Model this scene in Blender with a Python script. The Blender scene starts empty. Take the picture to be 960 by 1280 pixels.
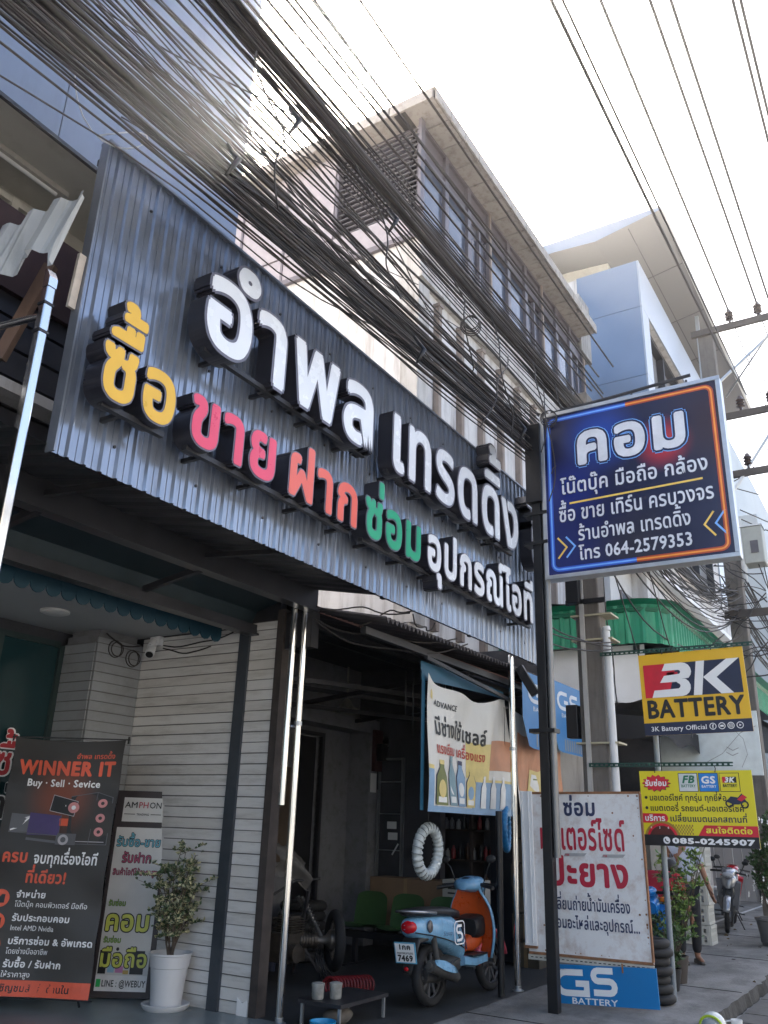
import bpy, bmesh, math, random
from math import sin, cos, pi, radians, hypot
from mathutils import Vector, Matrix, noise as mnoise
random.seed(7)
SC = bpy.context.scene
COL = SC.collection

# ------------------------------------------------------------------ camera, sky, sun, exposure
CAM_Z = 1.6
yaw, pitch, roll = 1.00505602, 0.355336482, 0.0332814802
fw = Vector((sin(yaw)*cos(pitch), cos(yaw)*cos(pitch), sin(pitch)))
r0 = Vector((cos(yaw), -sin(yaw), 0)); u0 = r0.cross(fw)
rt = cos(roll)*r0 + sin(roll)*u0; up = -sin(roll)*r0 + cos(roll)*u0
cd = bpy.data.cameras.new('camera'); cam = bpy.data.objects.new('camera', cd); COL.objects.link(cam)
cam.matrix_world = Matrix(((rt.x, up.x, -fw.x, 0), (rt.y, up.y, -fw.y, 0), (rt.z, up.z, -fw.z, CAM_Z), (0, 0, 0, 1)))
cd.sensor_fit = 'VERTICAL'; cd.sensor_height = 24; cd.lens = 24*1053.54/1280
cd.clip_start = 0.05; cd.clip_end = 3000
SC.camera = cam

SUN = Vector((0.57, 0.43, 0.70)).normalized()
elev = math.asin(SUN.z); azim = math.atan2(SUN.x, SUN.y)
w = bpy.data.worlds.new('World'); SC.world = w; w.use_nodes = True
nt = w.node_tree; bg = nt.nodes['Background']
sky = nt.nodes.new('ShaderNodeTexSky'); sky.sky_type = 'NISHITA'; sky.sun_disc = False
sky.sun_elevation = elev; sky.sun_rotation = azim; sky.air_density = 1.0; sky.dust_density = 4.0; sky.ozone_density = 1.0
nt.links.new(sky.outputs[0], bg.inputs[0]); bg.inputs[1].default_value = 0.095
sl = bpy.data.lights.new('sun', 'SUN'); sl.energy = 5.0; sl.angle = radians(0.5); sl.color = (1, .95, .86)
so = bpy.data.objects.new('sun', sl); COL.objects.link(so); so.location = SUN*60
so.rotation_euler = SUN.to_track_quat('Z', 'Y').to_euler()
SC.view_settings.view_transform = 'Standard'; SC.view_settings.look = 'None'
SC.view_settings.gamma = 1; SC.view_settings.use_curve_mapping = False
SC.view_settings.exposure = 2.55
SC.cycles.max_bounces = 8; SC.cycles.use_denoising = True
SC.cycles.sample_clamp_indirect = 8

# ------------------------------------------------------------------ materials
def L(h):
    if not isinstance(h, str): return tuple(h)
    c = [int(h[i:i+2], 16)/255 for i in (0, 2, 4)]
    return tuple(x/12.92 if x <= .04045 else ((x+.055)/1.055)**2.4 for x in c)
_M = {}
def mat(name, col, rough=.6, metal=0., var=.12, scale=6., bump=0., stretch=(1, 1, 1), stain=None, stain_amt=.5, stain_scale=(2, 2, .35), coat=0., spec=.5, trans=0., fine=0.):
    """procedural principled: base colour broken up by noise, optional streaky stain, optional bump"""
    if name in _M: return _M[name]
    m = bpy.data.materials.new(name); m.use_nodes = True
    t = m.node_tree; b = t.nodes['Principled BSDF']; N = t.nodes.new; K = t.links.new
    col = L(col)
    tc = N('ShaderNodeTexCoord'); mp = N('ShaderNodeMapping'); mp.inputs['Scale'].default_value = stretch
    K(tc.outputs['Object'], mp.inputs[0])
    nz = N('ShaderNodeTexNoise'); nz.inputs['Scale'].default_value = scale; nz.inputs['Detail'].default_value = 6; nz.inputs['Roughness'].default_value = .6
    K(mp.outputs[0], nz.inputs[0])
    rp = N('ShaderNodeValToRGB'); e = rp.color_ramp.elements
    e[0].position = .3; e[1].position = .7
    e[0].color = (*[c*(1-var) for c in col], 1); e[1].color = (*[min(1, c*(1+var)) for c in col], 1)
    K(nz.outputs[0], rp.inputs[0]); out = rp.outputs[0]
    if stain is not None:
        mp2 = N('ShaderNodeMapping'); mp2.inputs['Scale'].default_value = stain_scale; K(tc.outputs['Object'], mp2.inputs[0])
        n2 = N('ShaderNodeTexNoise'); n2.inputs['Scale'].default_value = 3; n2.inputs['Detail'].default_value = 8; n2.inputs['Roughness'].default_value = .7
        K(mp2.outputs[0], n2.inputs[0])
        r2 = N('ShaderNodeValToRGB'); r2.color_ramp.elements[0].position = .48; r2.color_ramp.elements[1].position = .72
        r2.color_ramp.elements[0].color = (0, 0, 0, 1); r2.color_ramp.elements[1].color = (stain_amt,)*3 + (1,)
        K(n2.outputs[0], r2.inputs[0])
        mx = N('ShaderNodeMix'); mx.data_type = 'RGBA'; K(r2.outputs[0], mx.inputs[0]); K(out, mx.inputs[6]); mx.inputs[7].default_value = (*L(stain), 1)
        out = mx.outputs[2]
    K(out, b.inputs['Base Color'])
    mr = N('ShaderNodeMapRange'); mr.inputs[3].default_value = max(0, rough-.1*min(1, rough*3)); mr.inputs[4].default_value = min(1, rough+.1)
    K(nz.outputs[0], mr.inputs[0]); K(mr.outputs[0], b.inputs['Roughness'])
    b.inputs['Metallic'].default_value = metal; b.inputs['Coat Weight'].default_value = coat
    b.inputs['Specular IOR Level'].default_value = spec; b.inputs['Transmission Weight'].default_value = trans
    if bump:
        n3 = N('ShaderNodeTexNoise'); n3.inputs['Scale'].default_value = fine or scale*6; n3.inputs['Detail'].default_value = 5; K(mp.outputs[0], n3.inputs[0])
        bp = N('ShaderNodeBump'); bp.inputs['Strength'].default_value = bump; bp.inputs['Distance'].default_value = .02
        K(n3.outputs[0], bp.inputs['Height']); K(bp.outputs[0], b.inputs['Normal'])
    _M[name] = m; return m

def printmat(name, base, blobs, rough=.35, var=.05):
    """printed artwork: base colour with soft blobs of colour [(centre xyz, radius, colour)] in object space"""
    m = bpy.data.materials.new(name); m.use_nodes = True
    t = m.node_tree; b = t.nodes['Principled BSDF']; N = t.nodes.new; K = t.links.new
    tc = N('ShaderNodeTexCoord'); rgb = N('ShaderNodeRGB'); rgb.outputs[0].default_value = (*L(base), 1); out = rgb.outputs[0]
    for c, r, col in blobs:
        vs = N('ShaderNodeVectorMath'); vs.operation = 'DISTANCE'; K(tc.outputs['Object'], vs.inputs[0]); vs.inputs[1].default_value = c
        mr = N('ShaderNodeMapRange'); mr.interpolation_type = 'SMOOTHSTEP'; mr.inputs[1].default_value = r; mr.inputs[2].default_value = r*.08; K(vs.outputs['Value'], mr.inputs[0])
        mx = N('ShaderNodeMix'); mx.data_type = 'RGBA'; K(mr.outputs[0], mx.inputs[0]); K(out, mx.inputs[6]); mx.inputs[7].default_value = (*L(col), 1); out = mx.outputs[2]
    K(out, b.inputs['Base Color']); b.inputs['Roughness'].default_value = rough
    return m

def glassmat(name, col, rough=.05):
    return mat(name, col, rough, 0, .05, 3, spec=.8)

# ------------------------------------------------------------------ glyphs (built-in font, own layout for Thai marks)
_G = {}
def _txt(body, off=0., res=3, ext=0.):
    cu = bpy.data.curves.new('glyph', 'FONT'); cu.body = body; cu.size = 1; cu.offset = off; cu.resolution_u = res; cu.extrude = ext
    o = bpy.data.objects.new('glyph', cu); COL.objects.link(o)
    bpy.context.view_layer.update()
    me = bpy.data.meshes.new_from_object(o.evaluated_get(bpy.context.evaluated_depsgraph_get()))
    v = [tuple(x.co) for x in me.vertices]; f = [tuple(p.vertices) for p in me.polygons]
    bpy.data.objects.remove(o); bpy.data.curves.remove(cu); bpy.data.meshes.remove(me)
    return v, f
_A = {}
def adv(c):
    if c not in _A:
        if c == ' ': _A[c] = .28
        else:
            a = max(x[0] for x in _txt('|')[0]); _A[c] = max(x[0] for x in _txt(c+'|')[0]) - a
    return _A[c]
def glyph(c, off, res=3, ext=0.):
    k = (c, off, res, ext)
    if k not in _G:
        v, f = _txt(c, off, res, ext)
        if not ext:                                  # overlapping contours (some Thai glyphs): each island a hair apart
            p = list(range(len(v)))
            def root(i):
                while p[i] != i: p[i] = p[p[i]]; i = p[i]
                return i
            for q in f:
                for i in q[1:]: p[root(i)] = root(q[0])
            rs = {}
            for i in range(len(v)): rs.setdefault(root(i), len(rs))
            if c in 'ลสีื':                          # contours overlap inside one island: every face on its own hair-thin level
                v, f = [(v[i][0], v[i][1], k_*3e-6) for k_, q in enumerate(f) for i in q], f
                n = 0; g = []
                for q in f: g.append(tuple(range(n, n+len(q)))); n += len(q)
                f = g
            else: v = [(x[0], x[1], rs[root(i)]*.00004) for i, x in enumerate(v)]
        _G[k] = (v, f)
    return _G[k]
UPPER = '\u0e31\u0e34\u0e35\u0e36\u0e37\u0e47\u0e4d'; TONE = '\u0e48\u0e49\u0e4a\u0e4b\u0e4c'; LOWER = '\u0e38\u0e39\u0e3a'
TALL = 'ปฝฟ'
def layout(s, wgt=0., track=0.):
    """[(char, x, dy, cluster)], width"""
    out = []; x = 0.; base = ''; hasup = False; cl = -1
    for i, c in enumerate(s):
        nx = s[i+1] if i+1 < len(s) else ''
        if c in UPPER or c in TONE or c in LOWER:
            dy = 0.; dx = 0.
            if c in UPPER or c in TONE: dy += wgt*1.3
            if c in UPPER: hasup = True
            if c in TONE and (hasup or nx == '\u0e33'): dy += .19+wgt*1.2
            if base in TALL and c not in LOWER: dx = -.13
            if c in TONE and nx == '\u0e33': dx -= .1
            out.append((c, x+dx, dy, cl))
        else:
            if c != '\u0e33': cl += 1
            if c != ' ': out.append((c, x, 0., cl))
            x += adv(c) + wgt*1.2 + track; base = c; hasup = False
    return out, x - track

def stamps(w):
    """small shifted copies that together make a bolder stroke, each a hair in front of the last"""
    if w < .004: return [(0, 0, 0)]
    n = 6 if w < .03 else 10
    return [(w*cos(2*pi*k/n), w*sin(2*pi*k/n), .00012*k) for k in range(n)]
class Fr:
    """a plane in space: origin, right, up; n points at the viewer"""
    def __init__(s, o, u, v):
        s.o = Vector(o); s.u = Vector(u).normalized(); s.v = Vector(v).normalized(); s.n = s.u.cross(s.v)
    def __call__(s, a, b, c=0.): return s.o + s.u*a + s.v*b + s.n*c

# ------------------------------------------------------------------ mesh builder
ORG = {}
class MB:
    def __init__(s): s.v = []; s.f = []; s.m = []
    def add(s, vs, fs, mi=0):
        n = len(s.v); s.v += [Vector(x) for x in vs]; s.f += [tuple(i+n for i in f) for f in fs]; s.m += [mi]*len(fs); return s
    def quad(s, a, b, c, d, mi=0): return s.add([a, b, c, d], [(0, 1, 2, 3)], mi)
    def poly(s, pts, mi=0): return s.add(pts, [tuple(range(len(pts)))], mi)
    def box(s, lo, hi, mi=0):
        x0, y0, z0 = lo; x1, y1, z1 = hi
        if x0 > x1: x0, x1 = x1, x0
        if y0 > y1: y0, y1 = y1, y0
        if z0 > z1: z0, z1 = z1, z0
        return s.add([(x0,y0,z0),(x1,y0,z0),(x1,y1,z0),(x0,y1,z0),(x0,y0,z1),(x1,y0,z1),(x1,y1,z1),(x0,y1,z1)],
                     [(3,2,1,0),(4,5,6,7),(0,1,5,4),(1,2,6,5),(2,3,7,6),(3,0,4,7)], mi)
    def fbox(s, F, a0, a1, b0, b1, c0, c1, mi=0):
        p = [F(a, b, c) for c in (c0, c1) for b in (b0, b1) for a in (a0, a1)]
        return s.add(p, [(0,2,3,1),(4,5,7,6),(0,1,5,4),(1,3,7,5),(3,2,6,7),(2,0,4,6)], mi)
    def bar(s, p, q, w, h, mi=0, upv=(0, 0, 1)):
        p = Vector(p); q = Vector(q); d = (q-p); l = d.length; d.normalize(); upv = Vector(upv)
        if abs(d.dot(upv)) > .98: upv = Vector((1, 0, 0))
        r = d.cross(upv).normalized(); u = r.cross(d)
        return s.fbox(Fr(p, d, r), 0, l, -w/2, w/2, -h/2, h/2, mi)
    def ring(s, c, a, b, n, ph=0.): return [c + a*cos(ph+2*pi*i/n) + b*sin(ph+2*pi*i/n) for i in range(n)]
    def loft(s, rings, mi=0, cap=True, close=False):
        n = len(rings[0]); k = len(rings); vs = [p for r in rings for p in r]; fs = []
        for j in range(k if close else k-1):
            a = j*n; b = ((j+1) % k)*n
            for i in range(n): fs.append((a+i, a+(i+1) % n, b+(i+1) % n, b+i))
        if cap and not close: fs.append(tuple(range(n-1, -1, -1))); fs.append(tuple(range((k-1)*n, k*n)))
        return s.add(vs, fs, mi)
    def tube(s, pts, r, n=8, mi=0, cap=True, close=False):
        pts = [Vector(p) for p in pts]; k = len(pts); rr = r if isinstance(r, (list, tuple)) else [r]*k; rings = []; pu = None
        for i, p in enumerate(pts):
            if close: d = pts[(i+1) % k]-pts[i-1]
            else: d = pts[min(i+1, k-1)]-pts[max(i-1, 0)]
            d.normalize()
            if pu is None: pu = d.orthogonal().normalized()
            pu = (pu - d*pu.dot(d)); pu = pu.normalized() if pu.length > 1e-6 else d.orthogonal().normalized()
            rings.append(s.ring(p, pu*rr[i], d.cross(pu)*rr[i], n))
        return s.loft(rings, mi, cap, close)
    def cyl(s, p, q, r, n=12, r2=None, mi=0): return s.tube([p, q], [r, r if r2 is None else r2], n, mi)
    def lathe(s, prof, c=(0, 0, 0), n=24, mi=0, ax=None, cap=True):
        c = Vector(c); ax = Vector(ax or (0, 0, 1)).normalized(); a = ax.orthogonal().normalized(); b = ax.cross(a)
        return s.loft([s.ring(c+ax*z, a*max(r, 1e-4), b*max(r, 1e-4), n) for r, z in prof], mi, cap)
    def torus(s, c, R, r, ax, n=32, k=10, mi=0, sq=1.):
        c = Vector(c); ax = Vector(ax).normalized(); a = ax.orthogonal().normalized(); b = ax.cross(a); rings = []
        for i in range(n):
            t = 2*pi*i/n; d = a*cos(t)+b*sin(t); rings.append(s.ring(c+d*R, d*r, ax*(r*sq), k))
        return s.loft(rings, mi, close=True)
    def sphere(s, c, r, n=14, k=9, mi=0):
        c = Vector(c); r = r if isinstance(r, (tuple, list, Vector)) else (r, r, r); rings = []
        for j in range(k+1):
            t = -pi/2+pi*j/k; q = max(cos(t), 1e-3)
            rings.append([c+Vector((r[0]*q*cos(2*pi*i/n), r[1]*q*sin(2*pi*i/n), r[2]*sin(t))) for i in range(n)])
        return s.loft(rings, mi)
    def prism(s, F, pts, c0, c1, mi=0):
        n = len(pts); A = [F(a, b, c0) for a, b in pts]; B = [F(a, b, c1) for a, b in pts]
        return s.add(A+B, [tuple(range(n-1, -1, -1)), tuple(range(n, 2*n))]+[(i, (i+1) % n, n+(i+1) % n, n+i) for i in range(n)], mi)
    def flat(s, F, pts, c=0., mi=0): return s.poly([F(a, b, c) for a, b in pts], mi)
    def rect(s, F, a0, a1, b0, b1, c=0., mi=0): return s.flat(F, [(a0, b0), (a1, b0), (a1, b1), (a0, b1)], c, mi)
    def disc(s, F, a, b, r, c=0., mi=0, n=28, rb=None): return s.flat(F, [(a+r*cos(2*pi*i/n), b+(rb or r)*sin(2*pi*i/n)) for i in range(n)], c, mi)
    def annulus(s, F, a, b, r0, r1, c=0., mi=0, n=28):
        vs = [F(a+r*cos(2*pi*i/n), b+r*sin(2*pi*i/n), c) for r in (r0, r1) for i in range(n)]
        return s.add(vs, [(i, n+i, n+(i+1) % n, (i+1) % n) for i in range(n)], mi)
    def stroke(s, F, pts, wd, c=0., mi=0, close=False):
        k = len(pts); Lp = []; Rp = []
        for i in range(k):
            a = pts[i-1] if (i or close) else pts[0]; b = pts[(i+1) % k] if (i < k-1 or close) else pts[-1]
            d1 = Vector((pts[i][0]-a[0], pts[i][1]-a[1])); d2 = Vector((b[0]-pts[i][0], b[1]-pts[i][1]))
            if d1.length < 1e-9: d1 = d2
            if d2.length < 1e-9: d2 = d1
            d1.normalize(); d2.normalize(); t = d1+d2
            if t.length < 1e-6: t = d1
            t.normalize(); nn = Vector((-t.y, t.x)); sc = 1/max(.4, nn.dot(Vector((-d1.y, d1.x))))
            Lp.append(F(pts[i][0]+nn.x*wd/2*sc, pts[i][1]+nn.y*wd/2*sc, c)); Rp.append(F(pts[i][0]-nn.x*wd/2*sc, pts[i][1]-nn.y*wd/2*sc, c))
        fs = [(i, k+i, k+(i+1) % k, (i+1) % k) for i in range(k if close else k-1)]
        return s.add(Lp+Rp, fs, mi)
    def text(s, F, st, a, b, size, wgt=0., c=0., mi=0, width=None, align='l', res=2, track=0., slant=0., track_w=None):
        lay, wd = layout(st, wgt if track_w is None else track_w, track); sx = size if width is None else width/wd; W = wd*sx
        a0 = a - (W/2 if align == 'c' else W if align == 'r' else 0)
        for ch, x, dy, _ in lay:
            v, f = glyph(ch, 0, res)
            for dx, dz, e in stamps(wgt): s.add([F(a0+(x+p[0]+dx+slant*p[1])*sx, b+(p[1]+dz+dy)*size, c+e+p[2]) for p in v], f, mi)
        return W
    def grid(s, fn, nu, nv, mi=0):
        vs = [fn(i/nu, j/nv) for j in range(nv+1) for i in range(nu+1)]
        return s.add(vs, [(j*(nu+1)+i, j*(nu+1)+i+1, (j+1)*(nu+1)+i+1, (j+1)*(nu+1)+i) for j in range(nv) for i in range(nu)], mi)
    def leaf(s, p, d, ln, wd, mi=0, mi2=None):
        d = Vector(d).normalized(); q = Vector((random.gauss(0, 1), random.gauss(0, 1), random.gauss(0, 1)))
        sd = d.cross(q); sd = sd.normalized() if sd.length > 1e-3 else d.orthogonal(); n = sd.cross(d)
        p = Vector(p); m = p+d*ln*.5
        s.add([p, m+sd*wd*.5+n*wd*.2, p+d*ln, m-sd*wd*.5+n*wd*.2], [(0, 1, 2), (0, 2, 3)], mi)
        if mi2 is not None:
            m2 = p+d*ln*.52+n*wd*.16
            s.add([p+d*ln*.12+n*.002, m2+sd*wd*.27+n*.003, p+d*ln*.8+n*.004, m2-sd*wd*.27+n*.003], [(0, 1, 2, 3)], mi2)
        return s
    def build(s, name, mats, parent=None, smooth=None, bevel=0., loc=None):
        me = bpy.data.meshes.new(name); o0 = ORG[parent.name] if parent else Vector(loc or (0, 0, 0))
        me.from_pydata([tuple(p-o0) for p in s.v], [], s.f)
        for m in (mats if isinstance(mats, (list, tuple)) else [mats]): me.materials.append(m)
        if len(me.materials) > 1: me.polygons.foreach_set('material_index', s.m)
        me.update()
        o = bpy.data.objects.new(name, me); COL.objects.link(o)
        if smooth:
            me.polygons.foreach_set('use_smooth', [True]*len(me.polygons))
            if smooth is not True: me.set_sharp_from_angle(angle=radians(smooth))
        if bevel:
            b = o.modifiers.new('bevel', 'BEVEL'); b.width = bevel; b.segments = 2; b.limit_method = 'ANGLE'; b.angle_limit = radians(50)
        if parent: o.parent = parent
        else: o.location = o0
        ORG[o.name] = o0
        return o
    def split(s, name, mats, parent, **kw):
        """each loose piece becomes a part of its own"""
        p = list(range(len(s.v)))
        def root(i):
            while p[i] != i: p[i] = p[p[i]]; i = p[i]
            return i
        for q in s.f:
            for i in q[1:]: p[root(i)] = root(q[0])
        gr = {}
        for f, mi in zip(s.f, s.m): gr.setdefault(root(f[0]), []).append((f, mi))
        for fl in gr.values():
            k = MB(); ids = sorted({i for f, _ in fl for i in f}); mp = {i: j for j, i in enumerate(ids)}
            k.v = [s.v[i] for i in ids]; k.f = [tuple(mp[i] for i in f) for f, _ in fl]; k.m = [mi for _, mi in fl]; k.build(name, mats, parent, **kw)
    def flip(s):
        s.f = [tuple(reversed(f)) for f in s.f]; return s
def tag(o, label, cat, group=None, kind=None):
    o['label'] = label; o['category'] = cat
    if group: o['group'] = group
    if kind: o['kind'] = kind
    return o
def thing(name, label, cat, loc=(0, 0, 0), group=None):
    o = bpy.data.objects.new(name, None); COL.objects.link(o); o.location = loc; ORG[o.name] = Vector(loc); o.empty_display_size = .1
    return tag(o, label, cat, group)
def place(o, loc, rz=0., rx=0., ry=0.): o.location = loc; o.rotation_euler = (rx, ry, rz); return o
def copytree(o, parent=None):
    c = o.copy(); COL.objects.link(c)
    if parent: c.parent = parent
    for ch in o.children: copytree(ch, c)
    return c
def struct(o, label=None):
    o['kind'] = 'structure'
    return o
FX = lambda x, y0=0., z0=0.: Fr((x, y0, z0), (0, -1, 0), (0, 0, 1))      # faces -X : right is -Y
FY = lambda y, x0=0., z0=0.: Fr((x0, y, z0), (1, 0, 0), (0, 0, 1))       # faces -Y (the street)
def circ(cx, cy, r, a0, a1, n=8): return [(cx+r*cos(radians(a0+(a1-a0)*i/n)), cy+r*sin(radians(a0+(a1-a0)*i/n))) for i in range(n+1)]
def rrect(a0, a1, b0, b1, r, n=5):
    return circ(a1-r, b1-r, r, 0, 90, n)+circ(a0+r, b1-r, r, 90, 180, n)+circ(a0+r, b0+r, r, 180, 270, n)+circ(a1-r, b0+r, r, 270, 360, n)
# ------------------------------------------------------------------ shared materials
CONC = mat('concrete_paving', (.19, .183, .172), .88, 0, .38, 1.7, bump=.5, fine=30, stain=(.06, .056, .052), stain_amt=.75, stain_scale=(.6, 1.1, 1))
ASPH = mat('asphalt', (.2, .195, .185), .9, 0, .2, 2, bump=.4, fine=70, stain=(.05, .05, .05), stain_scale=(.3, .3, 1))
EARTH = mat('earth', (.2, .18, .14), .95, 0, .3, .05)
TILE = mat('porch_tile', (.17, .2, .21), .35, 0, .2, 2.5, stain=(.08, .08, .07), stain_amt=.4, stain_scale=(1, 1, 1))
DARKFLOOR = mat('oily_floor', (.035, .037, .038), .6, 0, .45, 2.2, bump=.15, fine=14)
CLAD = mat('blue_grey_cladding', (.21, .245, .31), .3, .2, .1, .7, stain=(.16, .18, .22), stain_amt=.7, stain_scale=(1.5, 1.5, .25))
SOFFIT = mat('painted_soffit', (.5, .48, .42), .8, 0, .1, 1.2, stain=(.3, .27, .22), stain_amt=.5, stain_scale=(1, 1, 1))
PLASTER = mat('weathered_plaster', (.6, .585, .58), .85, 0, .08, 1.5, bump=.15, fine=12, stain=(.2, .165, .14), stain_amt=.75, stain_scale=(1.6, 1.6, .16))
PLASTER2 = mat('beige_plaster', (.47, .45, .43), .85, 0, .1, 1.5, stain=(.16, .13, .1), stain_amt=.8, stain_scale=(2, 2, .2))
PILA = mat('brown_pilaster', (.27, .22, .19), .85, 0, .25, 2, stain=(.12, .09, .07), stain_amt=.7, stain_scale=(3, 3, .3))
EAVE = mat('eave_panel', (.38, .35, .32), .75, 0, .12, 1.5, stain=(.14, .11, .085), stain_amt=.75, stain_scale=(2, 2, 2))
SEAM = mat('dark_joint', (.03, .028, .027), .8)
MULL = mat('grey_lilac_frame', (.15, .135, .15), .5, .2, .1)
GLS = mat('upper_window_glass', (.07, .085, .12), .06, 0, .2, .8, spec=.45)
GLSD = mat('dark_panel', (.055, .05, .06), .25, 0, .2, 1)
DKMET = mat('dark_metal', (.035, .035, .04), .45, .4, .2, 4)
BLKMET = mat('black_painted_steel', (.012, .012, .014), .4, .3, .2, 5)
GALV = mat('galvanised_steel', (.42, .44, .46), .38, .8, .12, 5)
CHROME = mat('chrome_steel', (.75, .74, .72), .09, 1., .04, 4)
PLANK = mat('white_plank', (.6, .585, .565), .55, 0, .04, 2.5, stain=(.27, .25, .22), stain_amt=.6, stain_scale=(.5, .5, 3.5))
PLANKB = mat('white_plank_b', (.56, .54, .515), .55, 0, .05, 2.5, stain=(.27, .25, .22), stain_amt=.6, stain_scale=(.5, .5, 3.5)); PLANKC = mat('white_plank_c', (.62, .605, .59), .5, 0, .04, 2.5, stain=(.3, .28, .25), stain_amt=.5, stain_scale=(.5, .5, 3.5))
PLANKG = mat('plank_groove', (.12, .11, .11), .8)
TEALGL = mat('green_tinted_glass', (.012, .04, .045), .06, 0, .2, .6, spec=.7)
TEALF = mat('blue_valance', (.008, .045, .07), .6, 0, .12, 3)
WHITE = mat('white_paint', (.72, .72, .72), .5, 0, .05, 3)
WHT = mat('white_print', (.8, .8, .8), .4, 0, .02)
BLK = mat('black_print', (.012, .012, .014), .45, 0, .05)
RUB = mat('cable_rubber', (.032, .027, .026), .6, 0, .2, 3)
TYRE = mat('tyre_rubber', (.015, .015, .016), .75, 0, .2, 8)
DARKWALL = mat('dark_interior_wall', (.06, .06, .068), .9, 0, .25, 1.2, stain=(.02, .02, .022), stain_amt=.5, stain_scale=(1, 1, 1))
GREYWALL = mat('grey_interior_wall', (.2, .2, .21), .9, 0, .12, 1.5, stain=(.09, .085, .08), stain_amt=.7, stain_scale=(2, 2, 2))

# ------------------------------------------------------------------ ground
m = MB(); m.quad((-600, -600, -.18), (600, -600, -.18), (600, 600, -.18), (-600, 600, -.18)); struct(m.build('ground', EARTH))
m = MB(); m.quad((-80, -9, -.13), (160, -9, -.13), (160, 2.1, -.13), (-80, 2.1, -.13)); struct(m.build('road', ASPH))
def sidewalk():
    m = MB(); random.seed(3); xs = [-40+i*2 for i in range(20)]+[i*.13 for i in range(260)]+[33.8+2*i for i in range(24)]
    for a, b in zip(xs, xs[1:]):
        ya = 2.1+.035*mnoise.noise(Vector((a*.9, 0, 0)))+.05*mnoise.noise(Vector((a*3, 3, 0)))+.04*mnoise.noise(Vector((a*9, 5, 0))); yb = 2.1+.035*mnoise.noise(Vector((b*.9, 0, 0)))+.05*mnoise.noise(Vector((b*3, 3, 0)))+.04*mnoise.noise(Vector((b*9, 5, 0)))
        m.quad((a, ya, 0), (b, yb, 0), (b, 5.5, 0), (a, 5.5, 0)); m.quad((a, ya-.03+.05*mnoise.noise(Vector((a*6, 9, 0))), -.14), (b, yb-.03+.05*mnoise.noise(Vector((b*6, 9, 0))), -.14), (b, yb, 0), (a, ya, 0), 1)
    m.quad((-40, 5.5, 0), (6.6, 5.5, 0), (6.6, 12, 0), (-40, 12, 0)); m.quad((11.2, 5.5, 0), (78, 5.5, 0), (78, 12, 0), (11.2, 12, 0))
    struct(m.build('sidewalk', [CONC, mat('kerb_face', (.05, .047, .043), .95, 0, .4, 6, bump=.6, fine=20)]))
    m = MB(); m.quad((6.6, 5.5, 0), (11.2, 5.5, 0), (11.2, 9, 0), (6.6, 9, 0)); m.quad((6.53, 4.0, .004), (11.3, 4.0, .004), (11.3, 8.6, .004), (6.53, 8.6, .004)); struct(m.build('shop_floor', DARKFLOOR))
    m = MB(); m.box((-2, 5.0, 0), (6.5, 7.7, .012)); struct(m.build('porch_floor', TILE))
    m = MB()
    for x in range(-10, 60, 3): m.box((x, 2.14, .001), (x+.012, 4, .005))
    m.quad((14, 4.05, .006), (40, 4.05, .006), (40, 4.13, .006), (14, 4.13, .006), 1)  # long pale line laid flat on the far pavement
    struct(m.build('pavement_joint', [SEAM, mat('pale_line', (.55, .55, .54), .8, 0, .2, 5)]))
    # gutter strip with a raised broken lip along the road edge
    m = MB()
    for i in range(60):
        a = 4+i*.5; y = 1.72+.03*mnoise.noise(Vector((a*.7, 7, 0)))
        m.box((a, y, -.13), (a+.485, 2.04, -.112+.012*mnoise.noise(Vector((a*3, 0, 1)))))
    struct(m.build('gutter', mat('gutter_concrete', (.1, .096, .09), .9, 0, .3, 4, bump=.4, fine=25)))
sidewalk()

def planks(m, F, a0, a1, z0, z1, pitch=.1, th=.015, g=.009):
    z = z0
    while z < z1-.002:
        t = min(z+pitch, z1); m.fbox(F, a0, a1, z, t-g*random.uniform(.7, 1.25), .0, th+random.uniform(-.0015, .0015), random.choice((0, 0, 2, 3))); m.fbox(F, a0, a1, t-g*1.3, t, -.004, .004, 1); z = t

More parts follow.
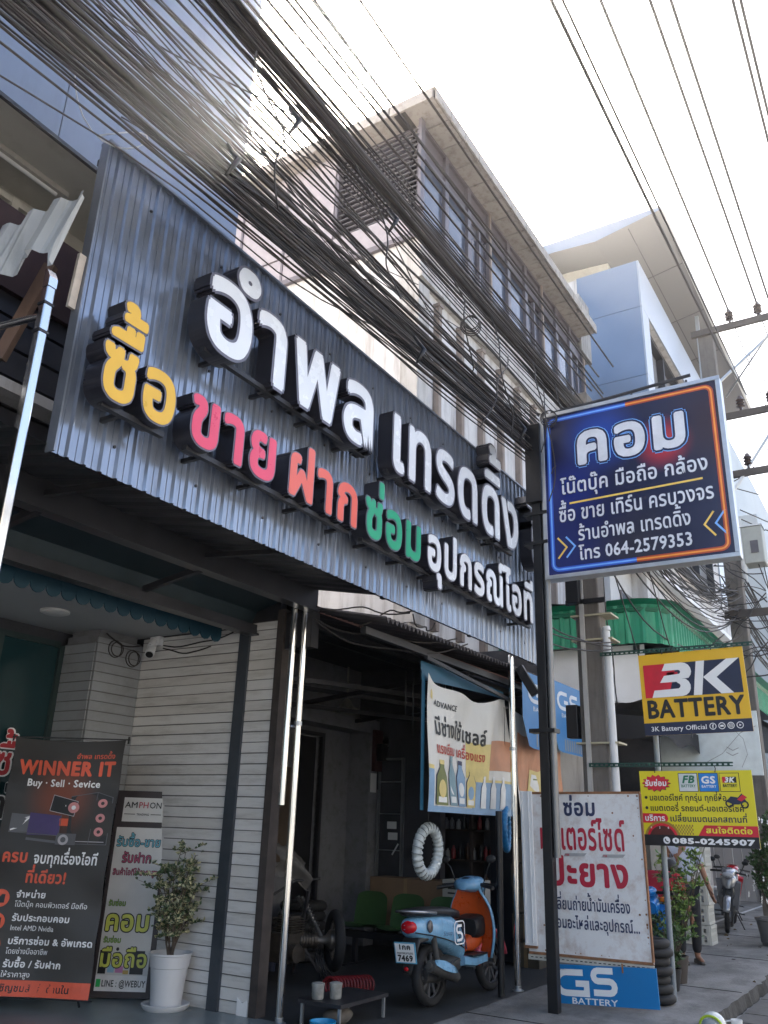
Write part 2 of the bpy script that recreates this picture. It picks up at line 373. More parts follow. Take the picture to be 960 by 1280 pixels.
# ------------------------------------------------------------------ left shophouse (over and beside the electronics shop)
def left_shophouse():
    t = thing('shophouse', 'blue grey clad shophouse rising above the left end of the corrugated sign', 'building', (0, 4.7, 0))
    m = MB()
    ws = [-9, -6.2, -3.2, -.2, 2.78, 4.68]
    for x0, x1 in zip(ws, ws[1:]):
        for z0, z1 in ((6.25, 11.1), (11.1, 16)): m.box((x0+.005, 4.70, z0+.004), (x1-.005, 4.74, z1-.004))
    m.build('cladding_panel', CLAD, t)
    m = MB(); m.box((-9, 4.75, 6.265), (4.66, 4.95, 15.9)); m.box((4.5, 4.95, 4.2), (4.66, 14, 15.9)); m.build('side_wall', PLASTER, t)
    m = MB(); m.box((-9, 4.721, 6.235), (4.5, 5.6, 6.262)); m.build('balcony_soffit', SOFFIT, t)
    m = MB(); m.box((-9, 4.69, 6.215), (4.68, 4.72, 6.248)); m.build('bottom_trim', DKMET, t)
    m = MB(); m.box((-9, 5.5, 4.37), (2.55, 5.6, 6.234)); m.box((3.4, 5.5, 4.37), (4.499, 5.6, 6.234)); m.box((2.551, 5.5, 4.37), (3.399, 5.6, 4.85)); m.box((2.551, 5.5, 6.16), (3.399, 5.6, 6.234)); m.build('rear_wall', SOFFIT, t)
    for x0 in (2.56, ):
        fr = MB(); F = FY(5.48, x0, 4.83)
        for a in (0, .39, .77): fr.fbox(F, a, a+.06, 0, 1.33, -.05, .05)
        for b in (0, 1.27): fr.fbox(F, .061, .769, b, b+.055, -.045, .045)
        f = fr.build('window', mat('cream_frame', (.6, .58, .52), .6), t)
        p = MB(); p.fbox(F, .05, .8, .03, 1.29, -.01, 0); p.build('pane', GLSD, f)
    m = MB(); m.box((-9, 4.9, 4.28), (4.66, 6.3, 4.36)); m.build('floor_slab', PLASTER, t)
left_shophouse()
def batten():
    t = thing('strip_light', 'dusty fluorescent strip light fixed below the pale balcony ceiling', 'lamp', (2.9, 5.2, 6.2))
    m = MB(); m.box((1.6, 5.1, 6.19), (3.2, 5.18, 6.234)); m.build('housing', mat('dusty_white', (.42, .4, .36), .6), t)
    m = MB(); m.cyl((1.68, 5.14, 6.175), (3.12, 5.14, 6.175), .016); m.build('tube', WHITE, t)
batten()

# ------------------------------------------------------------------ electronics shop recess
def recess():
    t = thing('partition_wall', 'white horizontal plank wall between the computer shop and the repair garage', 'wall', (6.5, 5.3, 0))
    m = MB(); F = FX(6.5, 7.23, 0); planks(m, F, 0, 1.43, .015, 3.46); planks(m, F, 1.56, 1.9, .015, 3.5); m.build('plank', [PLANK, PLANKG, PLANKB, PLANKC], t)
    m = MB(); m.box((6.51, 5.33, 0), (6.6, 8.4, 4.0)); m.build('backing', DKMET, t)
    m = MB(); m.box((6.455, 5.67, .012), (6.505, 5.8, 3.46)); m.build('metal_post', mat('slate_steel', (.075, .085, .1), .4, .5), t)
    m = MB(); m.box((6.47, 5.24, .012), (6.6, 5.327, 3.6)); m.build('end_jamb', mat('rusty_jamb', (.05, .04, .036), .8, .1, .4, 6), t)
    t = thing('column', 'plank clad grey column in the back corner of the shop porch', 'column', (6.2, 7.25, 0))
    m = MB(); planks(m, FY(7.25, 5.87, 0), 0, .63, .015, 3.38); planks(m, FX(5.87, 7.75, 0), 0, .49, .015, 3.32); m.build('plank', [mat('grey_plank', (.26, .27, .28), .6, 0, .08, 2, stain=(.15, .15, .14), stain_scale=(1, 1, 1)), PLANKG, mat('grey_plank', 0), mat('grey_plank', 0)], t)
    m = MB(); m.box((5.885, 7.27, 0), (6.49, 7.75, 3.4)); m.box((5.93, 7.3, 3.4), (6.45, 7.74, 3.49)); m.build('core', GREYWALL, t)
    # glass front
    t = thing('glass_storefront', 'dark green tinted glass shop front behind the standing banners', 'shop front', (3, 7.76, 0))
    m = MB(); m.box((-3, 7.78, .02), (5.86, 7.8, 3.3)); m.build('glass_pane', TEALGL, t)
    m = MB(); 
    for x in (-1.6, 1., 3.1, 5.06, 5.8): m.box((x, 7.74, .02), (x+.06, 7.82, 3.3))
    for z in (.02, 2.15, 3.28): m.box((-3, 7.745, z), (5.8, 7.775, z+.06))
    m.build('frame', mat('dark_green_frame', (.03, .05, .05), .5, .3), t)
    m = MB(); F = FY(7.735)
    RD = mat('decal_red', (.42, .02, .03), .4)
    for s_, z, sz in (('สั่งซื้อ', 1.95, .36), ('ต่อ', 1.55, .34), ('โลก', 1.22, .26)):
        m.text(F, s_, 5.72, z, sz, .06, 0, 0, align='r'); m.text(F, s_, 5.71, z, sz, .025, .003, 1 if sz > .35 else 2, align='r', track_w=.06)
    m.build('decal_lettering', [WHT, RD, BLK], t)
    m = MB(); m.box((-3, 7.85, 0), (6.4, 8.0, 3.6)); struct(m.build('rear_wall', DARKWALL))
    m = MB(); m.box((-3, 6.03, 3.47), (6.5, 7.85, 3.55)); struct(m.build('ceiling', mat('porch_ceiling', (.36, .37, .37), .8, 0, .06, 1)))
    d = MB(); d.lathe([(.14, 0), (.14, -.02), (.1, -.035), (.0, -.035)], (5.15, 7.05, 3.468)); tag(d.build('downlight', [mat('lamp_rim', (.6, .6, .58), .4)], smooth=40, loc=(5.15, 7.05, 3.468)), 'round unlit downlight in the porch ceiling over the banner', 'lamp')
    # valance
    m = MB(); F = FY(6.02); n = 34; x0 = 1.2; x1 = 6.42; pts = []
    for i in range(n):
        cx = x0+(i+.5)*(x1-x0)/n; pts += circ(cx, 3.38, (x1-x0)/n/2*.98, 180, 360, 6)
    pts += [(x1, 3.57), (x0, 3.57)]
    m.prism(F, pts, -.012, 0); 
    for k in range(n): m.fbox(F, x0+k*(x1-x0)/n, x0+k*(x1-x0)/n+.006, 3.39, 3.565, .0, .003)
    tag(m.build('scalloped_valance', TEALF, loc=(4, 6, 3.5)), 'blue scalloped valance hanging along the porch ceiling edge', 'valance')
    # canopy frame below the sign
    t = thing('sign_canopy', 'dark steel beams and soffit carrying the big corrugated sign', 'canopy', (5, 4.9, 3.5))
    for y, z0, z1, nm in ((4.9, 3.57, 3.785, 0), (5.6, 3.38, 3.47, 1)):
        m = MB(); m.box((-2.6, y, z0), (6.55, y+.1, z1)); m.box((-2.6, y-.03, z0-.02), (6.55, y+.1, z0)); m.build('beam', mat('beam_steel', (.07, .07, .078), .32, .6, .2, 2), t)
    m = MB(); m.grid(lambda u, v: Vector((-2.6+9.15*u, 4.03+.88*v, 3.6+.165*v+.012*(1 if int(u*180) % 4 < 2 else 0))), 180, 1); m.build('soffit_sheet', DKMET, t)
    m = MB(); m.quad((-2.6, 4.99, 3.78), (6.6, 4.99, 3.78), (6.6, 5.66, 3.61), (-2.6, 5.66, 3.61)); m.quad((-2.6, 5.7, 3.5), (6.6, 5.7, 3.5), (6.6, 6.03, 3.5), (-2.6, 6.03, 3.5)); m.quad((-2.6, 5.7, 3.5), (6.6, 5.7, 3.5), (6.6, 5.64, 3.62), (-2.6, 5.64, 3.62)); m.build('upper_panel', mat('dark_teal_panel', (.02, .035, .042), .5), t)
    for x in (3.35, 4.95):
        m = MB(); m.bar((x, 4.05, 3.6), (x, 4.9, 3.68), .04, .04); m.bar((x, 4.95, 3.57), (x, 5.6, 3.47), .05, .05); m.build('brace', DKMET, t)
    m = MB(); m.box((6.5, 4.92, 3.2), (6.62, 5.3, 3.56)); m.build('bracket', DKMET, t)
recess()
def chrome_post(name, label, x, y, z0, z1, r, cap=False):
    t = thing(name, label, 'pole', (x, y, 0))
    m = MB(); m.cyl((x, y, z0), (x, y, z1), r, 18); m.build('tube', CHROME, t, smooth=40)
    m = MB(); m.lathe([(r+.03, 0), (r+.03, .01), (r+.004, .02), (r+.004, .05)], (x, y, z0), 20); m.build('base_collar', GALV, t, smooth=40)
    m = MB(); m.lathe([(r+.006, 0), (r+.006, .04)], (x, y, 2.45), 20); m.build('clamp', GALV, t, smooth=40)
    return t
chrome_post('chrome_post', 'tall chrome post at the free end of the white plank wall', 6.49, 5.0, .0, 3.72, .032)
chrome_post('chrome_post', 'chrome post beneath the right end of the corrugated sign, beside the old white board', 9.36, 4.07, .0, 3.56, .034)
m = MB(); m.cyl((6.37, 5.04, 1.74), (6.37, 5.04, 3.56), .03, 16); m.cyl((6.37, 5.04, 2.44), (6.49, 5.02, 2.44), .012, 8)
tag(m.build('short_chrome_tube', CHROME, smooth=40, loc=(6.37, 5.04, 3.5)), 'short chrome tube ending halfway down beside the tall chrome post', 'tube')
t = thing('chrome_downpipe', 'square chrome post at the far left edge in front of the dark wall', 'pole', (2.4, 3.85, 0))
m = MB(); m.box((2.385, 3.825, 0), (2.44, 3.88, 4.42)); m.build('tube', CHROME, t, bevel=.008)
m = MB(); m.box((2.38, 3.82, 4.3), (2.445, 3.885, 4.315)); m.box((2.38, 3.82, 4.12), (2.445, 3.885, 4.135)); m.split('joint', DKMET, t)
m = MB(); m.prism(FX(2.385, 3.88, 4.42), [(0, 0), (.055, 0), (.055, .06), (.02, .12), (0, .12)], -.055, 0); m.build('cut_end', CHROME, t)

# left neighbour: dark wall, torn sheet awning, timber struts
def neighbour():
    t = thing('neighbour_wall', 'dark horizontal panelled wall left of the corrugated sign', 'wall', (1, 5.15, 0))
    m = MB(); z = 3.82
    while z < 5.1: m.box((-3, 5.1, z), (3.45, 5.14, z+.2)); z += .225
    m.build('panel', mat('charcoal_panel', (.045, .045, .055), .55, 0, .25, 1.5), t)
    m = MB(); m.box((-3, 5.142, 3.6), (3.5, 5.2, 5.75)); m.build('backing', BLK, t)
    m = MB(); m.box((-3, 5.05, 5.1), (3.45, 5.141, 5.75)); m.build('upper_board', mat('dark_maroon_board', (.06, .03, .03), .8), t)  # dark maroon board above the charcoal panels
    random.seed(11); m = MB()
    def sh(u, v):
        y = 6.2-2.45*u; rid = .055*max(0, min(1, 2.2-abs((u*9.5) % 1-.5)*9))
        edge = .06*mnoise.noise(Vector((u*9, 0, 0)))
        return Vector((2.5-rid-.12*v, y, 5.36-.28*u+.04*sin(u*9) - v*(.46+.14*u*0+edge+.1*(int(u*19) % 3 == 0))))
    m.grid(sh, 110, 4)
    tag(m.build('torn_awning_sheet', mat('old_zinc_sheet', (.46, .47, .46), .55, .15, .1, 2, stain=(.2, .19, .17), stain_amt=.5, stain_scale=(3, 3, .5)), loc=(2.5, 4.5, 5.1)), 'torn pale corrugated sheet edge above the chrome post at far left', 'awning')
    m = MB(); m.bar((2.75, 4.42, 5.0), (2.65, 4.62, 4.3), .05, .08)
    tag(m.build('timber_strut', mat('old_timber', (.16, .1, .075), .85, 0, .3, 9, stretch=(1, 1, .2)), loc=(2.7, 4.5, 4.6)), 'weathered timber strut leaning below the torn sheet', 'strut')
    m = MB(); m.bar((2.68, 4.0, 4.88), (2.68, 4.02, 4.5), .025, .05)
    tag(m.build('pale_batten', mat('pale_timber', (.5, .44, .38), .8, 0, .2, 9), loc=(2.68, 4, 4.7)), 'short pale timber batten under the torn sheet, next to the sign edge', 'batten')
    m = MB(); m.cyl((2.42, 3.9, 4.25), (2.42, 6.0, 4.55), .022, 10)
    tag(m.build('horizontal_tube', CHROME, smooth=40, loc=(2.42, 5, 4.4)), 'thin horizontal metal tube joining the square chrome post at far left', 'tube')
neighbour()

# ------------------------------------------------------------------ parapet right behind the sign
m = MB(); m.box((3.55, 4.35, 5.3), (10.4, 4.6, 6.0)); m.box((3.5, 4.3, 6.0), (10.4, 4.66, 6.09))
tag(m.build('parapet_wall', PLASTER, loc=(7, 4.4, 4), bevel=.01), 'pale plaster parapet just behind the top of the corrugated sign', 'wall')

# ------------------------------------------------------------------ three storey pale building with the window band
def pale_building():
    X0 = 10.12; X1 = 18.7; Y0 = 5.9; ZT = 13.5
    t = thing('pale_building', 'pale stained building with a window band and wide panelled eave', 'building', (X0, Y0, 0))
    m = MB(); m.box((X0, Y0+.06, 3.95), (X1, 16, 10.9)); m.box((12.14, Y0+.06, 0), (X1, 16, 3.949)); m.build('lower_wall', PLASTER, t)
    m = MB(); m.box((X0+.12, Y0+.3, 10.9), (X1-.05, 16, ZT)); m.build('upper_core', GLSD, t)
    xs = [10.7+i*.98 for i in range(10)]
    m = MB(); m.box((X0-.02, Y0-.02, 4.3), (X0+.34, Y0+.3, 10.9)); m.build('corner_pier', PLASTER2, t)
    for i, x in enumerate([10.75+.84*k for k in range(10)]):
        m = MB(); m.box((x, Y0-.05, 4.3), (x+.10, Y0+.06, 9.9+.0*i)); m.box((x-.02, Y0-.07, 9.9), (x+.12, Y0+.06, 9.96)); m.build('pilaster', PILA, t)
    m = MB(); m.box((X0-.03, Y0-.08, 10.1), (X1, Y0+.06, 10.22)); m.box((X0-.03, Y0-.04, 10.22), (X1, Y0+.07, 10.9)); m.build('spandrel', PLASTER2, t)
    m = MB(); m.box((X0-.05, Y0-.14, 10.9), (X1, Y0+.2, 11.0)); m.build('sill_ledge', PILA, t)
    # window band
    for i in range(9):
        x = X0+.12+i*.94; F = FY(Y0+.1, x, 11.0)
        fr = MB()
        for a in (0, .87): fr.fbox(F, a, a+.07, 0, 2.5, -.06, .06)
        for b in (0, 1.78, 2.44): fr.fbox(F, .071, .869, b, b+.06, -.055, .055)
        if i % 3 == 2: fr.fbox(F, .44, .5, .06, 1.78, -.05, .05)
        f = fr.build('window', MULL, t)
        p = MB(); p.fbox(F, .03, .91, .03, 1.8, -.03, -.01); p.build('pane', GLS if i not in (2, 5) else GLSD, f)
        p = MB(); p.fbox(F, .03, .91, 1.8, 2.47, -.03, .0); p.build('transom_panel', mat('transom_lilac', (.1, .085, .098), .5), f)
        if i % 3 == 2:
            g = MB(); g.fbox(F, .88, .95, 0, 2.5, .0, .09); g.build('mullion', PILA, t)
    # louvred side with panels
    F = FX(X0, Y0+9.5, 0)
    for a0, a1 in ((7.75, 9.45), (.6, 3.2)):
        m = MB(); z = 11.6
        while z < 13.4: m.add([F(a0, z, -.02), F(a1, z, -.02), F(a1, z+.05, -.10), F(a0, z+.05, -.10), F(a0, z+.012, -.02), F(a1, z+.012, -.02), F(a1, z+.06, -.1), F(a0, z+.06, -.1)], [(0, 1, 2, 3), (7, 6, 5, 4), (0, 4, 5, 1), (3, 2, 6, 7)]); z += .115
        m.build('louvre', mat('louvre_grey', (.2, .19, .2), .6), t)
        m = MB(); 
        for a in (a0-.06, a1): m.fbox(F, a, a+.06, 11.55, 13.5, -.12, .02)
        m.split('louvre_frame', MULL, t)
    m = MB(); m.fbox(F, 3.3, 7.65, 11.6, 13.5, -.05, .0); m.fbox(F, .3, 9.3, 10.95, 11.55, -.02, .01); 
    m.build('side_panel', mat('side_lilac', (.33, .3, .32), .6, 0, .1), t)
    m = MB()
    for a in (4.3, 5.4, 6.5): m.fbox(F, a, a+.05, 11.0, 13.5, 0, .03)
    m.fbox(F, .5, 9.5, 10.9, 11.0, 0, .08); m.split('side_trim', MULL, t)
    # eave : soffit panels with joints, fascia
    m = MB(); m.box((9.85, 5.5, 13.56), (X1-.25, 16.5, 13.7)); m.build('roof_slab', SEAM, t)
    m = MB(); n = 15; w = (X1-.25-9.85)/n
    for i in range(n):
        a = 9.85+i*w
        m.box((a+.012, 5.515, 13.52), (a+w-.012, 6.1, 13.556)); m.box((a+.012, 5.46, 13.5), (a+w-.012, 5.496, 13.72))
    for i in range(12):
        b = 5.5+i*.9; m.box((9.80, b+.012, 13.5), (9.846, b+.888, 13.72)); m.box((9.87, b+.85, 13.52), (10.3, b+1.7, 13.554))
    m.build('eave_panel', EAVE, t, bevel=.006)
    m = MB(); m.box((9.82, 5.47, 13.721), (X1-.25, 16.5, 13.75)); m.build('coping', mat('coping', (.5, .46, .4), .8, 0, .15, 3, stain=(.15, .12, .1), stain_scale=(3, 3, 3)), t)
    m = MB(); m.box((X1-.2, 5.9, 13.2), (X1+.6, 7.3, 14.9)); m.build('end_parapet', mat('grey_stained', (.32, .31, .3), .9, 0, .2, 2, stain=(.08, .075, .07), stain_amt=.8, stain_scale=(3, 3, .3)), t)
pale_building()

# ------------------------------------------------------------------ modern panel clad building with the slanted roof
def panel_building():
    t = thing('panel_building', 'blue grey panel clad building with a big slanted overhanging roof', 'building', (21.5, 5, 0))
    PB = mat('aluminium_panel', (.19, .24, .32), .3, .3, .06, .6); PW = mat('pale_panel', (.38, .41, .45), .35, .2, .06, .6)
    m = MB(); zs = [9.0, 11.4, 13.75, 16.0, 17.6]
    for z0, z1 in zip(zs, zs[1:]):
        m.box((21.5, 5.05, z0+.008), (21.54, 6.9, z1-.008))
    m.build('side_cladding', PB, t)
    m = MB()
    for z0, z1 in zip(zs, zs[1:]):
        if z1 > 17: m.box((21.5, 5.0, z0+.008), (30, 5.045, z1-.008))
        else: m.box((21.5, 5.0, z0+.008), (22.2, 5.045, z1-.008)); m.box((29.2, 5.0, z0+.008), (30, 5.045, z1-.008))
    m.build('front_cladding', PW, t)
    m = MB(); m.box((21.541, 5.5, 0), (33, 14, 17.58)); m.box((21.541, 5.05, 16.01), (30, 5.5, 17.58)); m.build('core', PLASTER, t)
    m = MB(); m.box((22.2, 5.42, 9.05), (29.2, 5.46, 16)); m.build('pane', mat('dusty_glass', (.3, .3, .31), .15, 0, .1, .5), t)
    m = MB()
    for z in (9.05, 12.4, 15.85): m.box((22.2, 5.2, z), (29.2, 5.41, z+.14))
    for x in (22.2, 24.5, 26.9, 29.1): m.box((x, 5.2, 9.2), (x+.12, 5.415, 15.84))
    m.build('window_frame', DKMET, t)
    m = MB(); m.box((22.6, 6.2, 17.58), (32, 13, 19.0)); m.build('penthouse_wall', mat('cream_panel', (.5, .48, .42), .6), t)
    RS = mat('roof_soffit', (.11, .105, .105), .6, 0, .06, .5)
    m = MB()
    sec = [(4.2, 19.0), (6.2, 18.62), (7.5, 18.72), (13, 18.72), (13, 19.1), (7.5, 19.1), (4.2, 19.12)]; n = len(sec)
    A = [(21.35, y, z) for y, z in sec]; B = [(36.5, y, z+.3) for y, z in sec]
    m.add(A, [(0, 1, 6), (1, 2, 5, 6), (2, 3, 4, 5)], 1); m.add(B, [(6, 1, 0), (6, 5, 2, 1), (5, 4, 3, 2)], 1)
    m.add(A+B, [(i, n+i, n+i+1, i+1) for i in range(3)], 0); m.add(A+B, [(i, n+i, n+(i+1) % n, (i+1) % n) for i in range(3, 7)], 1)
    m.build('roof', [RS, PB], t)
    m = MB(); m.box((21.36, 4.12, 18.99), (36.5, 4.2, 19.12)); m.build('roof_edge', mat('white_edge', (.6, .6, .58), .5), t)
    m = MB()
    for x in (24.3, 27.4, 30.5): m.bar((x, 4.25, 18.985+.0198*(x-21.35)), (x, 6.2, 18.615+.0198*(x-21.35)), .03, .02)
    m.bar((21.5, 5.2, 18.81), (36, 5.2, 19.1), .03, .02); m.split('soffit_joint', SEAM, t)
    m = MB(); m.bar((27.6, 4.6, 14), (27.6, 4.55, 19.0), .12, .12); m.build('roof_strut', PW, t)
panel_building()
def far_buildings():
    t = thing('white_shophouse', 'white shophouse row with dark window openings beyond the green awning', 'building', (20, 6, 0))
    m = MB(); m.box((19.65, 5.9, 0), (33, 13, 9.0)); m.build('wall', mat('far_white_wall', (.6, .6, .6), .8, 0, .06, 1, stain=(.3, .29, .28), stain_amt=.5, stain_scale=(1, 1, .2)), t)
    for i in range(8):
        for z in (5.6,):
            m = MB(); F = FY(5.88, 20.4+i*1.5, z); m.fbox(F, 0, 1.0, 0, 1.7, -.02, .03)
            f = m.build('window', MULL, t); m = MB(); m.fbox(F, .07, .93, .07, 1.63, .03, .036); m.build('pane', GLS, f)
    m = MB(); m.box((19.65, 5.2, 8.0), (33, 5.89, 8.15)); m.build('ledge', WHITE, t)
    t = thing('far_apartment', 'tall pale apartment block far down the street behind the transformer pole', 'building', (36, 4, 0))
    m = MB(); m.box((37, 4.6, 0), (50, 15, 14.6)); m.box((37, 5.4, 14.6), (50, 15, 18.5)); m.build('wall', mat('far_blue_wall', (.45, .5, .54), .7, 0, .06, .5), t)
    m = MB()
    for z in range(4, 16, 3): m.box((36.97, 5.6, z), (36.99, 6.6, z+1.5)); m.box((36.97, 8.2, z), (36.99, 9.6, z+1.5))
    m.split('window', GLSD, t)
    m = MB(); m.box((37.1, 5.5, 18.5), (37.2, 5.6, 20)); m.box((38.3, 5.5, 18.5), (38.4, 5.6, 20)); m.box((37.1, 5.5, 20), (38.4, 5.6, 20.1)); m.split('roof_frame', WHITE, t)
    t = thing('far_house', 'low pale house closing the view at the end of the pavement', 'building', (48, 3, 0))
    m = MB(); m.box((48, .5, 0), (60, 12, 9.5)); m.build('wall', mat('far_cream', (.55, .54, .5), .8), t)
    m = MB(); m.box((47.6, .3, 9.5), (60, 12, 9.8)); m.build('roof', mat('far_roof', (.3, .27, .25), .8), t)
    # hoarding of grey sheets at the back of the motorbike parking
    m = MB()
    for i in range(26): m.box((26+.02*(i % 2), 3.5+i*.24, 0), (26.06+.02*(i % 2), 3.5+i*.24+.225, 3.0))
    for y in (4.25, 5.9): m.box((25.94, y, 0), (25.995, y+.09, 3.0), 1)
    tag(m.build('sheet_hoarding', [mat('hoarding_grey', (.3, .29, .29), .6, .1, .1, .8), DKMET], loc=(26, 5, 0)), 'grey sheet hoarding behind the parked motorbikes', 'hoarding')
    m = MB(); F0 = FX(14.6, 3.72, 2.42); F = lambda a, b, c=0.: F0(a*.6, (b-2.8)*.78, c); m.fbox(F, 0, 2.55, 2.9, 4.15, -.02, .02)
    m.stroke(F, [(1.05, 3.1), (1.6, 3.32), (2.1, 3.72), (2.5, 3.85)], .012, .023, 1); m.stroke(F, [(2.05, 3.05), (2.22, 3.3), (2.16, 3.6), (1.9, 3.83), (1.5, 3.75)], .012, .023, 1)
    for k in range(2): m.stroke(F, [(1.7+.02*k, 3.35+.1*k), (1.85+.02*k, 3.28+.1*k), (2.0+.02*k, 3.33+.1*k)], .015, .023, 1)
    tag(m.build('pale_panel_sign', [mat('pale_vinyl', (.6, .66, .67), .5), mat('panel_line', (.25, .27, .28), .6)], loc=(14.6, 3.0, 3.0)), 'pale blank panel with thin line drawing hung between the two yellow signs and behind them', 'sign')
far_buildings()
def dim_shopfronts():
    t = thing('dim_shopfront', 'dark shaded shopfronts under a sloping sheet roof along the far pavement', 'shop front', (24, 5.8, 0))
    m = MB(); m.box((19.7, 5.7, 0), (33, 5.89, 4.2)); m.build('dark_front', DARKWALL, t)  # solid dark box, its colour stands in for the shaded shop openings
    m = MB(); m.quad((19.7, 5.7, 4.5), (33, 5.7, 4.5), (33, 3.3, 4.15), (19.7, 3.3, 4.15)); m.quad((19.7, 5.7, 4.56), (33, 5.7, 4.56), (33, 3.3, 4.21), (19.7, 3.3, 4.21)); m.build('roof_sheet', DKMET, t)
    m = MB(); m.box((20.5, 5.6, .05), (23, 5.69, 2.7)); m.box((24, 5.6, .05), (26.5, 5.69, 2.7)); m.split('shutter', GALV, t)
dim_shopfronts()

# ------------------------------------------------------------------ green awning next door
def green_awning():
    GR = mat('green_metal_sheet', (.012, .24, .13), .35, .2, .12, 2, stain=(.02, .1, .06), stain_amt=.5, stain_scale=(3, 3, .4)); GRD = mat('green_cap', (.008, .13, .07), .4, .2)
    t = thing('green_awning', 'green ribbed metal awning fascia with a rounded corner over the next shop', 'awning', (13.3, 3.3, 4.5))
    path = [(13.2, 7.0), (13.2, 3.75)]+[(13.75-.55*cos(radians(a)), 3.72-.55*sin(radians(a))) for a in range(0, 91, 9)]+[(30, 3.17)]
    # resample
    P = []
    for (ax, ay), (bx, by) in zip(path, path[1:]):
        l = hypot(bx-ax, by-ay); n = max(1, int(l/.03))
        for i in range(n): P.append((ax+(bx-ax)*i/n, ay+(by-ay)*i/n))
    P.append(path[-1]); vs = []; fs = []
    for i, (x, y) in enumerate(P):
        a = P[max(i-1, 0)]; b = P[min(i+1, len(P)-1)]; d = Vector((b[0]-a[0], b[1]-a[1], 0)).normalized(); nn = Vector((d.y, -d.x, 0))
        o = .035*(1 if (i//2) % 3 == 0 else 0)
        for z, e in ((4.4, 0), (4.92, 0), (5.02, -.04), (5.08, -.18)): vs.append(Vector((x, y, z))-nn*(e*-1)*-1+(-nn)*0+Vector((0, 0, 0))-nn*(-o if z < 5 else 0))
    k = 4
    for i in range(len(P)-1):
        for j in range(k-1): fs.append((i*k+j, (i+1)*k+j, (i+1)*k+j+1, i*k+j+1))
    m = MB(); m.add(vs, fs); m.build('ribbed_fascia', GR, t)
    m = MB(); m.tube([(x, y, 4.95) for x, y in P[::6]], .05, 6); m.build('cap_rail', GRD, t, smooth=40)
    m = MB(); m.quad((13.25, 3.8, 4.42), (30, 3.25, 4.42), (30, 6.0, 4.7), (13.25, 6.0, 4.7)); m.quad((13.25, 3.8, 5.05), (30, 3.25, 5.05), (30, 6.0, 5.3), (13.25, 6.0, 5.3)); m.build('roof_sheet', DKMET, t)
    m = MB(); m.box((13.4, 3.62, 4.3), (13.5, 3.72, 4.41)); m.box((20, 5.5, 0), (20.1, 5.6, 4.4)); m.split('support', DKMET, t)
    m = MB()
    m.grid(lambda u, v: Vector((13.42+.05*sin(u*9)*v, 5.3-1.75*u, 4.42-.78*v-.1*u*v+.04*sin(u*14)*v)), 24, 8)
    tag(m.build('white_tarpaulin', mat('white_tarp', (.76, .77, .78), .5, 0, .08, 1.2, bump=.3, fine=4), smooth=True, loc=(13.4, 4.4, 4)), 'creased white tarpaulin hanging below the green awning', 'tarpaulin')
    t = thing('dark_shade_roof', 'sagging black shade netting roof in front of the next shop', 'awning', (12.4, 4, 3))
    m = MB(); m.grid(lambda u, v: Vector((12.2+4.6*u, 5.6-2.5*v, 3.42-.3*v+.06*sin(u*8+v*3)+.05*sin(v*9))), 18, 10); m.build('netting', mat('black_netting', (.02, .02, .022), .9), t, smooth=True)
    m = MB(); m.grid(lambda u, v: Vector((12.2+4.6*u, 3.1, 3.12-.26*v+.05*sin(u*20)*v)), 30, 3); m.grid(lambda u, v: Vector((12.2, 5.6-2.5*u, 3.42-.3*u-.3*v+.04*sin(u*14)*v)), 14, 3); m.build('ragged_edge', mat('black_netting', (.02, .02, .022)), t)
    for p in ((12.3, 5.55), (14.3, 5.55)):
        m = MB(); m.cyl((p[0], p[1], 0), (p[0], p[1], 3.2), .03, 8); m.build('post', DKMET, t)
    t = thing('next_shop', 'dim open shop interior beneath the green awning', 'shop', (13, 6, 0))
    m = MB(); m.box((11.3, 6.05, 0), (11.45, 8, 4)); m.box((11.45, 7.9, 0), (19.65, 8, 4.4)); m.box((19.55, 4.6, 0), (19.65, 7.9, 4.4)); m.build('wall', DARKWALL, t)
    m = MB(); m.box((17.1, 4.7, 0), (19.4, 4.8, 2.6)); m.build('shutter', mat('old_shutter', (.2, .19, .17), .7, .1, .2, 2), t)
green_awning()

# ------------------------------------------------------------------ the other side of the street (sunlit shophouses facing the signs)
def across():
    cols = [(.62, .6, .54), (.55, .5, .42), (.66, .66, .64), (.5, .52, .54), (.6, .55, .46), (.64, .62, .58)]
    nm = ['cream', 'sand coloured', 'white', 'pale grey', 'tan', 'off white']
    for i in range(6):
        x0 = -16+i*8.2; h = (9.5, 8.2, 10.5, 9.0, 8.0, 9.8)[i]
        t = thing('opposite_shophouse', nm[i]+' sunlit shophouse on the far side of the road, opposite the corrugated sign', 'building', (x0, -11.5, 0))
        W_ = mat('opposite_wall_'+nm[i].replace(' ', '_'), cols[i], .85, 0, .06, 1)
        m = MB(); m.box((x0, -19, -.1), (x0+8.1, -11.5, h)); m.build('wall', W_, t)
        m = MB(); m.box((x0-.02, -19, h), (x0+8.12, -11.2, h+.25)); m.build('roof', PLASTER2, t)
        for k in range(2):
            m = MB(); m.box((x0+.4+k*3.9, -11.499, .05), (x0+3.7+k*3.9, -11.47, 2.9)); m.build('shutter', GALV, t)
            for z in (4.2, 7.0):
                if z+1.6 < h: m = MB(); m.box((x0+.8+k*3.9, -11.499, z), (x0+3.2+k*3.9, -11.45, z+1.5)); m.build('window', GLSD, t)
    m = MB(); m.quad((-80, -11.5, -.02), (160, -11.5, -.02), (160, -9, -.02), (-80, -9, -.02)); struct(m.build('far_pavement', CONC))
across()
